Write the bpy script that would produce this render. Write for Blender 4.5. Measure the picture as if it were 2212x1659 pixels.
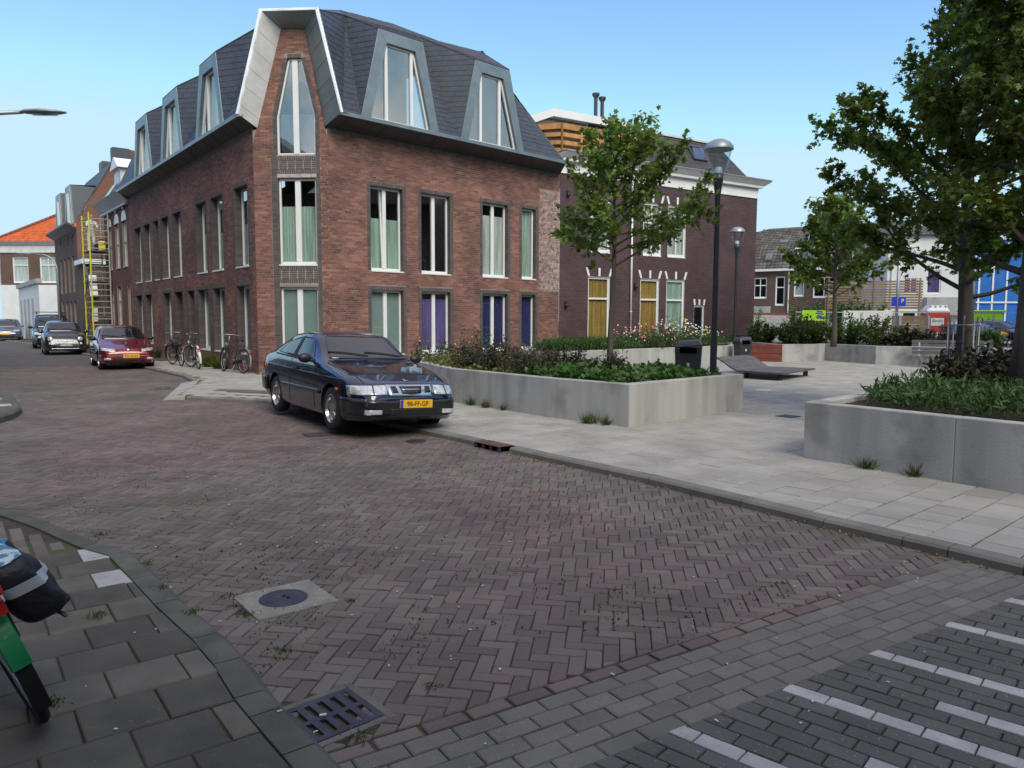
import bpy, math, random
import numpy as np
from mathutils import Vector, Matrix, noise
from mathutils.bvhtree import BVHTree
random.seed(7)
sc = bpy.context.scene
for o in list(bpy.data.objects): bpy.data.objects.remove(o)
COL = sc.collection
R = math.radians
# ---------------------------------------------------------------- camera
F = 3000/1.8517; HC = 1.63; PITCH = math.atan((829.5-688)/F); ROLL = R(.17)
cd = bpy.data.cameras.new('camera'); cam = bpy.data.objects.new('camera', cd); COL.objects.link(cam)
cd.sensor_fit = 'HORIZONTAL'; cd.sensor_width = 36; cd.lens = F/2212*36; cd.clip_start = .05; cd.clip_end = 2000
cam.matrix_world = Matrix.Translation((0, 0, HC)) @ Matrix.Rotation(math.pi/2-PITCH, 4, 'X') @ Matrix.Rotation(ROLL, 4, 'Z')
sc.camera = cam
sc.render.resolution_x = 1024; sc.render.resolution_y = 768
# ---------------------------------------------------------------- sky, sun, exposure
SUN_AZ = 156; SUN_EL = 42
w = bpy.data.worlds.new('World'); sc.world = w; w.use_nodes = True
nt = w.node_tree; nt.nodes.clear()
sky = nt.nodes.new('ShaderNodeTexSky'); sky.sky_type = 'NISHITA'; sky.sun_disc = False
sky.sun_elevation = R(SUN_EL); sky.sun_rotation = R(SUN_AZ)
sky.air_density = 1.0; sky.dust_density = 0.0; sky.ozone_density = 2.5; sky.altitude = 0
bg = nt.nodes.new('ShaderNodeBackground'); bg.inputs['Strength'].default_value = .15
ow = nt.nodes.new('ShaderNodeOutputWorld')
# white cumulus behind the camera, the ones mirrored in the dormer windows
tc = nt.nodes.new('ShaderNodeTexCoord'); sep = nt.nodes.new('ShaderNodeSeparateXYZ'); nz = nt.nodes.new('ShaderNodeTexNoise')
nz.inputs['Scale'].default_value = 3.2; nz.inputs['Detail'].default_value = 9; nz.inputs['Roughness'].default_value = .55
nt.links.new(tc.outputs['Generated'], sep.inputs[0]); nt.links.new(tc.outputs['Generated'], nz.inputs['Vector'])
cr = nt.nodes.new('ShaderNodeValToRGB'); cr.color_ramp.elements[0].position = .44; cr.color_ramp.elements[1].position = .56
nt.links.new(nz.outputs['Fac'], cr.inputs[0])
my = nt.nodes.new('ShaderNodeMapRange'); my.inputs[1].default_value = .05; my.inputs[2].default_value = -.35; nt.links.new(sep.outputs['Y'], my.inputs[0])
mz = nt.nodes.new('ShaderNodeMapRange'); mz.inputs[1].default_value = .46; mz.inputs[2].default_value = .30; nt.links.new(sep.outputs['Z'], mz.inputs[0])
m1 = nt.nodes.new('ShaderNodeMath'); m1.operation = 'MULTIPLY'; m2 = nt.nodes.new('ShaderNodeMath'); m2.operation = 'MULTIPLY'
nt.links.new(my.outputs[0], m1.inputs[0]); nt.links.new(mz.outputs[0], m1.inputs[1]); nt.links.new(m1.outputs[0], m2.inputs[0]); nt.links.new(cr.outputs[0], m2.inputs[1])
mx = nt.nodes.new('ShaderNodeMixRGB'); mx.inputs[2].default_value = (6.9, 6.4, 5.9, 1)
hs_ = nt.nodes.new('ShaderNodeHueSaturation'); hs_.inputs['Saturation'].default_value = 1.12; hs_.inputs['Value'].default_value = 1.1; nt.links.new(sky.outputs[0], hs_.inputs['Color'])
dk = nt.nodes.new('ShaderNodeMixRGB'); dk.blend_type = 'MULTIPLY'; dk.inputs[0].default_value = 1; dk.inputs[2].default_value = (.90, .86, 1.07, 1); nt.links.new(hs_.outputs[0], dk.inputs[1])
dm_ = nt.nodes.new('ShaderNodeMixRGB'); dm_.blend_type = 'DARKEN'; dm_.inputs[0].default_value = 1; dm_.inputs[2].default_value = (2.2, 3.15, 3.85, 1); nt.links.new(dk.outputs[0], dm_.inputs[1]); hs_ = dm_
ov = nt.nodes.new('ShaderNodeMapRange'); ov.inputs[1].default_value = .52; ov.inputs[2].default_value = .72; ov.inputs[4].default_value = .62; nt.links.new(sep.outputs['Z'], ov.inputs[0])   # thin cloud veil overhead, in front of the sun
ml = nt.nodes.new('ShaderNodeMixRGB'); ml.inputs[2].default_value = (3.9, 3.65, 3.35, 1); nt.links.new(ov.outputs[0], ml.inputs[0]); nt.links.new(hs_.outputs[0], ml.inputs[1])
nt.links.new(m2.outputs[0], mx.inputs[0]); nt.links.new(ml.outputs[0], mx.inputs[1])
nt.links.new(mx.outputs[0], bg.inputs[0]); nt.links.new(bg.outputs[0], ow.inputs[0])
sl = bpy.data.lights.new('sun', 'SUN'); sl.energy = 1.75; sl.angle = R(34); sl.color = (1, .90, .76)
so = bpy.data.objects.new('sun', sl); COL.objects.link(so)
so.rotation_euler = (R(90-SUN_EL), 0, R(180-SUN_AZ)); so.location = (20, -20, 30)
sc.view_settings.view_transform = 'Standard'; sc.view_settings.look = 'None'
sc.view_settings.exposure = .85; sc.view_settings.gamma = 1
sc.render.engine = 'CYCLES'
# ---------------------------------------------------------------- materials
def M(name, col, rough=.65, metal=0, var=0., scale=3., bump=0., bscale=60., isl=0., col2=None, mixs=.6, spec=.5, coat=0., streak=0, trans=0., stain=None, hue=0.):
    m = bpy.data.materials.new(name); m.use_nodes = True; n = m.node_tree.nodes; l = m.node_tree.links
    b = n['Principled BSDF']; b.inputs['Roughness'].default_value = rough; b.inputs['Metallic'].default_value = metal
    b.inputs['Specular IOR Level'].default_value = spec; b.inputs['Coat Weight'].default_value = coat; b.inputs['Coat Roughness'].default_value = .03
    g = n.new('ShaderNodeNewGeometry'); c = n.new('ShaderNodeRGB'); c.outputs[0].default_value = (*col, 1); out = c.outputs[0]
    def noise_(s, det=5, vec=None, dist=0):
        t = n.new('ShaderNodeTexNoise'); t.inputs['Scale'].default_value = s; t.inputs['Detail'].default_value = det
        l.new(vec or g.outputs['Position'], t.inputs['Vector']); return t.outputs['Fac']
    if isl:
        oi = n.new('ShaderNodeObjectInfo'); ad = n.new('ShaderNodeMath'); ad.operation = 'ADD'; fr = n.new('ShaderNodeMath'); fr.operation = 'FRACT'
        l.new(g.outputs['Random Per Island'], ad.inputs[0]); l.new(oi.outputs['Random'], ad.inputs[1]); l.new(ad.outputs[0], fr.inputs[0]); rnd = fr.outputs[0]
    if col2:
        mi = n.new('ShaderNodeMixRGB'); mi.inputs[2].default_value = (*col2, 1); l.new(out, mi.inputs[1])
        mr = n.new('ShaderNodeMapRange'); mr.inputs[1].default_value = .38; mr.inputs[2].default_value = .66; l.new(noise_(mixs), mr.inputs[0])
        if isl:
            a2 = n.new('ShaderNodeMath'); a2.operation = 'MULTIPLY_ADD'; l.new(rnd, a2.inputs[0]); a2.inputs[1].default_value = 7.31; a2.inputs[2].default_value = .13
            f2 = n.new('ShaderNodeMath'); f2.operation = 'FRACT'; l.new(a2.outputs[0], f2.inputs[0])
            a3 = n.new('ShaderNodeMath'); a3.operation = 'MULTIPLY_ADD'; a3.use_clamp = True; l.new(f2.outputs[0], a3.inputs[0]); a3.inputs[1].default_value = .8; 
            a4 = n.new('ShaderNodeMath'); a4.operation = 'SUBTRACT'; l.new(mr.outputs[0], a4.inputs[0]); a4.inputs[1].default_value = .4; l.new(a4.outputs[0], a3.inputs[2]); l.new(a3.outputs[0], mi.inputs[0])
        else: l.new(mr.outputs[0], mi.inputs[0])
        out = mi.outputs[0]
    if isl or var:
        h = n.new('ShaderNodeHueSaturation'); l.new(out, h.inputs['Color']); v = None
        if isl:
            mr = n.new('ShaderNodeMapRange'); mr.inputs[3].default_value = 1-isl; mr.inputs[4].default_value = 1+isl; l.new(rnd, mr.inputs[0]); v = mr.outputs[0]
            if hue:
                mh = n.new('ShaderNodeMapRange'); mh.inputs[3].default_value = .5-hue; mh.inputs[4].default_value = .5+hue; l.new(rnd, mh.inputs[0]); l.new(mh.outputs[0], h.inputs['Hue'])
        if var:
            mr = n.new('ShaderNodeMapRange'); mr.inputs[1].default_value = .3; mr.inputs[2].default_value = .7
            mr.inputs[3].default_value = 1-var; mr.inputs[4].default_value = 1+var
            vec = None
            if streak:
                vm = n.new('ShaderNodeVectorMath'); vm.operation = 'MULTIPLY'; vm.inputs[1].default_value = (1, 1, .08); l.new(g.outputs['Position'], vm.inputs[0]); vec = vm.outputs[0]
            l.new(noise_(scale, 6, vec), mr.inputs[0])
            if v: 
                mu = n.new('ShaderNodeMath'); mu.operation = 'MULTIPLY'; l.new(v, mu.inputs[0]); l.new(mr.outputs[0], mu.inputs[1]); v = mu.outputs[0]
            else: v = mr.outputs[0]
        l.new(v, h.inputs['Value']); out = h.outputs[0]
    if stain:
        scol, ss, lo, hi = stain
        mi = n.new('ShaderNodeMixRGB'); mi.inputs[2].default_value = (*scol, 1); l.new(out, mi.inputs[1])
        mr = n.new('ShaderNodeMapRange'); mr.inputs[1].default_value = lo; mr.inputs[2].default_value = hi; l.new(noise_(ss, 8), mr.inputs[0]); l.new(mr.outputs[0], mi.inputs[0]); out = mi.outputs[0]
    l.new(out, b.inputs['Base Color'])
    if bump:
        bp = n.new('ShaderNodeBump'); bp.inputs['Strength'].default_value = bump; bp.inputs['Distance'].default_value = .01
        l.new(noise_(bscale, 4), bp.inputs['Height']); l.new(bp.outputs[0], b.inputs['Normal'])
    if trans:
        tr = n.new('ShaderNodeBsdfTranslucent'); l.new(out, tr.inputs[0]); ms = n.new('ShaderNodeMixShader'); ms.inputs[0].default_value = trans
        l.new(b.outputs[0], ms.inputs[1]); l.new(tr.outputs[0], ms.inputs[2]); l.new(ms.outputs[0], n['Material Output'].inputs[0])
    return m
def glass(name, tint=(.93, .96, .95), refl=.04, clear=True, base=(.01, .012, .015)):
    m = bpy.data.materials.new(name); m.use_nodes = True; n = m.node_tree.nodes; l = m.node_tree.links; n.clear()
    o = n.new('ShaderNodeOutputMaterial'); mx = n.new('ShaderNodeMixShader'); gl = n.new('ShaderNodeBsdfGlossy'); gl.inputs['Roughness'].default_value = .015
    f = n.new('ShaderNodeLayerWeight'); f.inputs[0].default_value = .5
    pw = n.new('ShaderNodeMath'); pw.operation = 'POWER'; pw.inputs[1].default_value = 4; l.new(f.outputs['Facing'], pw.inputs[0])
    ma = n.new('ShaderNodeMath'); ma.operation = 'MULTIPLY_ADD'; ma.use_clamp = True; ma.inputs[1].default_value = .8; ma.inputs[2].default_value = refl+.03; l.new(pw.outputs[0], ma.inputs[0])
    t = n.new('ShaderNodeBsdfTransparent' if clear else 'ShaderNodeBsdfDiffuse'); t.inputs[0].default_value = (*(tint if clear else base), 1)
    bp = n.new('ShaderNodeBump'); bp.inputs['Strength'].default_value = .04; bp.inputs['Distance'].default_value = .02; nz = n.new('ShaderNodeTexNoise'); nz.inputs['Scale'].default_value = 1.6
    g = n.new('ShaderNodeNewGeometry'); l.new(g.outputs['Position'], nz.inputs[0]); l.new(nz.outputs[0], bp.inputs['Height']); l.new(bp.outputs[0], gl.inputs['Normal'])
    l.new(ma.outputs[0], mx.inputs[0]); l.new(t.outputs[0], mx.inputs[1]); l.new(gl.outputs[0], mx.inputs[2]); l.new(mx.outputs[0], o.inputs[0]); return m
def brickmat(name, az, c1, c2, mortar, bw=.22, rh=.0625):
    m = M(name, c1, rough=.85); n = m.node_tree.nodes; l = m.node_tree.links; g = n.new('ShaderNodeNewGeometry')
    vd = n.new('ShaderNodeVectorMath'); vd.operation = 'DOT_PRODUCT'; vd.inputs[1].default_value = (math.sin(R(az)), math.cos(R(az)), 0); l.new(g.outputs['Position'], vd.inputs[0])
    sp = n.new('ShaderNodeSeparateXYZ'); l.new(g.outputs['Position'], sp.inputs[0]); cb = n.new('ShaderNodeCombineXYZ'); l.new(vd.outputs['Value'], cb.inputs[0]); l.new(sp.outputs[2], cb.inputs[1])
    bt = n.new('ShaderNodeTexBrick'); bt.inputs['Scale'].default_value = 1; bt.inputs['Brick Width'].default_value = bw; bt.inputs['Row Height'].default_value = rh; bt.inputs['Mortar Size'].default_value = .007
    bt.inputs['Color1'].default_value = (*c1, 1); bt.inputs['Color2'].default_value = (*c2, 1); bt.inputs['Mortar'].default_value = (*mortar, 1); bt.inputs['Bias'].default_value = 0; l.new(cb.outputs[0], bt.inputs['Vector'])
    nz = n.new('ShaderNodeTexNoise'); nz.inputs['Scale'].default_value = .7; nz.inputs['Detail'].default_value = 7; l.new(g.outputs['Position'], nz.inputs[0])
    mr = n.new('ShaderNodeMapRange'); mr.inputs[1].default_value = .3; mr.inputs[2].default_value = .7; mr.inputs[3].default_value = .78; mr.inputs[4].default_value = 1.2; l.new(nz.outputs[0], mr.inputs[0])
    h = n.new('ShaderNodeHueSaturation'); l.new(bt.outputs[0], h.inputs['Color']); l.new(mr.outputs[0], h.inputs['Value']); l.new(h.outputs[0], n['Principled BSDF'].inputs['Base Color'])
    bp = n.new('ShaderNodeBump'); bp.inputs['Distance'].default_value = .008; bp.invert = True; bp.inputs['Strength'].default_value = .6; l.new(bt.outputs['Fac'], bp.inputs['Height']); l.new(bp.outputs[0], n['Principled BSDF'].inputs['Normal']); return m
mt = {}
mt['road'] = M('road_brick', (.126, .111, .100), .8, var=.22, scale=.9, bump=.6, bscale=70, isl=.2, col2=(.138, .099, .097), mixs=.28, hue=.02, stain=((.085, .085, .06), .55, .56, .72))
mt['joint'] = M('joint_soil', (.052, .046, .038), .95, var=.4, scale=20, bump=.6, bscale=200, stain=((.075, .085, .022), 1.3, .46, .6))
mt['farroad'] = brickmat('far_road_brick', 50, (.13, .11, .108), (.12, .098, .1), (.09, .08, .078), .2, .09)
mt['tileL'] = M('old_paving_tile', (.094, .089, .074), .85, var=.25, scale=4, bump=.6, bscale=160, isl=.33, stain=((.17, .17, .155), 55, .68, .74))
mt['tileR'] = M('concrete_tile', (.325, .315, .288), .85, var=.16, scale=1.6, bump=.4, bscale=160, isl=.09, hue=.01, stain=((.22, .20, .17), 2.6, .66, .88))
mt['white'] = M('white_paver', (.40, .40, .40), .8, var=.15, scale=9, bump=.5, bscale=200, isl=.08, stain=((.25, .25, .25), 90, .6, .7))
mt['grey'] = M('grey_paver', (.158, .152, .136), .85, var=.12, scale=3, bump=.7, bscale=170, isl=.14, stain=((.33, .33, .32), 75, .66, .72))
mt['dark'] = M('dark_paver', (.104, .102, .098), .8, var=.14, scale=3, bump=.7, bscale=170, isl=.14, stain=((.30, .30, .31), 70, .655, .71))
mt['kerb'] = M('kerb_concrete', (.17, .165, .15), .85, var=.22, scale=3, bump=.5, bscale=120, isl=.1, stain=((.07, .075, .05), 1.5, .55, .7))
mt['kerbL'] = M('mossy_kerb', (.085, .092, .075), .85, var=.25, scale=5, bump=.5, bscale=120, isl=.12, stain=((.17, .17, .15), 30, .66, .74))
mt['conc'] = M('planter_concrete', (.375, .38, .362), .75, var=.2, scale=3.4, bump=.35, bscale=40, streak=1, isl=.05, stain=((.21, .205, .18), 1.6, .52, .70))
mt['brick'] = M('facade_brick', (.258, .119, .092), .85, var=.2, scale=.8, bump=.4, bscale=90, isl=.26, col2=(.14, .07, .058), mixs=1.2, hue=.012)
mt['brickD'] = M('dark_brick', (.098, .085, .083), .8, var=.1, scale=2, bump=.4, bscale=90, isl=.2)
mt['mortar'] = M('mortar', (.27, .215, .18), .95, var=.2, scale=2)
mt['mortarL'] = M('white_mortar', (.40, .36, .33), .95, var=.3, scale=9)
mt['brickW'] = M('whitewashed_brick', (.36, .27, .25), .9, var=.25, scale=8, isl=.25, stain=((.2, .1, .085), 9, .5, .62))
mt['slate'] = M('roof_slate', (.044, .054, .071), .5, var=.12, scale=3, isl=.09, spec=.5)
mt['slateU'] = M('upper_roof_slate', (.066, .068, .092), .6, var=.1, scale=2, isl=.1)
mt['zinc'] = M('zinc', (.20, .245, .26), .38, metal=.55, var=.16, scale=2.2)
mt['zincB'] = M('sky_lit_zinc', (.86, .88, .88), .34, metal=.4, var=.12, scale=2.5, isl=.06)  # lighter base puts the sky shine of the left soffit into the colour
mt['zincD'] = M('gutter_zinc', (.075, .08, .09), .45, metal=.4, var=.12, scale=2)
mt['wpaint'] = M('white_paint', (.72, .74, .74), .4, var=.04, scale=2)
mt['wpaintD'] = M('weathered_white_paint', (.55, .56, .55), .6, var=.12, scale=3)
mt['purple'] = M('aubergine_paint', (.085, .050, .055), .6, var=.22, scale=1.4, isl=.13, bump=.2, bscale=90)
mt['purpleM'] = M('aubergine_mortar', (.05, .03, .034), .8)
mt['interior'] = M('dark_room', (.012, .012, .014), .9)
mt['curtG'] = M('mint_curtain', (.50, .64, .55), .8, var=.32, scale=9, streak=1, trans=.3)
mt['blind'] = M('grey_green_blind', (.33, .42, .41), .7, var=.05, scale=2)
mt['curtP'] = M('violet_curtain', (.15, .10, .30), .8, var=.32, scale=9, streak=1)
mt['curtB'] = M('navy_curtain', (.028, .024, .14), .8, var=.32, scale=9, streak=1)
mt['curtY'] = M('mustard_curtain', (.36, .22, .05), .8, var=.32, scale=9, streak=1)
mt['curtW'] = M('white_curtain', (.62, .64, .62), .8, var=.32, scale=9, streak=1, trans=.2)
mt['glass'] = glass('window_glass', refl=.035)
mt['glassR'] = glass('sky_mirroring_glass', refl=.22, tint=(.7, .75, .8))
mt['glassC'] = glass('car_glass', refl=.09, clear=False)
mt['black'] = M('black_plastic', (.012, .012, .014), .45)
mt['rubber'] = M('tyre_rubber', (.016, .016, .017), .8, bump=.3, bscale=80)
mt['chrome'] = M('chrome', (.6, .62, .65), .15, metal=1)
mt['alloy'] = M('alloy', (.42, .43, .45), .28, metal=.9, var=.1, scale=20)
mt['steel'] = M('galvanised_steel', (.33, .36, .38), .45, metal=.6, var=.1, scale=8)
mt['anthr'] = M('anthracite_paint', (.022, .026, .034), .4, var=.1, scale=4, coat=.2)
mt['iron'] = M('cast_iron', (.062, .058, .085), .55, metal=.5, var=.3, scale=9, bump=.6, bscale=120)
mt['hole'] = M('drain_darkness', (.002, .002, .002), 1, spec=0)
mt['wood'] = M('weathered_wood', (.105, .10, .105), .75, var=.25, scale=6, bump=.4, bscale=60, isl=.1)
mt['woodO'] = M('larch_wood', (.42, .215, .07), .7, var=.25, scale=5, isl=.12)
mt['woodB'] = M('brown_fence_wood', (.22, .155, .10), .8, var=.2, scale=4, isl=.15)
mt['corten'] = M('corten_steel', (.17, .045, .028), .7, var=.3, scale=5, bump=.3, bscale=60)
mt['soil'] = M('planting_soil', (.04, .03, .02), 1, var=.4, scale=10, bump=1, bscale=30)
mt['bark'] = M('bark', (.085, .07, .058), .9, var=.35, scale=9, bump=.9, bscale=50, streak=1)
mt['leaf'] = M('maple_leaf', (.135, .22, .036), .5, var=.25, scale=.9, isl=.42, hue=.03, trans=.45, col2=(.15, .19, .025), mixs=.8)
mt['leafD'] = M('dark_maple_leaf', (.135, .205, .036), .5, var=.3, scale=.8, isl=.42, hue=.03, trans=.42, col2=(.13, .16, .022), mixs=.9)
mt['ivy'] = M('ground_cover_leaf', (.055, .125, .02), .5, var=.25, scale=4, isl=.35, hue=.02, trans=.3)
mt['grassy'] = M('herb_leaf', (.060, .120, .028), .6, var=.25, scale=4, isl=.35, hue=.02, trans=.3)
mt['maroon'] = M('wine_dark_leaf', (.042, .028, .020), .6, var=.3, scale=4, isl=.4, trans=.15, col2=(.04, .06, .02), mixs=2)
mt['olive'] = M('olive_leaf', (.125, .125, .022), .6, var=.25, scale=2, isl=.35, trans=.3, col2=(.05, .11, .022), mixs=.5)
mt['weed'] = M('weed_leaf', (.075, .105, .018), .7, isl=.35, trans=.25)
mt['flowR'] = M('red_petal', (.55, .05, .04), .6); mt['flowP'] = M('pink_petal', (.6, .22, .25), .6); mt['flowY'] = M('yellow_petal', (.7, .6, .06), .6)
mt['flowW'] = M('white_petal', (.75, .75, .72), .6); mt['flowB'] = M('violet_petal', (.2, .16, .5), .6)
mt['orange'] = M('orange_roof_tile', (.50, .105, .022), .8, var=.18, scale=3, isl=.16)
mt['ridge'] = M('ridge_tile', (.20, .055, .055), .8, isl=.15)
mt['oldtile'] = M('weathered_roof_tile', (.095, .088, .078), .9, var=.3, scale=1.6, isl=.3)
mt['render'] = M('white_render', (.62, .64, .64), .8, var=.06, scale=1.5)
mt['rendG'] = M('grey_render', (.33, .34, .34), .85, var=.2, scale=2.5)
mt['blue'] = M('blue_wrap', (.008, .13, .48), .5, var=.12, scale=1.4)
mt['plateY'] = M('yellow_plate', (.78, .42, .015), .45); mt['plateB'] = M('euro_blue', (.02, .06, .45), .45); mt['ink'] = M('plate_ink', (.01, .01, .01), .5)
mt['plateW'] = M('white_plate', (.55, .57, .6), .45)
mt['lampglass'] = glass('lamp_glass', tint=(.82, .9, .92), refl=.1)
mt['head'] = M('headlamp_lens', (.55, .57, .6), .12, metal=.35, var=.35, scale=14, coat=1)
mt['red'] = M('red_plastic', (.5, .02, .015), .35); mt['amber'] = M('amber_lens', (.7, .2, .02), .3)
mt['toiletR'] = M('toilet_red', (.48, .045, .022), .5, var=.06, scale=2); mt['lime'] = M('lime_green', (.30, .62, .02), .5, var=.06, scale=1.5)
mt['scafY'] = M('scaffold_yellow', (.55, .62, .04), .5); mt['alu'] = M('scaffold_alu', (.5, .5, .44), .4, metal=.4)
mt['brace'] = M('lilac_brace', (.16, .15, .4), .5)
# ---------------------------------------------------------------- mesh helpers
class MB:
    def __init__(s): s.v = []; s.f = []; s.m = []
    def add(s, vs, fs, mi=0):
        k = len(s.v); s.v += [tuple(p) for p in vs]; s.f += [tuple(k+i for i in f) for f in fs]; s.m += [mi]*len(fs)
    def hexa(s, p, mi=0): s.add(p, [(3, 2, 1, 0), (4, 5, 6, 7), (0, 1, 5, 4), (1, 2, 6, 5), (2, 3, 7, 6), (3, 0, 4, 7)], mi)
    def box(s, c, d, rz=0, mi=0, rx=0, ry=0):
        m = Matrix.Rotation(rz, 3, 'Z') @ Matrix.Rotation(ry, 3, 'Y') @ Matrix.Rotation(rx, 3, 'X'); c = Vector(c); a, b, e = d[0]/2, d[1]/2, d[2]/2
        s.hexa([c+m@Vector(q) for q in ((-a, -b, -e), (a, -b, -e), (a, b, -e), (-a, b, -e), (-a, -b, e), (a, -b, e), (a, b, e), (-a, b, e))], mi)
    def fbox(s, fr, s0, s1, e0, e1, z0, z1, mi=0):
        P = fr.P; s.hexa([P(s0, e1, z0), P(s1, e1, z0), P(s1, e0, z0), P(s0, e0, z0), P(s0, e1, z1), P(s1, e1, z1), P(s1, e0, z1), P(s0, e0, z1)], mi)
    def quad(s, a, b, c, d, mi=0): s.add([a, b, c, d], [(0, 1, 2, 3)], mi)
    def poly(s, ps, mi=0): s.add(ps, [tuple(range(len(ps)))], mi)
    def slab(s, ps, off, mi=0):   # planar polygon extruded by vector
        n = len(ps); off = Vector(off); s.add(list(ps)+[Vector(p)+off for p in ps], [tuple(range(n))[::-1], tuple(range(n, 2*n))]+[(i, (i+1) % n, n+(i+1) % n, n+i) for i in range(n)], mi)
    def tube(s, pts, r, n=8, mi=0, cap=True):
        pts = [Vector(p) for p in pts]; rs = r if isinstance(r, (list, tuple)) else [r]*len(pts); rings = []; up = None
        for i, p in enumerate(pts):
            t = (pts[min(i+1, len(pts)-1)]-pts[max(i-1, 0)]).normalized()
            if up is None: up = t.orthogonal().normalized()
            up = (up-t*up.dot(t)); up = up.normalized() if up.length > 1e-6 else t.orthogonal().normalized(); b = t.cross(up)
            rings.append([p+(up*math.cos(2*math.pi*k/n)+b*math.sin(2*math.pi*k/n))*rs[i] for k in range(n)])
        fs = [(i*n+k, i*n+(k+1) % n, (i+1)*n+(k+1) % n, (i+1)*n+k) for i in range(len(pts)-1) for k in range(n)]
        if cap: fs += [tuple(range(n))[::-1], tuple((len(pts)-1)*n+k for k in range(n))]
        s.add([q for g in rings for q in g], fs, mi)
    def lathe(s, prof, n=24, c=(0, 0, 0), axis='z', mi=0):
        c = Vector(c); vs = []
        for r, z in prof:
            for k in range(n):
                a = 2*math.pi*k/n; x, y = r*math.cos(a), r*math.sin(a)
                vs.append(c+(Vector((x, y, z)) if axis == 'z' else Vector((x, z, y))))
        m = len(prof); s.add(vs, [(i*n+k, i*n+(k+1) % n, (i+1)*n+(k+1) % n, (i+1)*n+k) for i in range(m-1) for k in range(n)], mi)
    def build(s, name, mat, parent=None, smooth=False, bevel=0, kind=None, loc=None, label=None):
        me = bpy.data.meshes.new(name); me.from_pydata(s.v, [], s.f); ms = mat if isinstance(mat, (list, tuple)) else [mat]
        for q in ms: me.materials.append(mt[q] if isinstance(q, str) else q)
        if len(ms) > 1: me.polygons.foreach_set('material_index', s.m)
        if smooth: me.polygons.foreach_set('use_smooth', [True]*len(s.f))
        o = bpy.data.objects.new(name, me); COL.objects.link(o)
        if parent is not None:
            o.parent = parent
            if parent.get('world_parts'): o.matrix_parent_inverse = parent.matrix_basis.inverted()
        if bevel:
            b = o.modifiers.new('bevel', 'BEVEL'); b.width = bevel; b.segments = 2; b.limit_method = 'ANGLE'; b.angle_limit = R(35)
        if kind: o['kind'] = kind
        if label: o['label'] = label
        return o
def thing(name, label, cat, loc=(0, 0, 0), rz=0, group=None, world=False, rx=0):
    o = bpy.data.objects.new(name, None); COL.objects.link(o); o.empty_display_size = .2
    o.matrix_basis = Matrix.Translation(loc) @ Matrix.Rotation(rz, 4, 'Z') @ Matrix.Rotation(rx, 4, 'X')
    o['label'] = label; o['category'] = cat
    if group: o['group'] = group
    if world: o['world_parts'] = 1
    return o
def tag(o, label, cat, group=None):
    o['label'] = label; o['category'] = cat
    if group: o['group'] = group
    return o
def copy_tree(o, parent=None):
    c = o.copy(); COL.objects.link(c)
    if parent is not None: c.parent = parent
    for ch in list(o.children): copy_tree(ch, c)
    return c
def dirv(a): return Vector((math.sin(R(a)), math.cos(R(a)), 0))
class Fr:   # facade frame: s along, e outwards, z up
    def __init__(s, O, az, side): s.O = Vector((O[0], O[1], 0)); s.az = az; s.d = dirv(az); s.n = dirv(az+90*side)
    def P(s, a, e, z): return s.O+s.d*a+s.n*e+Vector((0, 0, z))
def text_mesh(txt, size, mat, parent, mw, name='lettering', sx=1., ext=.0015):
    cu = bpy.data.curves.new('t', 'FONT'); cu.body = txt; cu.size = size; cu.extrude = ext; cu.align_x = 'CENTER'; cu.align_y = 'CENTER'
    to = bpy.data.objects.new('t', cu); COL.objects.link(to); dg = bpy.context.evaluated_depsgraph_get()
    me = bpy.data.meshes.new_from_object(to.evaluated_get(dg)); bpy.data.objects.remove(to)
    me.transform(mw @ Matrix.Diagonal((sx, 1, 1, 1))); me.materials.clear(); me.materials.append(mt[mat])
    o = bpy.data.objects.new(name, me); COL.objects.link(o); o.parent = parent
    if parent.get('world_parts'): o.matrix_parent_inverse = parent.matrix_basis.inverted()
    return o
def clip(poly, p, n):   # keep the side n points to
    out = []; N = len(poly)
    for i in range(N):
        a = poly[i]; b = poly[(i+1) % N]; da = (a[0]-p[0])*n[0]+(a[1]-p[1])*n[1]; db = (b[0]-p[0])*n[0]+(b[1]-p[1])*n[1]
        if da >= 0: out.append(a)
        if (da >= 0) != (db >= 0): t = da/(da-db); out.append((a[0]+(b[0]-a[0])*t, a[1]+(b[1]-a[1])*t))
    return out
def area(p): return .5*abs(sum(p[i][0]*p[(i+1) % len(p)][1]-p[(i+1) % len(p)][0]*p[i][1] for i in range(len(p))))
def inpoly(x, y, P):
    c = False; j = len(P)-1
    for i in range(len(P)):
        if (P[i][1] > y) != (P[j][1] > y) and x < (P[j][0]-P[i][0])*(y-P[i][1])/(P[j][1]-P[i][1])+P[i][0]: c = not c
        j = i
    return c
def inview(x, y, m=.9): return y > 1.9 and abs(x) < y*.70+m
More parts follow.
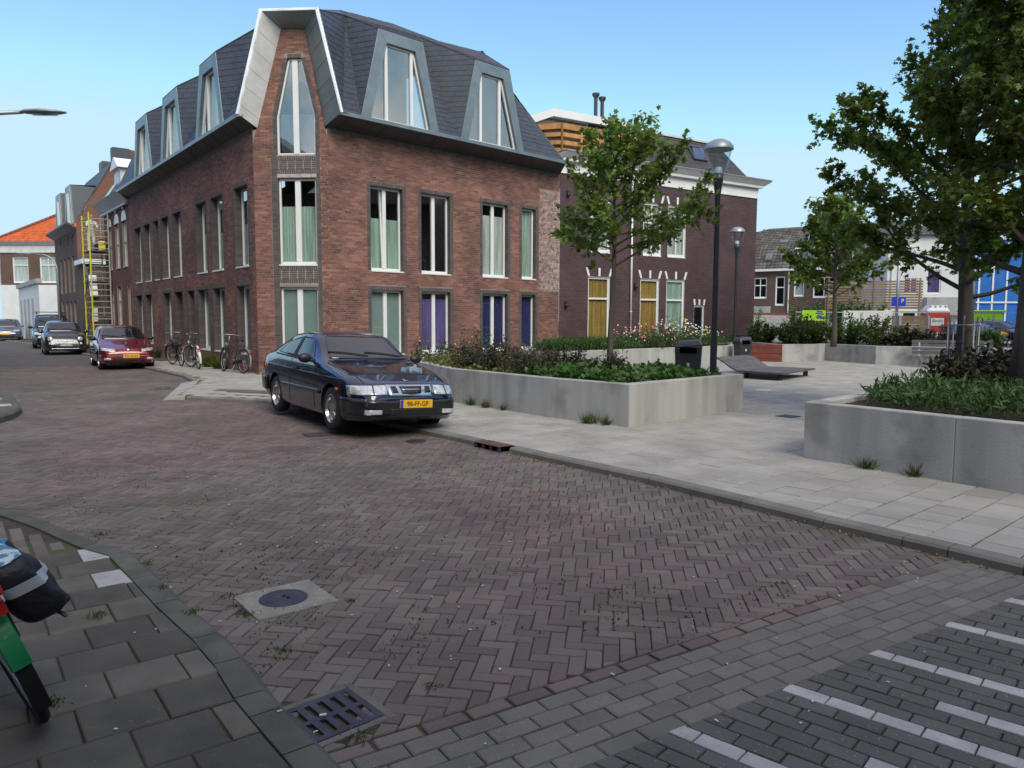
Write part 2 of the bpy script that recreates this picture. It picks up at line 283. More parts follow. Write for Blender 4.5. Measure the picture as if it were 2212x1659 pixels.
# ---------------------------------------------------------------- measured ground layout (metres, camera at the origin)
A2 = (-7.05, 20.83); FL = Fr(A2, -38.3, -1); FC = Fr(A2, 94, 1); B2 = (A2[0]+2.07*math.sin(R(94)), A2[1]+2.07*math.cos(R(94))); FR = Fr(B2, 45.7, 1)
C2 = tuple(FR.P(9.3, 0, 0))[:2]; FB = Fr(C2, 57.5, 1)
def LP(s, e): q = FL.P(s, e, 0); return (q.x, q.y)
KR = [(4.4, 3.1), (3.85, 3.9), (3.27, 4.67), (3.0, 5.04), (2.81, 5.28), (2.44, 5.76), (1.99, 6.41), (1.35, 7.31), (.44, 8.40), (-.03, 9.0), (-.48, 9.55), (-1.21, 10.42), (-2.5, 11.9), (-3.6, 13.1), (-4.73, 14.23), (-6.46, 14.8)]
KL2 = [(-8.09, 18.9), (-8.99, 20.39), LP(3.2, 1.8), LP(12, 1.8), LP(26, 1.85), LP(45, 3.0)]
LKo = [(-.3, 2.2), (-.70, 2.70), (-.91, 2.96), (-1.02, 3.10), (-1.23, 3.41), (-1.45, 3.69), (-1.85, 4.14), (-2.18, 4.54), (-2.58, 5.01), (-2.89, 5.20), (-3.56, 5.73), (-4.35, 6.27), (-6.5, 7.4), (-9, 8.3)]
def offset(pl, d):
    out = []
    for i in range(len(pl)):
        a = Vector(pl[max(i-1, 0)]); b = Vector(pl[min(i+1, len(pl)-1)]); t = (b-a).normalized(); out.append((pl[i][0]+t.y*d, pl[i][1]-t.x*d))
    return out
KRi = offset(KR, .15); KL2i = offset(KL2, .15); LKi = offset(LKo, -.165)
BD = dirv(58); BDn = Vector((-BD.y, BD.x, 0))          # edge between the red road and the grey band
BP = (-.68, 2.59); BIN = (.25, 2.6)
# ---------------------------------------------------------------- ground
g = MB(); g.quad((-300, -60, -.03), (300, -60, -.03), (300, 500, -.03), (-300, 500, -.03)); g.build('ground', 'soil', kind='structure')
g = MB()
for x in range(-60, 26, 2):
    for y in range(-4, 90, 2): g.quad((x, y, -.013), (x+2, y, -.013), (x+2, y+2, -.013), (x, y+2, -.013))
road = g.build('road', 'joint', kind='structure')
def piece(mb, poly, z, ch=.006, dep=.035, dz=0, tilt=(0, 0)):
    n = len(poly); cx = sum(p[0] for p in poly)/n; cy = sum(p[1] for p in poly)/n; vs = []
    def zz(x, y): return z+dz+(x-cx)*tilt[0]+(y-cy)*tilt[1]
    for k in (0, 1, 2):
        for x, y in poly:
            if k == 0:
                L = math.hypot(x-cx, y-cy) or 1; f = 1-min(.4, ch*1.35/L); X = cx+(x-cx)*f; Y = cy+(y-cy)*f; vs.append((X, Y, zz(X, Y)))
            else: vs.append((x, y, zz(x, y)-(ch if k == 1 else dep)))
    fs = [tuple(range(n))]+[(i+n, (i+1) % n+n, (i+1) % n, i) for i in range(n)]+[(i+2*n, (i+1) % n+2*n, (i+1) % n+n, i+n) for i in range(n)]
    mb.add(vs, fs)
def pave(parent, name, polys, z, mat, full=None, ch=.006, jit=.002, tilt=.008, cap=300, dep=.035, stuff='small_pieces'):
    """polys: list of (poly, key) where key=(x,y,angle) for uncut pieces (they share a mesh) or None"""
    polys = sorted(polys, key=lambda q: (sum(p[0] for p in q[0])/len(q[0]))**2+(sum(p[1] for p in q[0])/len(q[0]))**2)
    shared = None; rest = MB()
    for i, (p, key) in enumerate(polys):
        dz = random.uniform(-jit, jit); tl = (random.uniform(-tilt, tilt), random.uniform(-tilt, tilt))
        if i < cap:
            if key and full:
                if shared is None:
                    a, b = full; m = MB(); piece(m, [(-a/2, -b/2), (a/2, -b/2), (a/2, b/2), (-a/2, b/2)], 0, ch, dep); so_ = m.build(name, mat, parent); shared = so_.data; o = so_
                else: o = bpy.data.objects.new(name, shared); COL.objects.link(o); o.parent = parent
                o.location = (key[0], key[1], z+dz); o.rotation_euler = (tl[0], tl[1], key[2]+random.uniform(-.014, .014))
            else:
                m = MB(); piece(m, p, z, ch, dep, dz, tl); m.build(name, mat, parent)
        else: piece(rest, p, z, ch, dep, dz, tl)
    if rest.v: rest.build(stuff, mat, parent, kind='stuff')
def rect(cx, cy, L, W, a):
    c, s = math.cos(a), math.sin(a); return [(cx+x*c-y*s, cy+x*s+y*c) for x, y in ((-L/2, -W/2), (L/2, -W/2), (L/2, W/2), (-L/2, W/2))]
MHc = (-1.315, 4.235); MHa = R(38); GRc = (-.735, 2.965); GRa = R(42)
def seg_side(x, y, pl):
    best = 1e9; res = 1
    for i in range(len(pl)-1):
        a = pl[i]; b = pl[i+1]; dx, dy = b[0]-a[0], b[1]-a[1]; L2 = dx*dx+dy*dy; t = max(0, min(1, ((x-a[0])*dx+(y-a[1])*dy)/L2))
        d = math.hypot(x-a[0]-dx*t, y-a[1]-dy*t)
        if d < best: best = d; res = (d, ((x-a[0])*dy-(y-a[1])*dx), a, b)
    return res
# herringbone road bricks
Lb, Wb = .192, .080; ha = R(-8); ch_, sh_ = math.cos(ha), math.sin(ha); polys = []
PAVE = KR+[(-7.9, 18.75)]+KL2+[(40, 80), (60, 0)]
n1 = int(45/Wb)
for i in range(-n1, n1):
    for j in range(-160, 160):
        bx, by = i*Wb+j*Lb, i*Wb-j*Lb
        for k in (0, 1):
            if k == 0: lx, ly, a = bx+Lb/2, by+Wb/2, ha
            else: lx, ly, a = bx+Lb+Wb/2, by+Wb-Lb/2, ha+math.pi/2
            x = lx*ch_-ly*sh_; y = lx*sh_+ly*ch_
            if not (1.9 < y < 25) or abs(x) > y*.70+.9: continue
            sd = (x-BP[0])*BDn.x+(y-BP[1])*BDn.y
            if sd < .0: continue
            if y > 2.1 and inpoly(x, y, PAVE) and seg_side(x, y, KR)[0] > .2: continue
            if x < 0 and y < 9 and seg_side(x, y, LKo)[0] > .25 and seg_side(x, y, LKo)[1] < 0: continue
            x += random.uniform(-.0015, .0015); y += random.uniform(-.0015, .0015); a += random.uniform(-.014, .014); p = rect(x, y, Lb-random.uniform(.003, .008), Wb-random.uniform(.003, .006), a); key = (x, y, a)
            if sd < .25:
                q = clip(p, (BP[0]+BDn.x*.10, BP[1]+BDn.y*.10), (BDn.x, BDn.y))
                if len(q) < 3 or area(q) < .0015: continue
                if abs(area(q)-area(p)) > 1e-6: p = q; key = None
            if math.hypot(x-MHc[0], y-MHc[1]) < .22 or math.hypot(x-GRc[0], y-GRc[1]) < .16: continue
            if key and abs((x-MHc[0])*math.cos(MHa)+(y-MHc[1])*math.sin(MHa)) < .27 and abs(-(x-MHc[0])*math.sin(MHa)+(y-MHc[1])*math.cos(MHa)) < .24: key = key
            polys.append((p, key))
for k in range(26):       # soldier course along the edge
    c = Vector((BP[0], BP[1], 0))+BD*(k*.205-.3)+BDn*.05
    polys.append((rect(c.x, c.y, .199, .088, R(90-58)), (c.x, c.y, R(90-58))))
pave(road, 'road_brick', polys, 0, 'road', (Lb-.0045, Wb-.0045), ch=.005, jit=.0025, tilt=.010, stuff='distant_road_bricks')
# far part of the street: bricks too far to tell apart
g = MB(); g.quad((-70, 24.6, .0), (10, 24.6, .0), (10, 90, .0), (-70, 90, .0)); g.quad((-40, 24.6, .0), (-70, 24.6, 0), (-70, 8, 0), (-18.3, 24.6, 0)); g.build('far_road_surface', 'farroad', road)
# grey band of concrete pavers and dark parking pavers
band = MB(); band.quad((-1, 1.2, -.012), (9, 1.2, -.012), (9, 6, -.012), (-1, 6, -.012)); lot = band.build('parking_strip', 'joint', kind='structure')
a58 = R(90-58); polys = []; dark = []; white = []
for r in range(5):
    for k in range(-4, 38):
        c = Vector((BP[0], BP[1], 0))+BD*(k*.207+(r % 2)*.1035)-BDn*(.045+.0985*(r+.5)-.045)
        if inview(c.x, c.y, 1.6) or (c.y > 1.5 and abs(c.x) < 2.4): polys.append((rect(c.x, c.y, .201, .0925, a58), (c.x, c.y, a58)))
D3 = dirv(131.5); D3n = Vector((-D3.y, D3.x, 0)); ad = R(90-131.5); rows = {}
bi = Vector((BIN[0], BIN[1], 0))+BDn*.005
ROW = .0905; W0 = Vector((1.27, 3.165, 0)).dot(D3n)
for r in range(-34, 60):
    v = W0+r*ROW
    for k in range(-8, 30):
        off = (.5 if r % 2 else 0)
        # row start on the band edge
        # solve bi + t*BD has dot D3n = v
        t = (v-bi.dot(D3n))/BD.dot(D3n); st = bi+BD*t
        c = st+D3*((k+.5-off)*.185)
        cx, cy = c.x, c.y
        if not (cy > 1.5 and (abs(cx) < cy*.70+1.6)): continue
        p = rect(cx, cy, .178, .083, ad); q = clip(p, (bi.x, bi.y), (-BDn.x, -BDn.y))
        if len(q) < 3 or area(q) < .0012: continue
        key = (cx, cy, ad) if abs(area(q)-area(p)) < 1e-6 else None
        isw = (r % 7 == 0) or ((r-3) % 7 == 0 and k >= 3 and (r//7) % 1 == 0)
        (white if isw else dark).append((q, key))
pave(lot, 'grey_paver', polys, .002, 'grey', (.201, .0925), ch=.005, jit=.0015, tilt=.008)
pave(lot, 'dark_paver', dark, .002, 'dark', (.178, .083), ch=.004, jit=.0015, tilt=.008)
pave(lot, 'white_marking_paver', white, .003, 'white', (.178, .083), ch=.003, jit=.001, tilt=.004)
# left pavement
LPV = LKi+[(-14, 8.5), (-14, -3), (2, -3), (.3, 1.4)]
g = MB(); g.slab([(x, y, -.02) for x, y in LPV], (0, 0, .052)); lpav = g.build('left_pavement', 'joint', kind='structure')
polys = []; T = dirv(53); Tn = Vector((-T.y, T.x, 0)); DIV = (-2.84, 5.0)
for r in range(-40, 40):
    for k in range(-40, 40):
        c = Vector((-1.41, 3.18, 0))+Vector((-T.y, T.x, 0))*((r+.5)*.3-.0)-T*.15+T*(k*.3+(r % 2)*.15)
        if not (c.y > 1.6 and abs(c.x) < c.y*.72+1.2): continue
        if (c.x-DIV[0])*Tn.x+(c.y-DIV[1])*Tn.y > 0.0: continue
        sgn = seg_side(c.x, c.y, LKi); p = rect(c.x, c.y, .294, .294, R(90-53)); key = (c.x, c.y, R(90-53))
        if sgn[1] > 0: 
            if sgn[0] > .2: continue
        if sgn[0] < .25:
            a, b = sgn[2], sgn[3]; L = math.hypot(b[0]-a[0], b[1]-a[1]); n_ = (-(b[1]-a[1])/L, (b[0]-a[0])/L)
            q = clip(p, (a[0]+n_[0]*.004, a[1]+n_[1]*.004), n_)
            if len(q) < 3 or area(q) < .004: continue
            if abs(area(q)-area(p)) > 1e-6: p = q; key = None
        polys.append((p, key))
def near(p, x, y): return math.hypot(sum(q[0] for q in p[0])/len(p[0])-x, sum(q[1] for q in p[0])/len(p[0])-y)
wt = [min(polys, key=lambda p: near(p, -2.34, 4.36)), min(polys, key=lambda p: near(p, -2.83, 4.87))]
polys = [p for p in polys if not any(p is q for q in wt)]
pave(lpav, 'paving_tile', polys, .045, 'tileL', (.294, .294), ch=.006, jit=.004, tilt=.012)
pave(lpav, 'white_tile', wt, .046, 'white', (.294, .294), ch=.005, jit=.002)
polys = []
for r in range(0, 30):
    for k in range(-34, 20):
        c = Vector((DIV[0], DIV[1], 0))+Tn*((k+.5)*.2+(r % 2)*.1)+T*((r-22)*.1)
        if (c.x-DIV[0])*Tn.x+(c.y-DIV[1])*Tn.y < .11 or not inview(c.x, c.y, .5): continue
        s_ = seg_side(c.x, c.y, LKi)
        if s_[1] > 0 or s_[0] < .07: continue
        polys.append((rect(c.x, c.y, .185, .085, R(90-53)+math.pi/2), (c.x, c.y, R(90-53)+math.pi/2)))
pave(lpav, 'mossy_brick', polys, .043, 'road', (.185, .085), ch=.012, jit=.005, tilt=.03)
def kerb(name_parent, pl, off, z, mat, ln=1.0, ch=.02, zb=-.05, flip=1, cut=()):
    """kerb stones along a polyline, pl is the road side edge, off the far side edge"""
    acc = []
    for i in range(len(pl)-1):
        a, b, c, d = pl[i], pl[i+1], off[i+1], off[i]; L = math.hypot(b[0]-a[0], b[1]-a[1]); n = max(1, round(L/ln))
        for k in range(n):
            t0, t1 = (k+.004/L*n)/n, (k+1-.004/L*n)/n
            f = lambda p, q, t: Vector((p[0]+(q[0]-p[0])*t, p[1]+(q[1]-p[1])*t, 0))
            p0, p1, q0, q1 = f(a, b, t0), f(a, b, t1), f(d, c, t0), f(d, c, t1)
            if math.hypot((p0.x+p1.x)/2-(-.30), (p0.y+p1.y)/2-9.25) < .32 and 'gully' in cut: continue
            mb = MB(); e0 = p0+(q0-p0).normalized()*ch; e1 = p1+(q1-p1).normalized()*ch; V = lambda p, h: (p.x, p.y, h)
            vs = [V(p0, zb), V(p0, z-ch), V(e0, z), V(q0, z), V(q0, zb), V(p1, zb), V(p1, z-ch), V(e1, z), V(q1, z), V(q1, zb)]
            mb.add(vs, [(0, 1, 2, 3, 4), (9, 8, 7, 6, 5)]+[(j, j+5, (j+1) % 5+5, (j+1) % 5) for j in range(5)])
            mb.build('kerb_stone', mat, name_parent)
kerb(lpav, LKo, LKi, .048, 'kerbL', 1.0, .045)
# right pavement
PV = KRi+[(-6.5, 14.83), (-7.85, 18.75)]+KL2i[1:]+[(-5, 75), (60, 75), (60, -2), (6, -2)]
g = MB(); g.slab([(x, y, -.02) for x, y in PV], (0, 0, .128)); rpav = g.build('pavement', 'joint', kind='structure')
kerb(rpav, KR, KRi, .122, 'kerb', 1.0, .02, cut=('gully',))
kerb(rpav, KL2, KL2i, .122, 'kerb', 1.0, .02)
PLA = [(1.68, 10.72), (.62, 11.79), (-1.14, 14.0), (-2.45, 17.2), (-1.6, 20.0), (-.35, 18.6), (3.97, 12.81)]
PLB = [(3.31, 8.42), (4.24, 7.11), (5.6, 5.2), (12.5, 10.5), (8.8, 13.65)]
polys = []; T = dirv(48.5); Tn = Vector((-T.y, T.x, 0)); a48 = R(90-48.5)
for r in range(-60, 90):
    for k in range(-60, 90):
        c = Vector((3.24, 5.53, 0))+Tn*((r+.5)*.3)+T*(k*.3+(r % 2)*.15)
        x, y = c.x, c.y
        if not (2.0 < y < 27 and abs(x) < y*.70+1.8) or x < -30: continue
        if y > 20 and ((Vector((x, y, 0))-FL.O).dot(FL.n) < .03 if x < -6 else (y-20.83) > (x+7.05)*.97+.3): continue
        if x < -8 and y > 19 and (Vector((x, y, 0))-FL.O).dot(FL.n) > 1.62: continue
        if (inpoly(x, y, PLA) and seg_side(x, y, PLA+PLA[:1])[0] > .22) or (inpoly(x, y, PLB) and seg_side(x, y, PLB+PLB[:1])[0] > .22): continue
        s_ = seg_side(x, y, KRi); p = rect(x, y, .288, .288, a48); key = (x, y, a48)
        if s_[1] < 0 and s_[0] > .2 and y < 16: continue
        if y >= 14 and not inpoly(x, y, PV): continue
        if s_[0] < .26:
            a, b = s_[2], s_[3]; L = math.hypot(b[0]-a[0], b[1]-a[1]); n_ = ((b[1]-a[1])/L, -(b[0]-a[0])/L)
            q = clip(p, (a[0]+n_[0]*.004, a[1]+n_[1]*.004), n_)
            if len(q) < 3 or area(q) < .003: continue
            if abs(area(q)-area(p)) > 1e-6: p = q; key = None
        if -7.3 < x < -2.5 and 14.2 < y < 20 and -.3 < (x+4.73)*.31+(y-15.2)*.95 < 1.0 and x > -6.2: continue
        polys.append((p, key))
pave(rpav, 'pavement_tile', polys, .12, 'tileR', (.288, .288), ch=.006, jit=.0025, tilt=.007, stuff='distant_pavement_tiles')
g = MB()   # far plaza surface beyond the tiles one can tell apart
g.quad((2, 26.8, .118), (40, 26.8, .118), (40, 70, .118), (2, 70, .118)); g.quad((18.8, 26.8, .118), (12, 17, .118), (40, 17, .118), (40, 26.8, .118)); g.build('far_plaza_surface', 'tileR', rpav)
g = MB(); dcr = Vector((-.95, .31, 0)); ncr = Vector((.31, .95, 0))     # red brick crossing strip between light bands
def strip(c0, L, w, z, mat, nm, nseg):
    for k in range(nseg):
        m = MB(); c = Vector(c0)+dcr*(k+.5)*L/nseg; m.box((c.x, c.y, z-.02), (L/nseg-.006, w, .04), math.atan2(dcr.y, dcr.x)); m.build(nm, mat, rpav)
for i in range(4): strip((-2.7, 14.6+.11*i+.2, 0), 3.9, .1, .122, 'road', 'red_paver', 19)
for i in range(3): strip((-2.7, 14.45-.02, 0) if i == 0 else (-2.7, 15.35+.31*(i-1), 0), 3.9, .29, .121, 'tileR', 'crossing_tile', 13)
# ramp block and sloping slabs at the crossing mouth
mtc = mt['kerb']
for k in range(9):
    u0, u1 = k/9, (k+.96)/9; a = Vector((-6.5, 14.83, .12)).lerp(Vector((-7.85, 18.75, .12)), u0); b = Vector((-6.5, 14.83, .12)).lerp(Vector((-7.85, 18.75, .12)), u1); o_ = Vector((-.62, -.14, -.11))
    g = MB(); g.hexa([a+Vector((0, 0, -.2)), b+Vector((0, 0, -.2)), b+o_+Vector((0, 0, -.06)), a+o_+Vector((0, 0, -.06)), a, b, b+o_, a+o_]); g.build('ramp_slab', 'tileR', rpav)
g = MB(); g.hexa([(-8.15, 16.9, 0), (-7.85, 16.75, 0), (-7.75, 17.05, 0), (-8.05, 17.2, 0), (-8.1, 16.93, .09), (-7.9, 16.83, .12), (-7.8, 17.03, .12), (-8.0, 17.13, .09)]); g.build('ramp_end_block', 'kerbL', rpav, bevel=.01)
# opposite corner pavement on the far left
FCn = [(-7.86, 11.41), (-7.99, 11.94), (-8.32, 12.64), (-10.09, 15.05), (-11.29, 16.46), (-26, 34.5)]
FCi = offset(FCn, -.2)
g = MB(); g.slab([(x, y, -.02) for x, y in FCi+[(-60, 34), (-60, 9)]], (0, 0, .128)); lp2 = g.build('far_left_pavement', 'tileL', kind='structure')
kerb(lp2, [(-10.5, 10.6)]+FCn, [(-10.5, 10.8)]+FCi, .115, 'kerbL', 1.0, .03)
for cx, cy in ((-8.9, 12.75), (-9.75, 13.75)):
    g = MB(); piece(g, rect(cx, cy, .55, .28, R(40)), .122, .005); g.build('white_tile', 'white', lp2)
# manhole, drain grate, small covers
t = thing('manhole', 'round iron manhole cover set in a square concrete slab beside the left kerb', 'manhole', (MHc[0], MHc[1], .004), MHa)
m = MB(); m.box((0, 0, -.02), (.47, .44, .05)); m.build('concrete_frame', M('manhole_concrete', (.22, .22, .19), .9, var=.2, scale=7, bump=.9, bscale=60, stain=((.34, .34, .31), 40, .6, .7)), t, bevel=.008)
m = MB(); m.lathe([(0, .0095), (.05, .0095), (.052, .0075), (.075, .0075), (.077, .0095), (.10, .0095), (.102, .0075), (.118, .0075), (.12, .0095), (.134, .0095), (.138, .006)], 40, (-.01, 0, 0)); m.build('lid', 'iron', t)
for a, b in ((0, .018), (.01, -.018)):
    m = MB(); m.lathe([(0, .0105), (.010, .0105), (.011, .009)], 10, (a, b, 0)); m.build('lift_hole', 'hole', t)
t = thing('drain_grate', 'slotted square iron drain grate beside the kerb at the bottom of the street', 'drain', (GRc[0], GRc[1], .0), GRa)
m = MB(); m.box((0, 0, -.25), (.36, .36, .01)); m.build('gully_floor', 'hole', t)
m = MB()
fr_ = ((-.19, -.155, -.19, .19), (.155, .19, -.19, .19), (-.155, .155, -.19, -.155), (-.155, .155, .155, .19))
for x0, x1, y0, y1 in fr_: m.box(((x0+x1)/2, (y0+y1)/2, -.06), (x1-x0, y1-y0, .13))
m.build('frame', M('grate_surround', (.13, .125, .11), .9, var=.2, scale=8, bump=.6), t, bevel=.004)
m = MB(); xs_ = [-.15]
for k in range(5): c = -.115+k*.0575; xs_ += [c-.0135, c+.0135]
xs_ += [.15]
for i in range(0, len(xs_), 2): m.box(((xs_[i]+xs_[i+1])/2, 0, -.006), (xs_[i+1]-xs_[i], .30, .022))
for i in range(1, len(xs_)-1, 2):
    for y0, y1 in ((-.15, -.122), (-.014, .014), (.122, .15)): m.box(((xs_[i]+xs_[i+1])/2, (y0+y1)/2, -.006), (xs_[i+1]-xs_[i], y1-y0, .0215))
m.build('grating', 'iron', t)
m = MB(); m.box((.0, 0, .008), (.028, .008, .006), .4); tag(m.build('cigarette_butt', 'wpaint'), 'white cigarette butt lying on the iron drain grate', 'litter').location = (-.77, 2.94, .004)
t = thing('kerb_gully', 'rusty brown gully inlet box built into the right kerb', 'drain', (-.28, 9.28, 0), R(38.5+90))
m = MB(); m.box((0, -.06, .113), (.52, .22, .012)); m.build('lid', M('rusty_iron', (.09, .05, .04), .8, var=.3, scale=9, bump=.5), t, bevel=.004)
m = MB(); m.box((0, -.04, .05), (.52, .14, .1)); m.build('inlet_box', 'hole', t)
for k in range(4): m = MB(); m.box((-.24+k*.16, .036, .052), (.06, .016, .105)); m.build('inlet_bar', 'iron', t)
m = MB(); m.lathe([(0, .008), (.13, .008), (.135, .004), (.135, 0)], 28); tag(m.build('inspection_cover', 'iron'), 'small round iron cover in the road just in front of the dark blue car', 'manhole').location = (-1.27, 9.85, .003)
m = MB(); m.box((0, 0, .003), (.62, .34, .012), R(35)); tag(m.build('steel_cover', M('dark_cover', (.05, .042, .045), .7, var=.2, scale=8)), 'dark rectangular cover plate in the road left of the blue car front wheel', 'manhole').location = (-2.6, 10.45, .002)
m = MB(); m.box((0, 0, .126), (.3, .28, .008), R(40)); tag(m.build('plaza_drain', 'iron'), 'dark square drain cover in the plaza paving near the right planter', 'drain').location = (4.45, 12.0, 0)
m = MB(); m.lathe([(0, .126), (.16, .126), (.165, .12)], 20); tag(m.build('plaza_ground_light', M('pale_disc', (.5, .68, .62), .3)), 'pale round ground light set in the plaza tiles', 'ground light').location = (5.55, 16.5, 0)
# ================================================================ buildings
def mortar_wall(mb, fr, s0, s1, z0, z1, holes, e=-.006, thick=None):
    ss = sorted({s0, s1, *[h[0] for h in holes], *[h[1] for h in holes]}); zs = sorted({z0, z1, *[h[2] for h in holes], *[h[3] for h in holes]})
    ss = [s for s in ss if s0 <= s <= s1]; zs = [q for q in zs if z0 <= q <= z1]
    for i in range(len(ss)-1):
        for j in range(len(zs)-1):
            cs, cz = (ss[i]+ss[i+1])/2, (zs[j]+zs[j+1])/2
            if any(h[0] < cs < h[1] and h[2] < cz < h[3] for h in holes): continue
            mb.quad(fr.P(ss[i], e, zs[j]), fr.P(ss[i+1], e, zs[j]), fr.P(ss[i+1], e, zs[j+1]), fr.P(ss[i], e, zs[j+1]))
def brick_face(mb, fr, poly, e0=-.006, e1=0., ch=.0):
    n = len(poly); vs = [fr.P(s, e1, z) for s, z in poly]+[fr.P(s, e0, z) for s, z in poly]
    mb.add(vs, [tuple(range(n))]+[(i, i+n, (i+1) % n+n, (i+1) % n) for i in range(n)])
def brick_wall(parent, fr, s0, s1, z0, z1, holes, mat='brick', outline=None, parts=0, BL=.21, BH=.05, J=.012, center=None, proud=0., e=0.):
    out = []; row = 0; zc = z0
    while zc < z1-.01:
        zt = min(zc+BH, z1); off = [0, .5][row % 2]*(BL+J)+(.055 if row % 4 > 1 else 0); s = s0-off
        while s < s1:
            a, b = max(s, s0), min(s+BL, s1); s += BL+J
            if b-a < .025: continue
            segs = [(a, b)]
            for h in holes:
                if h[2] < zt-.012 and h[3] > zc+.012:
                    ns = []
                    for p, q in segs:
                        if q <= h[0] or p >= h[1]: ns.append((p, q)); continue
                        if p < h[0]: ns.append((p, h[0]))
                        if q > h[1]: ns.append((h[1], q))
                    segs = ns
            for p, q in segs:
                if q-p < .02: continue
                pl = [(p, zc), (q, zc), (q, zt), (p, zt)]
                if outline:
                    for (pp, nn) in outline:
                        pl = clip(pl, pp, nn)
                        if len(pl) < 3: break
                    if len(pl) < 3 or area(pl) < .0004: continue
                out.append(pl)
        zc += BH+J; row += 1
    rest = MB(); nparts = []
    if parts:
        cs, cz = center; idx = sorted(range(len(out)), key=lambda i: (sum(p[0] for p in out[i])/len(out[i])-cs)**2*1.5+(sum(p[1] for p in out[i])/len(out[i])-cz)**2)[:parts]; nparts = set(idx)
    for i, pl in enumerate(out):
        e1 = e+proud+random.uniform(-.0015, .0025)
        if i in nparts: m = MB(); brick_face(m, fr, pl, e-.006, e1); m.build('brick', mat, parent)
        else: brick_face(rest, fr, pl, e-.006, e1)
    return rest
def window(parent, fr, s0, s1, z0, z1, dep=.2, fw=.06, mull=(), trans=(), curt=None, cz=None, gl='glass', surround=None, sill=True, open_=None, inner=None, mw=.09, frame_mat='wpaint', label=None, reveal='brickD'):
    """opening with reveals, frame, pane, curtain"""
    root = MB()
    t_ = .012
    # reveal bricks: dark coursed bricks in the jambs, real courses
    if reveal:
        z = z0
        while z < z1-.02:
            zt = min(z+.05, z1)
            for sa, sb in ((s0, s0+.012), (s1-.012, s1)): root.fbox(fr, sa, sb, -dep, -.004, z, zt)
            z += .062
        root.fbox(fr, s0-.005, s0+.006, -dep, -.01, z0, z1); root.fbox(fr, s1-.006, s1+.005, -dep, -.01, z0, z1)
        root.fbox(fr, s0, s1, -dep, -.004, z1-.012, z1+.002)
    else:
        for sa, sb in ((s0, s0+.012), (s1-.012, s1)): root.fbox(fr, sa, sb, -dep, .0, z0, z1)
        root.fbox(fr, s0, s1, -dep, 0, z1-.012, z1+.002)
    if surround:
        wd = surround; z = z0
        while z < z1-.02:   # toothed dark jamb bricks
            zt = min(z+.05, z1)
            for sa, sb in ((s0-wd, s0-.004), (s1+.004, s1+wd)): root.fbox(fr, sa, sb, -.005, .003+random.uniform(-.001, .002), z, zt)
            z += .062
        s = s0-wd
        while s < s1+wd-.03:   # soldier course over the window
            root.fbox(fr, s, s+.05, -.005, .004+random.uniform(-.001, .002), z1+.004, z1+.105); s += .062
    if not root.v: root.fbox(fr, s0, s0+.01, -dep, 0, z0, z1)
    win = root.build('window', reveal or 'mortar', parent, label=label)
    m = MB(); d0, d1 = -dep-.05, -dep+.012
    m.fbox(fr, s0+.006, s0+fw, d0, d1, z0, z1-.01); m.fbox(fr, s1-fw, s1-.006, d0, d1, z0, z1-.01)
    m.fbox(fr, s0+fw, s1-fw, d0, d1, z1-fw-.01, z1-.01); m.fbox(fr, s0+fw, s1-fw, d0, d1, z0, z0+fw*1.3)
    for q in mull: m.fbox(fr, q-mw/2, q+mw/2, d0, d1+.006, z0+fw*1.3, z1-fw-.01)
    for q in trans: m.fbox(fr, s0+fw, s1-fw, d0, d1+.008, q-.035, q+.035)
    m.build('frame', frame_mat, win, bevel=.006)
    if sill: m = MB(); m.fbox(fr, s0+.002, s1-.002, -dep-.02, .02, z0-.045, z0-.002); m.build('sill', frame_mat, win, bevel=.006)
    qs = [s0+fw]+[x for q in mull for x in (q-mw/2, q+mw/2)]+[s1-fw]
    for i in range(0, len(qs), 2):
        m = MB(); m.fbox(fr, qs[i], qs[i+1], -dep-.028, -dep-.02, z0+fw, z1-fw); m.build('pane', gl, win)
    if curt:
        a, b = cz or (z0, z1); m = MB(); n = max(8, int((s1-s0)/.03)); 
        for i in range(n):
            sa, sb = s0+(s1-s0)*i/n, s0+(s1-s0)*(i+1)/n; f = lambda k: -dep-.075+.014*math.sin(k*2.4)*(0 if 'blind' in curt else 1)
            m.quad(fr.P(sa, f(i), a), fr.P(sb, f(i+1), a), fr.P(sb, f(i+1), b), fr.P(sa, f(i), b))
        if 'blind' in curt:
            z = a
            while z < b: m.fbox(fr, s0, s1, -dep-.074, -dep-.062, z, z+.012); z += .045
        m.build('blind' if 'blind' in curt else 'curtain', curt, win)
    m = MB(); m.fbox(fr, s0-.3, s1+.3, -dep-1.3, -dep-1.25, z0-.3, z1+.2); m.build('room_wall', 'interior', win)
    return win
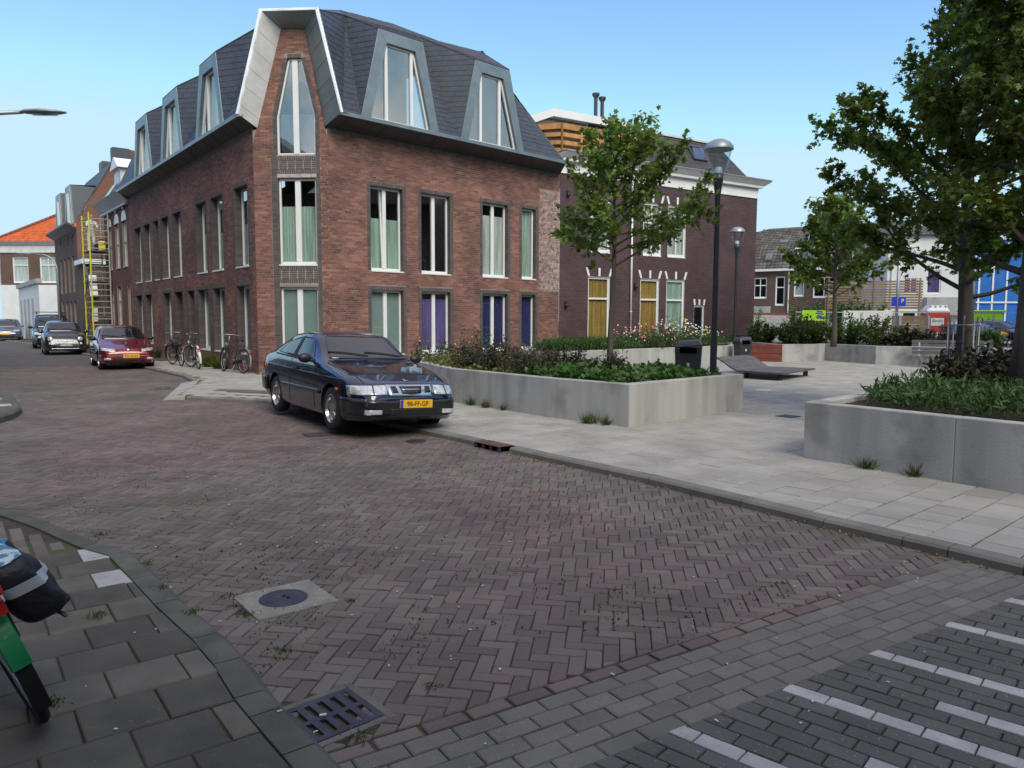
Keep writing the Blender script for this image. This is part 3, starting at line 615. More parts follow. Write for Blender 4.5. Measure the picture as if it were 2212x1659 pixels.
def slates(parent, pl, W=.26, H=.165, name='slate_courses', mat='slate', lift=.008, base=True, away=None):
    """shingles laid on a planar convex polygon given in 3D"""
    P = [Vector(p) for p in pl]; N = Vector((0, 0, 0))
    for i in range(len(P)): N += P[i].cross(P[(i+1) % len(P)])
    N.normalize()
    if away is not None and N.dot(P[0]-Vector(away)) < 0: N = -N
    if away is None and N.z < 0: N = -N
    up = Vector((0, 0, 1))-N*N.z; up.normalize(); h = up.cross(N); O = P[0]
    q = [((p-O).dot(h), (p-O).dot(up)) for p in P]; x0, x1 = min(a for a, b in q), max(a for a, b in q); y0, y1 = min(b for a, b in q), max(b for a, b in q)
    mb = MB()
    if base: mb.poly([p-N*.004 for p in P])
    cen = (sum(a for a, b in q)/len(q), sum(b for a, b in q)/len(q)); r = 0; y = y0
    while y < y1:
        x = x0-(W/2 if r % 2 else 0)-.01
        while x < x1:
            c = [(x+.003, y), (x+W-.003, y), (x+W-.003, y+H), (x+.003, y+H)]
            for i in range(len(q)):
                a, b = q[i], q[(i+1) % len(q)]; n = (-(b[1]-a[1]), b[0]-a[0])
                if (cen[0]-a[0])*n[0]+(cen[1]-a[1])*n[1] < 0: n = (-n[0], -n[1])
                c = clip(c, a, n)
                if len(c) < 3: break
            if len(c) >= 3 and area(c) > .002:
                j = random.uniform(0, .004); f = lambda v: .002+j+lift*(1-(v-y)/H)
                vs = [O+h*u+up*v+N*f(v) for u, v in c]; n = len(vs); mb.add(vs+[O+h*u+up*v for u, v in c], [tuple(range(n))]+[(i, i+n, (i+1) % n+n, (i+1) % n) for i in range(n)])
            x += W
        y += H; r += 1
    return mb.build(name, mat, parent)
bld = thing('corner_building', 'red brick corner building with slate mansard roof and zinc framed trapezoid dormers', 'building', (A2[0], A2[1], 0), world=True)
ZG = 6.98; ZW = 6.62
# --- left facade
UL = [(.55, 1.67), (2.75, 3.88), (4.4, 5.52), (7.3, 8.38), (8.95, 10.0), (10.45, 11.17), (11.75, 12.8), (13.35, 14.45)]
LL = [(.62, 1.65), (2.77, 3.9), (4.35, 5.55), (6.0, 6.77), (7.44, 8.46), (8.97, 10.05), (11.85, 12.94), (13.5, 14.6)]
HL = [(a, b, 3.1, 5.34) for a, b in UL]+[(a, b, (.13 if i in (3, 4) else .6), 2.55) for i, (a, b) in enumerate(LL)]
m = MB(); mortar_wall(m, FL, 0, 15.35, 0, 6.93, HL); m.build('mortar_face', 'mortar', bld)
band_h = lambda hs: [(a-.1, b+.1, c, d+.11) for a, b, c, d in hs]
brick_wall(bld, FL, 0, 15.35, .12, ZW-.0, band_h(HL)).build('wall_bricks', 'brick', bld, kind='stuff')
cur = [('curtG', (3.1, 4.35)), ('curtG', (3.1, 4.3)), ('curtG', (3.1, 4.4)), None, ('curtW', None), None, None, None]
for i, (a, b) in enumerate(UL):
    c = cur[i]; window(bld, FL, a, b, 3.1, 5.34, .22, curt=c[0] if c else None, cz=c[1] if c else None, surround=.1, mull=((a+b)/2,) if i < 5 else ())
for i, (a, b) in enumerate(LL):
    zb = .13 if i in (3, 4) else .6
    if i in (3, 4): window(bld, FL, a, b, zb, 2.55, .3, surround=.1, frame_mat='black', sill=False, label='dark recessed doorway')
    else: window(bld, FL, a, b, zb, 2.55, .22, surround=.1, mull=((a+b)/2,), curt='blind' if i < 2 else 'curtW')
def soldier(fr, s0, s1, z0, z1, parent, mat='brickD', w=.1):
    m = MB(); s = s0
    while s < s1-.03: m.fbox(fr, s, min(s+w, s1), -.005, .004+random.uniform(0, .002), z0, z1); s += w+.012
    m.build('dark_brick_band', mat, parent)
soldier(FL, 0, 15.35, ZW, ZW+.12, bld)
# --- right facade
SR = [(1.33, 2.47), (3.13, 4.27), (5.61, 6.76), (7.41, 8.11)]
HR = [(a, b, 3.0, 5.39) for a, b in SR]+[(a, b, .58, 2.45) for a, b in SR]
m = MB(); mortar_wall(m, FR, 0, 9.31, 0, 6.93, HR); m.build('mortar_face', 'mortar', bld)
wash = (8.27, 9.31, 2.62, 6.1)
brick_wall(bld, FR, 0, 9.31, .12, ZW, band_h(HR)+[wash]).build('wall_bricks', 'brick', bld, kind='stuff')
brick_wall(bld, FR, wash[0], wash[1], wash[2], wash[3], []).build('whitewashed_bricks', 'brickW', bld, kind='stuff', label='pale efflorescent brick patch')
soldier(FR, 0, 9.31, ZW, ZW+.12, bld)
cu = [('curtG', (3.0, 4.5)), None, ('curtW', (3.0, 5.0)), ('curtG', (3.0, 5.3))]
for i, (a, b) in enumerate(SR):
    c = cu[i]; md = (a+b)/2 if i < 3 else None
    window(bld, FR, a, b, 3.0, 5.39, .16, curt=c[0] if c else None, cz=c[1] if c else None, surround=.11, mull=(md,) if md else (), mw=.12)
    window(bld, FR, a, b, .58, 2.45, .16, curt=['blind', 'curtP', 'curtB', 'curtB'][i], cz=(.58, [2.36, 2.22, 2.4, 2.4][i]), surround=.11, mull=(md,) if md else (), mw=.12)
# one casement of the first upper window tilted open
m = MB(); P = FR.P
for q in ((1.40, 1.44), (1.80, 1.85)): m.hexa([P(q[0], -.13, 3.08), P(q[1], -.13, 3.08), P(q[1], -.17, 3.08), P(q[0], -.17, 3.08), P(q[0]-.04, -.02-.18, 5.3), P(q[1]-.04, -.02-.18, 5.3), P(q[1]-.04, -.06-.2, 5.3), P(q[0]-.04, -.06-.2, 5.3)])
m.build('tilted_casement', 'wpaint', bld)
# --- chamfered corner with its gable
OUT = [((.15, 6.7), (9.3-6.7, -(.83-.15))), ((2.07-.0, 6.7), (-(9.3-6.7), -(2.07-1.5)))]
HC_ = [(.66, 1.73, 3.09, 5.42), (.66, 1.73, .3, 2.48)]
penta = [(.66, 6.03), (1.73, 6.03), (1.74, 7.05), (1.39, 8.56), (1.01, 8.56), (.66, 7.03)]
dh = [(.48, 1.86, .12, 6.02)]
m = MB(); mortar_wall(m, FC, 0, 2.07, 0, 6.7, HC_+[(.66, 1.73, 6.03, 6.7)])
E_ = -.006; q = lambda s, z: FC.P(s, E_, z)
m.poly([q(0.12, 6.7), q(.66, 6.7), q(.66, 7.03), q(1.01, 8.56), q(.84, 9.3)]); m.poly([q(1.73, 6.7), q(2.0, 6.7), q(1.5, 9.3), q(1.39, 8.56), q(1.74, 7.05)]); m.poly([q(.84, 9.3), q(1.01, 8.56), q(1.39, 8.56), q(1.5, 9.3)])
m.build('mortar_face', 'mortar', bld)
rs = [brick_wall(bld, FC, 0, 2.07, .12, 6.0, dh, parts=150, center=(1, 5.2)), brick_wall(bld, FC, 0.0, 2.07, 6.02, 9.3, [(.52, 1.88, 6.02, 7.0)], outline=[((.10, 6.75), (2.55, -.72)), ((2.0, 6.75), (-2.55, -.5))], parts=0)]
# keep gable bricks outside the pentagonal window
gb = MB(); allg = MB()
def ins(s, z, g=.1):
    if z < 7.04: return .66-g < s < 1.73+g
    t = (z-7.04)/(8.56-7.04); return .66+.35*t-g < s < 1.74-.35*t+g and z < 8.56+g
rs2 = []
rr = random.Random(3); z = 6.02; row = 0; gp = []
while z < 9.28:
    s = -(.11 if row % 2 else 0)
    while s < 2.07:
        zt = min(z+.05, 9.3); pl = [(max(s, 0), z), (s+.21, z), (s+.21, zt), (max(s, 0), zt)]; s += .222
        for pp, nn in (((.12, 6.75), (2.55, -.72)), ((2.0, 6.75), (-2.55, -.5))):
            pl = clip(pl, pp, nn)
            if len(pl) < 3: break
        if len(pl) < 3: continue
        zm = z+.025; t = max(0, min(1, (zm-7.04)/1.52)); lo, hi = (.66+.35*t-.1, 1.74-.35*t+.1)
        if zm < 8.66:
            for side in (0, 1):
                pc = clip(pl, ((lo, zm) if side == 0 else (hi, zm)), ((-1, 0) if side == 0 else (1, 0)))
                if len(pc) >= 3 and area(pc) > .0006: gp.append(pc)
        elif area(pl) > .0006: gp.append(pl)
    z += .062; row += 1
for i, pl in enumerate(gp):
    m = MB(); brick_face(m, FC, pl, -.006, random.uniform(-.0015, .0025))
    if i % 4 == 0 and i < 600: m.build('brick', 'brick', bld)
    else: gb.add(m.v, m.f)
gb.build('gable_bricks', 'brick', bld, kind='stuff'); rs[0].build('wall_bricks', 'brick', bld, kind='stuff')
# dark brick surround of the pentagon and the two dark panels
m = MB()
def ramp_br(pa, pb, n, wd):
    a, b = Vector((pa[0], pa[1])), Vector((pb[0], pb[1])); t = (b-a).normalized(); nn = Vector((t.y, -t.x)); L = (b-a).length; k = int(L/.062)
    for i in range(k):
        p0 = a+t*(i*L/k+.004); p1 = a+t*((i+1)*L/k-.008); qs = [p0, p1, p1+nn*wd*n, p0+nn*wd*n]; brick_face(m, FC, [(v.x, v.y) for v in qs], -.006, .003+random.uniform(0, .002))
ramp_br((.66, 5.95), (.66, 7.03), -1, .1); ramp_br((.66, 7.03), (1.01, 8.56), -1, .1); ramp_br((1.01, 8.56), (1.39, 8.56), -1, .1); ramp_br((1.39, 8.56), (1.74, 7.05), -1, .1); ramp_br((1.74, 7.05), (1.74, 5.95), -1, .1)
for z0_, z1_ in ((5.53, 6.0), (2.58, 3.05)):
    s = .5
    while s < 1.84: m.fbox(FC, s, s+.05, -.005, .004, z1_-.1, z1_-.004); m.fbox(FC, s, s+.05, -.005, .004, z0_, z0_+.1) if z0_ > 5 or 1 else None; s += .062
    z = z0_+.11
    while z < z1_-.12:
        for k in range(6): m.fbox(FC, .5+k*.225, .5+k*.225+.205, -.005, .006, z, z+.035)
        z += .055
for a in (.49, 1.84-.1): 
    z = 3.05 if 0 else .13
    while z < 6.0: m.fbox(FC, a+.005 if a < 1 else 1.745, .655 if a < 1 else 1.855, -.005, .003, z, z+.05); z += .062
m.build('dark_brick_surround', 'brickD', bld)
for z0_, z1_ in ((2.55, 3.09), (5.43, 6.03)): m = MB(); m.fbox(FC, .49, 1.86, -.012, -.005, z0_, z1_); m.build('pale_joint_panel', 'mortarL', bld)
window(bld, FC, .66, 1.73, 3.09, 5.42, .1, mull=(1.19,), curt='curtG', cz=(3.1, 4.67), mw=.15)
window(bld, FC, .66, 1.73, .3, 2.48, .1, mull=(1.19,), curt='blind', mw=.15)
def poly_window(fr, out, mulls, dep, gl, parent, fw=.07, curt=None, mw=.08, lean=0, label=None, name='window'):
    """frame following a convex outline (list of (s,z)), verticals at mulls"""
    cs = sum(p[0] for p in out)/len(out); cz = sum(p[1] for p in out)/len(out); n = len(out)
    def inset(d):
        lines = []
        for i in range(n):
            a, b = Vector(out[i]), Vector(out[(i+1) % n]); t = (b-a).normalized(); nn = Vector((-t.y, t.x))
            if (Vector((cs, cz))-a).dot(nn) < 0: nn = -nn
            lines.append((a+nn*d, t))
        pts = []
        for i in range(n):
            p, t = lines[i-1]; q, u = lines[i]; den = t.x*u.y-t.y*u.x; k = ((q.x-p.x)*u.y-(q.y-p.y)*u.x)/den; pts.append(p+t*k)
        return pts
    I = inset(fw); m = MB()
    for i in range(n):
        a, b, c, d = Vector(out[i]), Vector(out[(i+1) % n]), I[(i+1) % n], I[i]
        m.hexa([fr.P(p.x, -dep+.02, p.y) for p in (a, b, c, d)]+[fr.P(p.x, -dep-.05, p.y) for p in (a, b, c, d)])
    def zr(s):
        zs = []
        for i in range(n):
            a, b = I[i], I[(i+1) % n]
            if (a.x-s)*(b.x-s) < 0: zs.append(a.y+(b.y-a.y)*(s-a.x)/(b.x-a.x))
        return min(zs), max(zs)
    for q in mulls: lo, hi = zr(q); m.fbox(fr, q-mw/2, q+mw/2, -dep-.05, -dep+.03, lo-.02, hi+.02)
    w_ = m.build(name, 'wpaint', parent, bevel=.005, label=label)
    m = MB(); m.slab([fr.P(p.x, -dep-.02, p.y) for p in I], fr.n*-.008); m.build('pane', gl, w_)
    if curt: m = MB(); zt = cz; m.fbox(fr, min(p.x for p in I), max(p.x for p in I), -dep-.16, -dep-.15, min(p.y for p in I), curt[1]); m.build('curtain', curt[0], w_)
    return w_
m = MB()   # pentagon reveal
for i in range(6):
    a, b = penta[i], penta[(i+1) % 6]; m.quad(FC.P(a[0], 0, a[1]), FC.P(b[0], 0, b[1]), FC.P(b[0], -.12, b[1]), FC.P(a[0], -.12, a[1]))
m.build('gable_window_reveal', 'brickD', bld)
poly_window(FC, penta, (1.19,), .09, 'glassR', bld, .05, ('curtW', 7.15), mw=.15)
m = MB(); m.fbox(FC, .2, 1.9, -.9, -.85, 6.0, 9.0); m.build('room_wall', 'interior', bld)
# --- zinc portal around the gable
ec = .5; OP = [(-.16, 6.98), (.55, 9.57), (1.97, 9.57), (2.59, 6.98)]; IP = [(.12, 6.75), (.84, 9.31), (1.50, 9.31), (2.0, 6.75)]
def panels(p0, p1, q0, q1, n, name, mat, parent, th=.02, gap=.004):
    p0, p1, q0, q1 = map(Vector, (p0, p1, q0, q1)); nn = (p1-p0).cross(q0-p0).normalized()*th
    for k in range(n):
        a, b = (k+gap)/n, (k+1-gap)/n; m = MB(); c = [p0.lerp(p1, a), p0.lerp(p1, b), q0.lerp(q1, b), q0.lerp(q1, a)]; m.slab([v+nn*(.3 if k % 2 else 0) for v in c], nn); m.build(name, mat, parent)
o3 = [FC.P(s, ec, z) for s, z in OP]; i3 = [FC.P(s, -.008, z) for s, z in IP]
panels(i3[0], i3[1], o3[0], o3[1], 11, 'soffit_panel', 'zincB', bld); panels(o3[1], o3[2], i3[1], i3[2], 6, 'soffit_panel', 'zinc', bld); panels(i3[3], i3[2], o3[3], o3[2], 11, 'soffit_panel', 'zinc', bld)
m = MB(); cs, cz = 1.2, 8
def shr(p, d): return (p[0]+(1.2-p[0])/abs(1.2-p[0])*-d, p[1]+(d if p[1] > 8 else 0))
for i in range(3):
    a, b = OP[i], OP[i+1]; a2, b2 = shr(a, .07), shr(b, .07)
    m.hexa([FC.P(a[0], ec+.03, a[1]), FC.P(b[0], ec+.03, b[1]), FC.P(b[0], ec-.12, b[1]), FC.P(a[0], ec-.12, a[1]), FC.P(a2[0], ec+.03, a2[1]), FC.P(b2[0], ec+.03, b2[1]), FC.P(b2[0], ec-.12, b2[1]), FC.P(a2[0], ec-.12, a2[1])])
m.build('portal_frame', 'zincB', bld, bevel=.008)
# --- gutters and flared soffits
eR, eL = .70, .45
gl_, gr_ = FC.P(-.16, ec, ZG), FC.P(2.59, ec, ZG)
def eaves(a_in, a_out, b_in, b_out, n, parent):
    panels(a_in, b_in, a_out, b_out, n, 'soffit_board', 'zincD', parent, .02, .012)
    m = MB(); a, b = Vector(a_out), Vector(b_out); t = (b-a).normalized(); o_ = (Vector(a_out)-Vector(a_in)); o_.z = 0; o_ = (o_-t*o_.dot(t)).normalized()
    m.hexa([a+o_*.02+Vector((0, 0, -.05)), b+o_*.02+Vector((0, 0, -.05)), b-o_*.12+Vector((0, 0, -.03)), a-o_*.12+Vector((0, 0, -.03)), a+o_*.02+Vector((0, 0, .05)), b+o_*.02+Vector((0, 0, .05)), b-o_*.12+Vector((0, 0, .05)), a-o_*.12+Vector((0, 0, .05))]); m.build('gutter', 'zinc', parent)
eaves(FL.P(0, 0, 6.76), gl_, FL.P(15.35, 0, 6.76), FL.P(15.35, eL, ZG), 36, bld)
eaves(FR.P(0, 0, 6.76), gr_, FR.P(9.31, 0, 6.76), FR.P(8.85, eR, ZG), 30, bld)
m = MB(); m.poly([FL.P(0, 0, 6.76), FC.P(.13, -.01, 6.75), gl_]); m.poly([FR.P(0, 0, 6.76), FC.P(1.99, -.01, 6.75), gr_]); m.build('corner_soffit', 'zincD', bld, kind='stuff')
m = MB(); m.poly([FR.P(9.31, 0, 6.76), FR.P(8.85, eR, ZG+.04), FR.P(9.31, -.2, ZG+.04)]); m.poly([FL.P(15.35, 0, 6.7), FL.P(15.35, eL, ZG+.04), FL.P(15.35, -.2, ZG+.04)]); m.build('gutter_end', 'zincD', bld)
# --- folded mansard
cenr = FC.P(1, -6, 6)
def mansard(fr, e, dorm, first, last, zt, apx_e, zr, endp, par, gls, curtw):
    zg = ZG+.03; k = len(dorm); pa = None
    mids = []
    prev = first   # (point at gutter, upper corner)
    for i, (b0, b1, t0, t1) in enumerate(dorm):
        B0, B1, T0, T1 = fr.P(b0, e, zg), fr.P(b1, e, zg), fr.P(t0, e, zt), fr.P(t1, e, zt)
        apx = fr.P((prev[2]+b0)/2, apx_e, zr-.16) if prev[3] is None else prev[3]
        slates(par, [prev[0], B0, apx], away=cenr); slates(par, [prev[0], apx, prev[1]], away=cenr); slates(par, [B0, T0, apx], away=cenr)
        mids.append((apx, prev[1], T0))
        # zinc face of the dormer with window
        w_ = .22; ib0, ib1 = b0+.30, b1-.30; it0, it1 = t0+.27, t1-.27; zt2 = zt-.32
        m = MB()
        for P4 in ([(b0, zg), (ib0, zg), (it0, zt2), (t0, zt)], [(ib1, zg), (b1, zg), (t1, zt), (it1, zt2)], [(t0, zt), (it0, zt2), (it1, zt2), (t1, zt)]):
            m.slab([fr.P(s, e+.02, z) for s, z in P4], fr.n*-.12)
        dm = m.build('dormer_face', 'zinc', par, bevel=.006)
        o_ = [(ib0, zg+.02), (ib1, zg+.02), (it1, zt2), (it0, zt2)]; wd = it1-it0
        F2 = Fr((fr.P(0, e, 0).x, fr.P(0, e, 0).y), fr.az, 1); F2.d, F2.n = fr.d, fr.n
        poly_window(F2, o_, (it0+.03, it1-.08), .10, gls, dm, .05, mw=.09, name='window')
        m = MB(); m.fbox(F2, b0, b1, -1.6, -1.55, zg, zt-.3); m.build('room_wall', 'interior', dm)
        if curtw:
            m = MB()
            for q in range(10):
                s = ib0+.05+(ib1-ib0-.1)*q/10; f_ = abs((q+.5)/10-.5)*2
                m.quad(fr.P(s, e-.3-.03*(q % 2), zg), fr.P(s+.22, e-.33+.03*(q % 2), zg), fr.P(it0+(it1-it0)*(q+.8)/10, e-.3, zt2), fr.P(it0+(it1-it0)*q/10, e-.3, zt2))
            m.build('curtain', 'curtW', dm)
        prev = (B1, T1, b1, None)
    if last: slates(par, [prev[0], last[0], last[1]], away=cenr); slates(par, [prev[0], last[1], prev[1]], away=cenr); 
    return mids, prev
ZT = 9.43; ZR = 10.42
gbR = FC.P(2.59+.05, ec-.02, ZG); tR = FC.P(1.97+.05, ec-.02, 9.6); tL = FC.P(.55-.05, ec-.02, 9.6); gbL = FC.P(-.2, ec-.02, ZG)
apR0 = FR.P(.85, -.4, 9.95); RE = FR.P(6.3, -.9, ZR); 
hip = FR.P(8.75, eR, ZG+.03)
mids, prev = mansard(FR, eR, [(.61, 3.26, 1.19, 2.70), (4.1, 6.78, 4.68, 6.12)], (gbR, tR, .2, apR0), None, ZT, -.9, ZR, None, bld, 'glassR', False)
slates(bld, [prev[0], hip, RE, prev[1]][0:1]+[hip, RE], away=cenr); slates(bld, [prev[0], RE, prev[1]], away=cenr)
back = FR.P(9.0, -4, ZG); RB = FR.P(6.6, -4, ZR+.2)
slates(bld, [hip, back, RB, RE], away=cenr)
# upper roof planes
apx1 = mids[1][0]; r0 = FR.P(.0, -1.6, ZR+.12)
T = lambda s: FR.P(s, eR, ZT+.02)
apex = FR.P(.0, -1.15, ZR+.30)
def uroof(pts): slates(bld, pts, mat='slateU', name='upper_roof', lift=.008, away=FC.P(1, -4, 3))
uroof([apR0, T(1.19), T(2.70), FR.P(3.4, -.9, ZR)]) if 0 else None
for tri in ([apR0+Vector((0, 0, .03)), T(1.19), T(2.70)], [apR0+Vector((0, 0, .03)), T(2.70), apx1+Vector((0, 0, .03))], [apx1+Vector((0, 0, .03)), T(4.68), T(6.12)], [apx1+Vector((0, 0, .03)), T(6.12), RE+Vector((0, 0, .02))], [apR0+Vector((0, 0, .03)), apx1+Vector((0, 0, .03)), FR.P(3, -1.2, ZR+.12)], [apR0+Vector((0, 0, .03)), FR.P(3, -1.2, ZR+.12), FR.P(1.0, -.9, 10.3)], [apx1+Vector((0, 0, .03)), RE+Vector((0, 0, .02)), FR.P(6, -1.4, ZR+.12)], [apx1+Vector((0, 0, .03)), FR.P(6, -1.4, ZR+.12), FR.P(3, -1.2, ZR+.12)]): uroof(tri)
# left side
ZTL = 9.02; ZRL = 9.86
DL = [(.95, 3.62, 1.45, 2.98), (5.05, 7.8, 5.5, 7.25), (9.0, 11.9, 9.6, 11.3)]
apL0 = FL.P(.1, -.5, 9.62)
midl, prevl = mansard(FL, eL, DL, (gbL, tL, -.2, apL0), None, ZTL, -.8, ZRL, None, bld, 'glass', True)
EL_ = FL.P(15.3, eL, ZG+.03); RL = FL.P(14.6, -.8, ZRL); slates(bld, [prevl[0], EL_, RL], away=cenr); slates(bld, [prevl[0], RL, prevl[1]], away=cenr); slates(bld, [EL_, FL.P(15.3, -4, ZG), FL.P(14.9, -4, ZRL), RL], away=cenr)
TL = lambda s: FL.P(s, eL, ZTL+.02); up_ = Vector((0, 0, .03)); pa = apL0
for i, (b0, b1, t0, t1) in enumerate(DL):
    nx = midl[i+1][0] if i+1 < len(midl) else RL
    uroof([pa+up_, TL(t0), TL(t1)]); uroof([pa+up_, TL(t1), nx+up_]); pa = nx
m = MB()    # zinc ridge flashings and flat roof
top = [FC.P(.6, -2.2, 10.55), FR.P(1.0, -.9, 10.3), FR.P(3, -1.2, ZR+.12), FR.P(6, -1.4, ZR+.12), RE, RB, FL.P(8, -6, 9.9), RL, midl[2][0]+up_, midl[1][0]+up_, apL0+up_]
m.poly([p for p in top]); 
for a, b in ((tL, tR),): m.poly([a, b, FR.P(1.0, -.9, 10.3), FC.P(.6, -2.2, 10.55), apL0+up_])
m.poly([tR, apR0+up_, FR.P(1.0, -.9, 10.3)]); m.poly([tL, apL0+up_, FC.P(.6, -2.2, 10.55)])
m.build('flat_roof', 'slateU', bld)
m = MB()
for a, b in ((T(1.19), apR0+up_), (T(2.7), apx1+up_), (T(4.68), apx1+up_), (T(6.12), RE+up_), (TL(1.45), apL0+up_), (TL(5.5), midl[1][0]+up_), (TL(2.98), midl[1][0]+up_), (TL(7.25), midl[2][0]+up_), (TL(9.6), midl[2][0]+up_), (TL(11.3), RL+up_), (tR, apR0+up_), (T(1.19), T(2.7)), (T(4.68), T(6.12)), (TL(1.45), TL(2.98)), (TL(5.5), TL(7.25)), (TL(9.6), TL(11.3)), (hip, RE)): m.tube([a, b], .022, 5)
m.build('roof_flashing', 'zincD', bld)
# back walls closing the volume
m = MB(); bk = [FL.P(15.35, 0, 0), FL.P(15.35, -7, 0), FR.P(9.31, -7, 0), FR.P(9.31, 0, 0)]
for i in range(3): a, b = bk[i], bk[i+1]; m.quad(a, b, b+Vector((0, 0, 6.9)), a+Vector((0, 0, 6.9)))
m.build('rear_wall', 'mortar', bld)
# ---------------------------------------------------------------- aubergine painted house
hs = thing('painted_house', 'aubergine painted brick house with thick white cornice and white keystones', 'house', (C2[0], C2[1], 0), world=True)
WB = [(1.34, 2.37, .55, 3.18), (3.9, 4.88, .55, 3.18), (5.28, 6.27, .55, 3.18), (6.84, 7.42, .13, 2.17), (1.4, 2.35, 4.1, 6.1), (4.0, 4.95, 4.1, 6.1), (5.3, 6.27, 4.1, 6.1)]
m = MB(); mortar_wall(m, FB, .02, 10.5, 0, 6.9, WB, e=-.005); q = FB.P; m.quad(q(10.5, -.005, 0), q(10.5, -7, 0), q(10.5, -7, 6.9), q(10.5, -.005, 6.9)); m.build('wall', 'purpleM', hs)
brick_wall(hs, FB, .02, 10.5, .95, 6.8, WB).build('wall_bricks', 'purple', hs, kind='stuff')
brick_wall(hs, FB, .02, 10.5, .12, .95, WB).build('plinth_bricks', 'anthr', hs, kind='stuff')
for i, (a, b, c, d) in enumerate(WB):
    if i == 3:
        w_ = window(hs, FB, a, b, c, d, .05, curt=None, reveal='wpaint', sill=False, frame_mat='wpaint', fw=.045, label='small leaded glass door', gl='glass')
        m = MB()
        for k in range(1, 4): m.fbox(FB, a+k*(b-a)/4-.008, a+k*(b-a)/4+.008, -.07, -.05, c, d)
        for k in range(1, 7): m.fbox(FB, a, b, -.07, -.05, c+k*.29-.008, c+k*.29+.008)
        m.build('leading', 'black', w_)
    else:
        window(hs, FB, a, b, c, d, .06, fw=.07, trans=(2.38,) if i < 3 else (5.35,), mull=((a+b)/2,) if i > 3 else (), mw=.05, curt=['curtY', 'curtY', 'curtG', None, 'curtW', 'curtW', 'curtW'][i], reveal='wpaint', gl='glass')
    m = MB(); n3 = ((a+.02, -.10), ((a+b)/2, 0), (b-.02, .10)) if i != 3 else ((a+.03, -.04), ((a+b)/2, 0), (b-.03, .04))
    for s, t_ in n3:
        h = .30 if i != 3 else .24; m = MB(); m.hexa([q(s-.045, .02, d+.03), q(s+.045, .02, d+.03), q(s+.045, -.0, d+.03), q(s-.045, 0, d+.03), q(s-.05+t_, .02, d+.03+h), q(s+.05+t_, .02, d+.03+h), q(s+.05+t_, 0, d+.03+h), q(s-.05+t_, 0, d+.03+h)]); m.build('keystone', 'wpaint', hs)
m = MB(); m.fbox(FB, 0.02, 10.52, 0, .05, 6.78, 6.86); m.fbox(FB, 0.02, 10.52, 0, .03, 6.86, 7.2); m.fbox(FB, 0.02, 10.6, 0, .2, 7.2, 7.3)
m.hexa([q(0, .2, 7.3), q(10.7, .2, 7.3), q(10.6, -.3, 7.3), q(0, -.3, 7.3), q(0, .42, 7.5), q(10.98, .42, 7.5), q(10.6, -.3, 7.5), q(0, -.3, 7.5)]); m.build('cornice', 'wpaint', hs, bevel=.012)
m = MB(); m.fbox(FB, 0, 10.9, -.1, .44, 7.5, 7.54); m.build('gutter_edge', 'steel', hs)
slates(hs, [q(2.2, -.15, 7.52), q(10.25, -.15, 7.52), q(9.3, -1.3, 9.15), q(2.2, -1.3, 9.15)], W=.3, H=.3, mat=M('dark_bitumen_slate', (.05, .046, .05), .75, isl=.08, var=.12), name='mansard_front')
slates(hs, [q(10.25, -.15, 7.52), q(10.4, -6, 7.52), q(9.3, -6, 9.15), q(9.3, -1.3, 9.15)], name='mansard_side')
m = MB(); m.fbox(FB, 2.2, 9.35, -1.42, -1.2, 9.12, 9.2); m.fbox(FB, 9.0, 9.5, -1.5, -1.12, 9.1, 9.26); m.build('ridge_flashing', 'wpaintD', hs)
m = MB(); m.fbox(FB, 2.2, 9.3, -6, -1.3, 7.5, 9.12); m.build('roof_body', 'slateU', hs)
fk = thing('roof_window', 'tilted open roof window in the dark mansard of the painted house', 'roof window', (0, 0, 0), world=True)
fk.matrix_basis = Matrix.Translation(q(7.6, -.4, 8)); m = MB()
pr = lambda s, u, o=0: q(s, -.15-1.15*u+o*.82, 7.52+1.63*u+o*.58)
for a, b, c, d in ((7.2, 7.28, .38, .8), (7.92, 8.0, .38, .8), (7.28, 7.92, .38, .43), (7.28, 7.92, .75, .8)): m.hexa([pr(a, c), pr(b, c), pr(b, d), pr(a, d), pr(a, c, .1), pr(b, c, .1), pr(b, d, .1), pr(a, d, .1)])
m.build('frame', 'zincD', fk); m = MB(); m.hexa([pr(7.28, .43, .05), pr(7.92, .43, .05), pr(7.92, .66, .18), pr(7.28, .66, .18), pr(7.28, .43, .08), pr(7.92, .43, .08), pr(7.92, .66, .21), pr(7.28, .66, .21)]); m.build('pane', 'glassR', fk); m = MB(); m.quad(pr(7.28, .43, .01), pr(7.92, .43, .01), pr(7.92, .75, .01), pr(7.28, .75, .01)); m.build('opening', 'interior', fk)
# white roof extension with flues and larch terrace
ex = thing('roof_extension', 'white roof extension with a low pitched fascia behind the larch terrace', 'roof extension', q(0, 0, 7.5), world=True)
m = MB(); e2 = -1.3
m.slab([q(-2.4, e2, 7.5), q(3.9, e2, 7.5), q(3.9, e2, 9.05), q(.4, e2, 9.05), q(-2.4, e2, 8.1)], FB.n*-4); m.build('wall', 'wpaintD', ex)
for pa_, pb_ in (((-2.0, 8.3), (.4, 9.3)), ((.4, 9.3), (4.1, 9.3))):
    m = MB(); m.hexa([q(pa_[0], e2+.35, pa_[1]-.28), q(pb_[0], e2+.35, pb_[1]-.28), q(pb_[0], e2-4, pb_[1]-.28), q(pa_[0], e2-4, pa_[1]-.28), q(pa_[0], e2+.35, pa_[1]), q(pb_[0], e2+.35, pb_[1]), q(pb_[0], e2-4, pb_[1]), q(pa_[0], e2-4, pa_[1])]); m.build('roof_fascia', 'wpaint', ex)
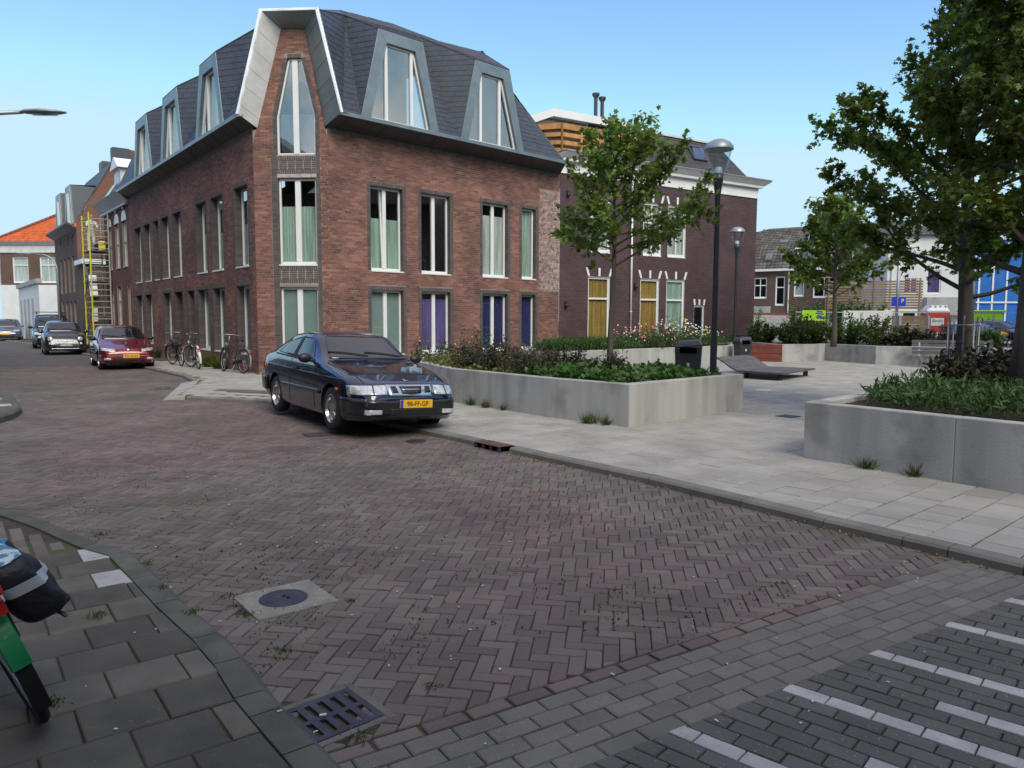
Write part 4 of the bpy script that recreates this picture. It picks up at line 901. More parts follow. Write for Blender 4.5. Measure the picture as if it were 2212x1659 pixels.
for i, s in enumerate((3.35, 3.68)):
    t = thing('chimney_flue', ['taller left one of the two thin dark flue pipes on the white roof extension', 'shorter right one of the two thin dark flue pipes on the white roof extension'][i], 'chimney flue', q(s, -2.2, 9.3), group='flue pipes on the roof')
    h = 1.15-.1*i; m = MB(); m.lathe([(.075, 0), (.075, h)], 14); m.build('pipe', 'anthr', t, smooth=True); m = MB(); m.lathe([(.0, h+.16), (.15, h+.14), (.15, h+.07), (.09, h-.02), (.075, h-.05)], 14); m.build('cowl', 'anthr', t)
tr_ = thing('roof_terrace', 'larch wood terrace fence standing on the white cornice of the painted house', 'terrace', q(0, 0, 7.5), world=True)
def plank(a, b, h0, h1, e0=0): m = MB(); v = (Vector(b)-Vector(a)).normalized(); n_ = Vector((v.y, -v.x, 0))*.03; a, b = Vector(a), Vector(b); z0v, z1v = Vector((0, 0, h0)), Vector((0, 0, h1)); m.hexa([a+z0v, b+z0v, b+z0v+n_, a+z0v+n_, a+z1v, b+z1v, b+z1v+n_, a+z1v+n_]); m.build('plank', 'woodO', tr_)
t0_, t1_, t2_ = q(-1.5, -1.9, 7.5), q(.15, -.1, 7.5), q(3.6, -.1, 7.5)
for h0 in (.05, .32, .6, .86):
    plank(t0_, t1_, h0, h0+(.14 if h0 < .8 else .2)); plank(t1_, t2_, h0, h0+(.14 if h0 < .8 else .2))
for a, b, n_ in ((t0_, t1_, 3), (t1_, t2_, 4)):
    for k in range(n_+1): p = a.lerp(b, k/n_); m = MB(); m.box(p+Vector((0, 0, .52)), (.08, .08, 1.05), R(30)); m.build('post', 'woodO', tr_)
m = MB(); v_ = Vector((0, 0, 1)); nb = FB.n*-.12
m.quad(t0_+nb, t1_+nb, t1_+nb+v_, t0_+nb+v_); m.quad(t1_+nb, t2_+nb, t2_+nb+v_, t1_+nb+v_); m.build('reed_screen', M('reed_screen', (.24, .19, .13), .9, var=.4, scale=14, streak=1), tr_)
t = thing('downpipe', 'thin white downpipe running down the painted house wall', 'downpipe', q(3.38, .06, .9)); m = MB(); m.tube([(0, 0, 0), (0, 0, 5.9)], .04, 10); m.build('pipe', 'wpaint', t, smooth=True); 
for z in (1, 3, 5): m = MB(); m.lathe([(.05, z), (.05, z+.04)], 10); m.build('clip', 'wpaint', t)
for s, z, lb in ((3.62, 2.95, 'small black wall lamp beside the white downpipe'), (.35, 6.15, 'small black security lamp high on the painted house near the brick building'), (.3, 2.2, 'small black junction box low on the painted house')):
    t = thing('wall_lamp', lb, 'wall lamp', q(s, .0, z)); m = MB(); m.box(FB.n*.04, (.08, .08, .16)); m.build('body', 'black', t, bevel=.01); m = MB(); m.box(FB.n*.09+Vector((0, 0, -.1)), (.12, .12, .1)); m.build('hood', 'black', t, bevel=.02)
# ================================================================ street to the left
def P_(fr): return fr.P
oh = thing('old_house', 'dark red brick house with arched white sash windows and a weathered cornice beside the scaffold', 'house', tuple(FL.P(15.4, 0, 0)), world=True)
bm1 = brickmat('old_red_brick', -38.3, (.17, .06, .045), (.12, .05, .04), (.15, .11, .09))
WO = [(15.95, 16.85, 3.9, 5.9), (17.5, 18.4, 3.9, 5.9), (19.2, 20.0, 3.9, 5.9), (15.7, 16.2, .9, 3.05), (17.5, 18.45, .15, 3.1), (19.2, 20.0, .9, 3.0)]
m = MB(); mortar_wall(m, FL, 15.36, 20.9, 0, 6.65, WO, e=-.02); q = FL.P; m.quad(q(20.9, -.02, 0), q(20.9, -8, 0), q(20.9, -8, 6.65), q(20.9, -.02, 6.65)); m.build('wall', bm1, oh)
for i, (a, b, c, d) in enumerate(WO):
    w_ = window(oh, FL, a, b, c, d, .1, fw=.06, mull=((a+b)/2,) if i < 3 else (), mw=.05, trans=((5.0,) if i < 3 else (2.4,)), curt='curtW' if i in (0, 2, 3) else None, reveal='mortar', frame_mat='wpaintD', label='old tall door' if i == 4 else None)
    if i < 3:
        m = MB(); cs, r = (a+b)/2, (b-a)/2; pts = [(cs+r*math.cos(math.pi*k/10), d+r*math.sin(math.pi*k/10)) for k in range(11)]
        m.slab([q(s, -.015, z) for s, z in pts], FL.n*.03); m.build('arch_head', 'wpaint', oh)
        m = MB(); m.fbox(FL, cs-.08, cs+.08, -.01, .06, d+r+.06, d+r+.42); m.fbox(FL, cs-.12, cs+.12, -.01, .09, d+r+.36, d+r+.44); m.build('keystone', 'wpaintD', oh)
m = MB(); m.hexa([q(15.4, .05, 6.6), q(21, .05, 6.6), q(21, -.3, 6.6), q(15.4, -.3, 6.6), q(15.4, .42, 7.08), q(21.35, .42, 7.08), q(21.3, -.3, 7.08), q(15.4, -.3, 7.08)]); m.fbox(FL, 15.4, 21.1, 0, .12, 6.5, 6.6); m.build('cornice', 'wpaintD', oh, bevel=.02)
m = MB(); m.slab([q(15.4, .2, 7.1), q(21.1, .2, 7.1), q(21.1, -3.2, 10.0), q(15.4, -3.2, 10.0)], (0, 0, -.1)); m.build('roof', 'oldtile', oh)
dm = m = MB(); m.fbox(FL, 19.5, 20.9, -2.2, -.55, 7.2, 8.75); dm = m.build('dormer', 'wpaintD', oh, label='white dormer with small gable')
m = MB(); m.hexa([q(19.3, -.4, 8.75), q(21.1, -.4, 8.75), q(21.1, -2.6, 8.75), q(19.3, -2.6, 8.75), q(20.15, -.4, 9.3), q(20.25, -.4, 9.3), q(20.25, -2.6, 9.3), q(20.15, -2.6, 9.3)]); m.build('dormer_gable', 'wpaint', dm)
for k in range(2): m = MB(); m.fbox(FL, 19.75+k*.5, 20.15+k*.5, -.56, -.53, 7.6, 8.55); m.build('pane', 'glassR', dm)
for k, s in enumerate((21.05, 17.0)):
    m = MB(); m.hexa([q(s, .0, 7.3+k*.1), q(s-1.0, .0, 7.3), q(s-1.0, -.1, 7.36), q(s, -.1, 7.36), q(s, -.5, 8.1), q(s-1, -.5, 8.1), q(s-1, -.6, 8.15), q(s, -.6, 8.15)]); tag(m.build('roof_window', 'glassR'), ['tilted roof window at the far left edge of the old house roof', 'tilted roof window on the old house roof next to the corner building gutter'][k], 'roof window')
# small flat-roofed house, modern gabled block, both seen past the old house
sh = thing('small_house', 'low brown brick house with a white cornice and an open tilted window behind the scaffold', 'house', tuple(q(26.5, 0, 0)), world=True)
bm2 = brickmat('brown_brick', 51.7, (.12, .075, .05), (.085, .06, .045), (.12, .1, .08)); SW = Fr((q(26.5, 0, 0).x, q(26.5, 0, 0).y), 51.7, 1)
m = MB(); m.quad(q(26.5, 0, 0), q(26.5, -5, 0), q(26.5, -5, 4.6), q(26.5, 0, 4.6)); m.quad(q(26.5, 0, 0), q(28.8, 0, 0), q(28.8, 0, 4.6), q(26.5, 0, 4.6)); m.build('wall', bm2, sh)
m = MB(); m.fbox(FL, 26.3, 28.8, -5, .2, 4.55, 4.82); m.build('cornice', 'wpaint', sh, bevel=.02); m = MB(); m.fbox(FL, 26.35, 28.8, -5, .15, 4.83, 4.9); m.build('roof', 'slateU', sh)
F26 = Fr((q(26.48, 0, 0).x, q(26.48, 0, 0).y), 51.7, 1); p26 = F26.P
for a, b, c, d, tl in ((.12, .5, 2.75, 3.95, .35), (.2, .5, 1.4, 2.15, 0)):
    m = MB()
    m.hexa([p26(a, tl+.05, c), p26(b, tl+.05, c), p26(b, tl, c), p26(a, tl, c), p26(a, .08, d), p26(b, .08, d), p26(b, .03, d), p26(a, .03, d)]); m.build('window', 'wpaint', sh, label='tilted open white window' if tl else None)
b2 = thing('gabled_block', 'brown brick block with slate mansard, tall gable and flared canopy far down the street', 'building', tuple(q(28.8, 0, 0)), world=True)
bm3 = brickmat('brown_block_brick', -38.3, (.105, .06, .052), (.085, .055, .05), (.07, .055, .05)); bm4 = brickmat('gable_brick', 51.7, (.21, .085, .05), (.16, .07, .045), (.16, .12, .09))
W2 = []
for s in (30.15, 31.7, 33.3, 34.9): W2 += [(s, s+.8, 5.9, 6.5), (s, s+.8, 3.1, 5.25), (s, s+.8, .6, 2.6)]
m = MB(); mortar_wall(m, FL, 28.8, 37.6, 0, 6.75, W2, e=0); m.build('wall', bm3, b2)
for a, b, c, d in W2: window(b2, FL, a, b, c, d, .22, reveal='mortar', sill=False, frame_mat='anthr', gl='glass')
G2 = Fr((q(28.8, 0, 0).x, q(28.8, 0, 0).y), 51.7, 1); g2 = G2.P
m = MB(); m.poly([g2(0, 0, 0), g2(7.5, 0, 0), g2(7.5, 0, 10.7), g2(2.9, 0, 11.5), g2(2.05, 0, 11.5), g2(2.0, 0, 10.72), g2(0, 0, 6.95)]); m.build('gable_wall', bm4, b2)
m = MB(); m.slab([q(28.85, .5, 6.95), q(37.6, .5, 6.95), q(37.6, .0, 6.65), q(28.85, 0, 6.65)], (0, 0, .12)); m.build('canopy', 'zincD', b2, bevel=.01)
cg = q(33, -4, 7); slates(b2, [q(28.75, .0, 7.0), q(37.6, .0, 7.0), q(37.6, -2.0, 10.65), q(28.75, -2.0, 10.72)], name='slate_courses', W=.35, H=.28, away=cg)
for k, (s0_, s1_) in enumerate(((29.3, 31.9), (33.2, 35.8))):
    m = MB(); c_ = (s0_+s1_)/2; zt_ = 9.25
    for P4 in ([(s0_, 7.0), (s0_+.35, 7.0), (c_-.45, 8.85), (s0_+.5, zt_)], [(s1_-.35, 7.0), (s1_, 7.0), (s1_-.5, zt_), (c_+.45, 8.85)], [(s0_+.5, zt_), (c_-.45, 8.85), (c_+.45, 8.85), (s1_-.5, zt_)]): m.slab([q(s, .12, z) for s, z in P4], FL.n*-.1)
    d_ = m.build('dormer', 'zinc', b2)
    m = MB(); er = -2.0*(zt_-7)/3.7
    for sa, sb in ((s0_, s0_+.5), (s1_, s1_-.5)): m.poly([q(sa, .1, 7), q(sa, 0, 7), q(sb, er, zt_), q(sb, .1, zt_)])
    m.quad(q(s0_+.5, .1, zt_+.02), q(s1_-.5, .1, zt_+.02), q(s1_-.6, -1.3, 9.36), q(s0_+.6, -1.3, 9.36)); m.build('dormer_cheek', 'slate', d_, kind='stuff')
    m = MB(); m.slab([q(s0_+.35, .07, 7.0), q(s1_-.35, .07, 7.0), q(c_+.45, .07, 8.85), q(c_-.45, .07, 8.85)], FL.n*-.03); m.build('pane', 'glassR', d_)
    for z in (-.1, .3, .6): m = MB(); m.fbox(FL, c_-.1+z*.7-.06, c_-.1+z*.7+.06, .05, .13, 7, 8.85); m.build('window_bar', 'wpaint', d_)
m = MB(); m.fbox(FL, 28.7, 29.3, -2.9, -2.0, 10.2, 11.5); m.build('chimney', 'slate', b2); m = MB(); m.fbox(FL, 31.8, 32.9, -2.7, -2.0, 10.2, 11.2); m.build('vent_box', 'zincD', b2)
# end house closing the street
EY = 62.0; k_ = EY/60
FE = Fr((-41.9, EY), 93, 1); eh = thing('end_house', 'white and brown house with bright orange tiled hip roof at the end of the street', 'house', (-41.9, EY, 0), world=True); e_ = FE.P
bm5 = brickmat('end_house_brick', 93, (.14, .075, .055), (.11, .065, .05), (.1, .08, .07))
WE = [(1.05, 2.35, 4.45, 6.5), (3.35, 4.7, 4.45, 6.5), (5.7, 7.0, 4.45, 6.5), (1.45, 3.1, .05, 2.95)]
m = MB(); mortar_wall(m, FE, 0, 8.5, 4.25, 6.9, WE, e=0); m.build('brick_wall', bm5, eh)
m = MB(); mortar_wall(m, FE, -.1, 8.5, 0, 4.25, WE, e=.02); m.build('rendered_wall', 'render', eh)
m = MB(); m.quad(e_(-.1, 0, 0), e_(-.1, -8, 0), e_(-.1, -8, 6.9), e_(-.1, 0, 6.9)); m.build('side_wall', 'render', eh)
for i, (a, b, c, d) in enumerate(WE[:3]): window(eh, FE, a, b, c, d, .08, fw=.07, trans=(5.85,), mull=((a+b)/2,) if i else (), mw=.04, curt='curtW', reveal='wpaint')
m = MB(); m.fbox(FE, 1.45, 3.1, -.12, -.06, .05, 2.95); m.build('garage_door', 'anthr', eh); m = MB(); m.fbox(FE, 2.6, 2.64, -.06, -.03, 1.2, 2.6); m.build('door_pull', 'steel', eh)
m = MB(); m.fbox(FE, 1.35, 3.2, .02, .08, 3.3, 3.36); m.build('door_ledge', 'wpaint', eh)
m = MB(); m.fbox(FE, -.15, 8.5, 0, .08, 6.85, 7.4); m.hexa([e_(-.2, .1, 7.4), e_(8.5, .1, 7.4), e_(8.5, -.3, 7.4), e_(-.2, -.3, 7.4), e_(-.35, .5, 7.75), e_(8.5, .5, 7.75), e_(8.5, -.3, 7.75), e_(-.35, -.3, 7.75)]); m.build('cornice', 'wpaintD', eh, bevel=.02)
def pantiles(parent, pl, mat, name='roof_tiles', W=.24, H=.33):
    P = [Vector(p) for p in pl]; N = (P[1]-P[0]).cross(P[2]-P[0]).normalized(); N = -N if N.z < 0 else N; up = (Vector((0, 0, 1))-N*N.z).normalized(); h = up.cross(N); O = P[0]
    q2 = [((p-O).dot(h), (p-O).dot(up)) for p in P]; cen = (sum(a for a, b in q2)/len(q2), sum(b for a, b in q2)/len(q2)); mb = MB(); mb.poly(P)
    y = min(b for a, b in q2); y1 = max(b for a, b in q2); x1 = max(a for a, b in q2)
    while y < y1:
        x = min(a for a, b in q2)
        while x < x1:
            c = [(x, y), (x+W, y), (x+W, y+H), (x, y+H)]
            if all((lambda n: ((u-a[0])*n[0]+(v-a[1])*n[1])*((cen[0]-a[0])*n[0]+(cen[1]-a[1])*n[1]) >= 0)((-(b[1]-a[1]), b[0]-a[0])) for a, b in zip(q2, q2[1:]+q2[:1]) for u, v in [(x+W/2, y+H/2)]):
                f = lambda u, v, o: O+h*u+up*v+N*o
                j = random.uniform(0, .008); mb.add([f(x, y, .05+j), f(x+W*.35, y, .075+j), f(x+W*.7, y, .05+j), f(x+W, y, .02+j), f(x, y+H, .02), f(x+W*.35, y+H, .045), f(x+W*.7, y+H, .02), f(x+W, y+H, 0), f(x, y, 0), f(x+W, y, 0)], [(0, 1, 5, 4), (1, 2, 6, 5), (2, 3, 7, 6), (0, 8, 9, 3, 2, 1)])
            x += W
        y += H
    return mb.build(name, mat, parent, kind='stuff')
h0, h1, h2, h3 = e_(-.3, .4, 7.75), e_(8.6, .4, 7.75), e_(8.6, -4, 10.5), e_(3.2, -4, 10.7)
pantiles(eh, [h0, h1, h2, h3], 'orange'); m = MB(); m.poly([h0, h3, e_(-.3, -8, 7.75)]); m.build('hip_side', 'orange', eh)
for a, b, n_ in ((h0, h3, 17), (h3, h2, 18)):
    for k in range(n_): m = MB(); p0, p1 = a.lerp(b, k/n_), a.lerp(b, (k+.94)/n_); u = Vector((0, 0, .06)); m.tube([p0+u, p1+u*1.3], [.13, .11], 8); m.build('ridge_tile', 'ridge', eh)
m = MB(); m.hexa([e_(6.1, -1.2, 8.7), e_(7.1, -1.2, 8.7), e_(7.1, -1.9, 9.2), e_(6.1, -1.9, 9.2), e_(6.1, -1.2, 8.8), e_(7.1, -1.2, 8.8), e_(7.1, -1.9, 9.3), e_(6.1, -1.9, 9.3)]); m.build('skylight', 'zincD', eh)
wh = thing('white_outbuilding', 'low white painted outbuilding with flat roof edge beside the end house', 'outbuilding', tuple(e_(4.6, 8, 0)), world=True)
OB = Fr((e_(3.6, 3, 0).x, e_(3.6, 3, 0).y), 142, 1); ob = OB.P
m = MB(); m.quad(ob(0, 0, 0), ob(13, 0, 0), ob(13, 0, 3.8), ob(0, 0, 3.8)); m.build('wall', 'render', wh); m = MB(); m.fbox(OB, 0, 13, -.2, .15, 3.8, 4.1); m.build('roof_edge', 'rendG', wh)
for s in (1.5, 4, 6.5, 9): m = MB(); m.fbox(OB, s, s+.9, -.02, .04, .1, 2.9); m.build('door', 'rendG', wh)
# scaffold tower with the painter
sf = thing('scaffold_tower', 'tall yellow and silver mobile scaffold tower in front of the old red house', 'scaffold', tuple(q(20.0, .2, 0)), world=True)
corners = [q(19.3, .1, 0), q(19.3, .9, 0), q(21.1, .1, 0), q(21.1, .9, 0)]
for k, c in enumerate(corners):
    m = MB(); m.tube([c+Vector((0, 0, .25)), c+Vector((0, 0, 6.5))], .035, 8); m.build('standard', 'scafY' if k in (1, 3) else 'alu', sf)
    m = MB(); m.tube([c+Vector((-.03, 0, .2)), c+Vector((.03, 0, .2))], .12, 14); m.build('castor', 'rubber', sf)
for i in range(22):
    z = .45+i*.275
    for a, b in ((0, 1), (2, 3)):
        m = MB(); m.tube([corners[a]+Vector((0, 0, z)), corners[b]+Vector((0, 0, z))], .022, 6); m.build('rung', 'alu', sf)
for z0, z1, a, b, mm in ((.8, 2.6, 1, 3, 'ridge'), (2.6, 4.4, 3, 1, 'ridge'), (.6, 2.2, 3, 1, 'brace'), (2.8, 4.3, 1, 3, 'brace')): m = MB(); m.tube([corners[a]+Vector((0, 0, z0)), corners[b]+Vector((0, 0, z1))], .022, 6); m.build('diagonal_brace', mm, sf)
for z in (5.75, 6.3):
    for a, b in ((1, 3), (0, 2)): m = MB(); m.tube([corners[a]+Vector((0, 0, z)), corners[b]+Vector((0, 0, z))], .022, 6); m.build('guard_rail', 'alu', sf)
for z in (1.65, 3.3, 4.72):
    m = MB(); a, b, c, d = corners[0], corners[2], corners[3], corners[1]; m.slab([p+Vector((0, 0, z)) for p in (a, b, c, d)], (0, 0, .05)); m.build('platform', 'wood', sf)
for k, (s, e) in enumerate(((19.55, .5),)):
    t = thing('jerrycan', 'bright yellow jerrycan standing on the scaffold platform', 'jerrycan', tuple(q(19.5, .35, 4.77)), R(20)); m = MB(); m.box((0, 0, .22), (.3, .22, .44)); m.build('body', M('jerry_yellow', (.75, .62, .01), .4), t, bevel=.04); m = MB(); m.tube([(-.1, 0, .44), (-.1, 0, .52), (.08, 0, .52), (.08, 0, .44)], .02, 6); m.build('handle', 'black', t)
    t = thing('tool_crate', 'black tool crate on the scaffold platform beside the painter', 'crate', tuple(q(20.1, .3, 4.77)), R(38)); m = MB(); m.box((0, 0, .15), (.6, .35, .3)); m.build('body', 'black', t, bevel=.02); m = MB(); m.box((0, 0, .31), (.63, .38, .03)); m.build('lid', 'anthr', t, bevel=.01)
def skinned(name, verts, edges, rad, mat, parent, root=0, sub=2):
    me = bpy.data.meshes.new(name); me.from_pydata(verts, edges, []); me.materials.append(mt[mat] if isinstance(mat, str) else mat); o = bpy.data.objects.new(name, me); COL.objects.link(o)
    sk = o.modifiers.new('skin', 'SKIN'); sk.use_smooth_shade = True
    for i, r in enumerate(rad): v = me.skin_vertices[0].data[i]; v.radius = (r, r) if not isinstance(r, tuple) else r; v.use_root = (i == root)
    ss = o.modifiers.new('sub', 'SUBSURF'); ss.levels = sub; ss.render_levels = sub
    dg = bpy.context.evaluated_depsgraph_get(); m2 = bpy.data.meshes.new_from_object(o.evaluated_get(dg)); bpy.data.objects.remove(o)
    o = bpy.data.objects.new(name, m2); COL.objects.link(o); o.parent = parent; return o
mt['skin'] = M('skin', (.36, .2, .14), .6); mt['shirt'] = M('white_overall', (.62, .64, .68), .8, bump=.3, bscale=30); mt['hair'] = M('dark_hair', (.03, .02, .015), .8); mt['denim'] = M('denim', (.1, .14, .22), .8)
pn = thing('person', 'painter in white work clothes standing on the scaffold platform leaning towards the wall', 'person', tuple(q(20.55, .62, 4.77)), 0)
pn.rotation_euler = (0, 0, 0); hd = FL.d*-1  # works facing the house front end
V3 = lambda x, y, z: tuple(Vector((0, 0, z))+hd*y+FL.n*-x)
sv = [V3(0, -.05, .92), V3(0, .02, 1.12), V3(0, .14, 1.38), V3(0, .2, 1.47), V3(0, .26, 1.56), V3(.17, .12, 1.38), V3(.24, .28, 1.16), V3(.2, .52, 1.12), V3(-.17, .14, 1.38), V3(-.22, .32, 1.18), V3(-.16, .55, 1.22), V3(.1, -.05, .86), V3(.11, .0, .48), V3(.12, -.06, .07), V3(.12, .1, .04), V3(-.1, -.05, .86), V3(-.12, .04, .48), V3(-.13, 0, .07), V3(-.13, .16, .04)]
skinned('body', sv, [(0, 1), (1, 2), (2, 3), (3, 4), (2, 5), (5, 6), (6, 7), (2, 8), (8, 9), (9, 10), (0, 11), (11, 12), (12, 13), (13, 14), (0, 15), (15, 16), (16, 17), (17, 18)], [(.15, .11), (.14, .11), (.15, .11), .06, .055, .07, .05, .04, .07, .05, .04, .085, .06, .05, .04, .085, .06, .05, .04], 'shirt', pn)
def ell(mb, c, r, n=14, m_=10): 
    prof = [(math.sin(math.pi*i/m_), -math.cos(math.pi*i/m_)) for i in range(m_+1)]; k = len(mb.v); mb.lathe([(a, b) for a, b in prof], n); mb.v[k:] = [(c[0]+v[0]*r[0], c[1]+v[1]*r[1], c[2]+v[2]*r[2]) for v in mb.v[k:]]
hc = V3(0, .3, 1.66); m = MB(); ell(m, hc, (.085, .095, .115)); m.build('head', 'skin', pn, smooth=True); m = MB(); ell(m, V3(0, .27, 1.70), (.092, .1, .095)); m.build('hair', 'hair', pn, smooth=True)
for x, y, z in ((.19, .58, 1.11), (-.15, .61, 1.22)):
    m = MB(); ell(m, V3(x, y, z), (.035, .045, .025)); m.build('hand', 'skin', pn, smooth=True)
# street lamps with curved arms
def arm_lamp(label, base, h, arm, ln, headang, group=None):
    t = thing('street_lamp', label, 'street lamp', base); m = MB(); a = Vector(arm).normalized()
    pts = [Vector((0, 0, 0)), Vector((0, 0, h-.9))]+[Vector((0, 0, h-.9))+a*(ln*(1-math.cos(u)))*.55+Vector((0, 0, .8*math.sin(u))) for u in (.3, .6, .9, 1.2, 1.5)]; pts.append(pts[-1]+a*ln*.45+Vector((0, 0, .05)))
    m.tube(pts, [.06, .05]+[.04]*5+[.03], 10); m.build('pole', 'steel', t, smooth=True)
    e = pts[-1]; b = Vector((-a.y, a.x, 0)); m = MB(); L = .75
    prof = [(-.05, .03, .02), (.05, .09, .05), (.3, .15, .06), (.55, .12, .045), (.72, .03, .02)]; rings = []
    for u, w_, hh in prof:
        c = e+a*u; rings.append([c+b*w_*math.cos(k*math.pi/5)+Vector((0, 0, 1))*(hh*math.sin(k*math.pi/5)*(1 if k <= 5 else .45)) for k in range(10)])
    m.add([v for r in rings for v in r], [(i*10+k, i*10+(k+1) % 10, (i+1)*10+(k+1) % 10, (i+1)*10+k) for i in range(4) for k in range(10)]+[tuple(range(10)), tuple(range(49, 39, -1))]); m.build('head', 'steel', t, smooth=True)
    m = MB(); m.slab([e+a*.15+b*.07+Vector((0, 0, -.03)), e+a*.55+b*.07+Vector((0, 0, -.03)), e+a*.55-b*.07+Vector((0, 0, -.03)), e+a*.15-b*.07+Vector((0, 0, -.03))], (0, 0, -.012)); m.build('lens', 'lampglass', t); return t
arm_lamp('grey street lamp on a long curved arm reaching in from the left edge', (-10.2, 13.0, 0), 5.15, (1, .05, 0), 1.95, 0)
arm_lamp('slender street lamp with curved arm before the white and orange house', (-24.05, 40.0, 0), 5.0, (-1, -.1, 0), 1.3, 0)
t = thing('parking_ban_sign', 'round blue no parking sign with red ring on the black garage door', 'sign', tuple(e_(1.95, -.05, 1.72)), R(-3)); m = MB(); m.lathe([(0, -.0), (.42, 0), (.42, .03), (0, .03)], 28, axis='y'); m.build('red_ring', 'red', t).scale = (1, -1, 1); m = MB(); m.lathe([(0, 0), (.32, 0), (.32, .02), (0, .02)], 28, axis='y'); m.build('blue_disc', M('sign_blue', (.02, .06, .5), .5), t).location = (0, -.035, 0); m = MB(); m.box((0, -.06, 0), (.62, .012, .07), ry=R(45)); m.build('slash', 'red', t)
# ================================================================ cars
def smooth(a, k):
    if k < 2: return a
    p = np.pad(a, k, mode='edge'); return np.convolve(p, np.ones(2*k+1)/(2*k+1), 'same')[k:-k]
def car(name, label, loc, az, P, rx=0, group=None):
    t = thing(name, label, 'car', loc, R(90-az), group=group, rx=rx); L, Wd = P['L'], P['W']/2; N = 120
    xs = np.linspace(0, L, N); ip = lambda key, sm=2: smooth(np.interp(xs, [p[0] for p in P[key]], [p[1] for p in P[key]]), sm)
    zt, zb, zo = ip('top', 1), ip('belt', 3), ip('bot', 2); nose = P.get('nose', .22); tail = P.get('tail', .16)
    wid = np.ones(N); a = xs < .75; wid[a] *= 1-nose*(1-xs[a]/.75)**2.3; b = xs > L-.6; wid[b] *= 1-tail*((xs[b]-L+.6)/.6)**2.3
    wid *= 1-.02*((xs-L*.5)/(L*.5))**2; roofw = P.get('roofw', .70)
    rows = []
    for i in range(N):
        w_, b_, m_, t_ = Wd*wid[i], zo[i], zb[i], zt[i]; h = max(t_-m_, .004); k = min(1, max(0, (h-.1)/.25)); lp = lambda u, v: u+(v-u)*k
        c = [(0, b_), (w_*.8, b_), (w_*.95, b_+.02), (w_*.995, b_+.3*(m_-b_)), (w_, b_+.62*(m_-b_)), (w_*.985, b_+.88*(m_-b_)), (w_*.94, m_), (w_*lp(.90, .915), m_+h*lp(.25, .12)), (w_*lp(.84, roofw+.07), m_+h*lp(.52, .66)), (w_*lp(.72, roofw-.02), m_+h*lp(.78, .90)), (w_*lp(.4, roofw*.62), m_+h*lp(.94, .975)), (0, t_)]
        pts = []
        for j in range(len(c)-1):
            p0, p1, p2, p3 = [Vector(c[max(0, min(len(c)-1, j+d))]) for d in (-1, 0, 1, 2)]
            for u in (0, .33, .67):
                q_ = .5*((2*p1)+(p2-p0)*u+(2*p0-5*p1+4*p2-p3)*u*u+(3*p1-p0-3*p2+p3)*u**3); pts.append((max(0, q_.x), q_.y))
        pts.append(c[-1]); rows.append([(y, z) for y, z in pts]+[(-y, z) for y, z in pts[-2:0:-1]])
    n = len(rows[0]); X = lambda x: L/2-x; vs = [(X(xs[i]), y, z) for i in range(N) for y, z in rows[i]]
    fs = [(i*n+k, i*n+(k+1) % n, (i+1)*n+(k+1) % n, (i+1)*n+k) for i in range(N-1) for k in range(n)]+[tuple(range(n)), tuple((N-1)*n+k for k in range(n-1, -1, -1))]
    m = MB(); m.add(vs, fs); body = m.build('body', [P['paint'], 'black'], t, smooth=True); body.data.polygons.foreach_set('material_index', [0]*len(fs))
    bvh = BVHTree.FromPolygons(vs, fs)
    cut = MB(); r = P['r']
    for wx in P['wheels']:
        for s in (-1, 1): cut.lathe([(0, s*(Wd-.28)), (r+.055, s*(Wd-.28)), (r+.055, s*(Wd+.2)), (0, s*(Wd+.2))], 36, (X(wx), 0, r), axis='y')
    co = cut.build('cut', 'black'); co.parent = t; bpy.context.view_layer.update()
    import bmesh
    for ob in (body, co):
        bm = bmesh.new(); bm.from_mesh(ob.data); bmesh.ops.recalc_face_normals(bm, faces=bm.faces); bm.to_mesh(ob.data); bm.free()
    bo = body.modifiers.new('b', 'BOOLEAN'); bo.operation = 'DIFFERENCE'; bo.object = co; bo.solver = 'EXACT'
    dg = bpy.context.evaluated_depsgraph_get(); me = bpy.data.meshes.new_from_object(body.evaluated_get(dg)); body.modifiers.clear(); body.data = me; bpy.data.objects.remove(co)
    for p in me.polygons: p.use_smooth = True
    try: me.set_sharp_from_angle(angle=R(38))
    except Exception: pass
    def dec(nm, mat, proj, quad, off=.005, par=None, thick=.0, nu=14, nv=8, both=True, sm=True):
        res = None
        for s in ((1, -1) if (proj == 'side' and both) or (proj == 'front' and both == 'pair') or (proj == 'rear' and both == 'pair') or (proj == 'top' and both == 'pair') else (1,)):
            V = []; ok = True
            for j in range(nv+1):
                for i in range(nu+1):
                    u, v = i/nu, j/nv; a = [quad[0][d]*(1-u)*(1-v)+quad[1][d]*u*(1-v)+quad[2][d]*u*v+quad[3][d]*(1-u)*v for d in (0, 1)]
                    if proj == 'side': o_, d_ = Vector((X(a[0]), s*2, a[1])), Vector((0, -s, 0))
                    elif proj == 'front': o_, d_ = Vector((L, s*a[0], a[1])), Vector((-1, 0, 0))
                    elif proj == 'rear': o_, d_ = Vector((-L, s*a[0], a[1])), Vector((1, 0, 0))
                    else: o_, d_ = Vector((X(a[0]), s*a[1], 3)), Vector((0, 0, -1))
                    h_ = bvh.ray_cast(o_, d_)
                    if h_[0] is None: V.append(V[-1] if V else (0, 0, 0)); continue
                    nn = h_[1]; nn = -nn if nn.dot(d_) > 0 else nn; V.append(h_[0]+nn*off)
            mm = MB(); w1 = nu+1; mm.add(V, [(j*w1+i, j*w1+i+1, (j+1)*w1+i+1, (j+1)*w1+i) for j in range(nv) for i in range(nu)]); res = mm.build(nm, mat, par or t, smooth=sm)
            so_ = res.modifiers.new('s', 'SOLIDIFY'); so_.thickness = max(thick, .004); so_.offset = 0
        return res
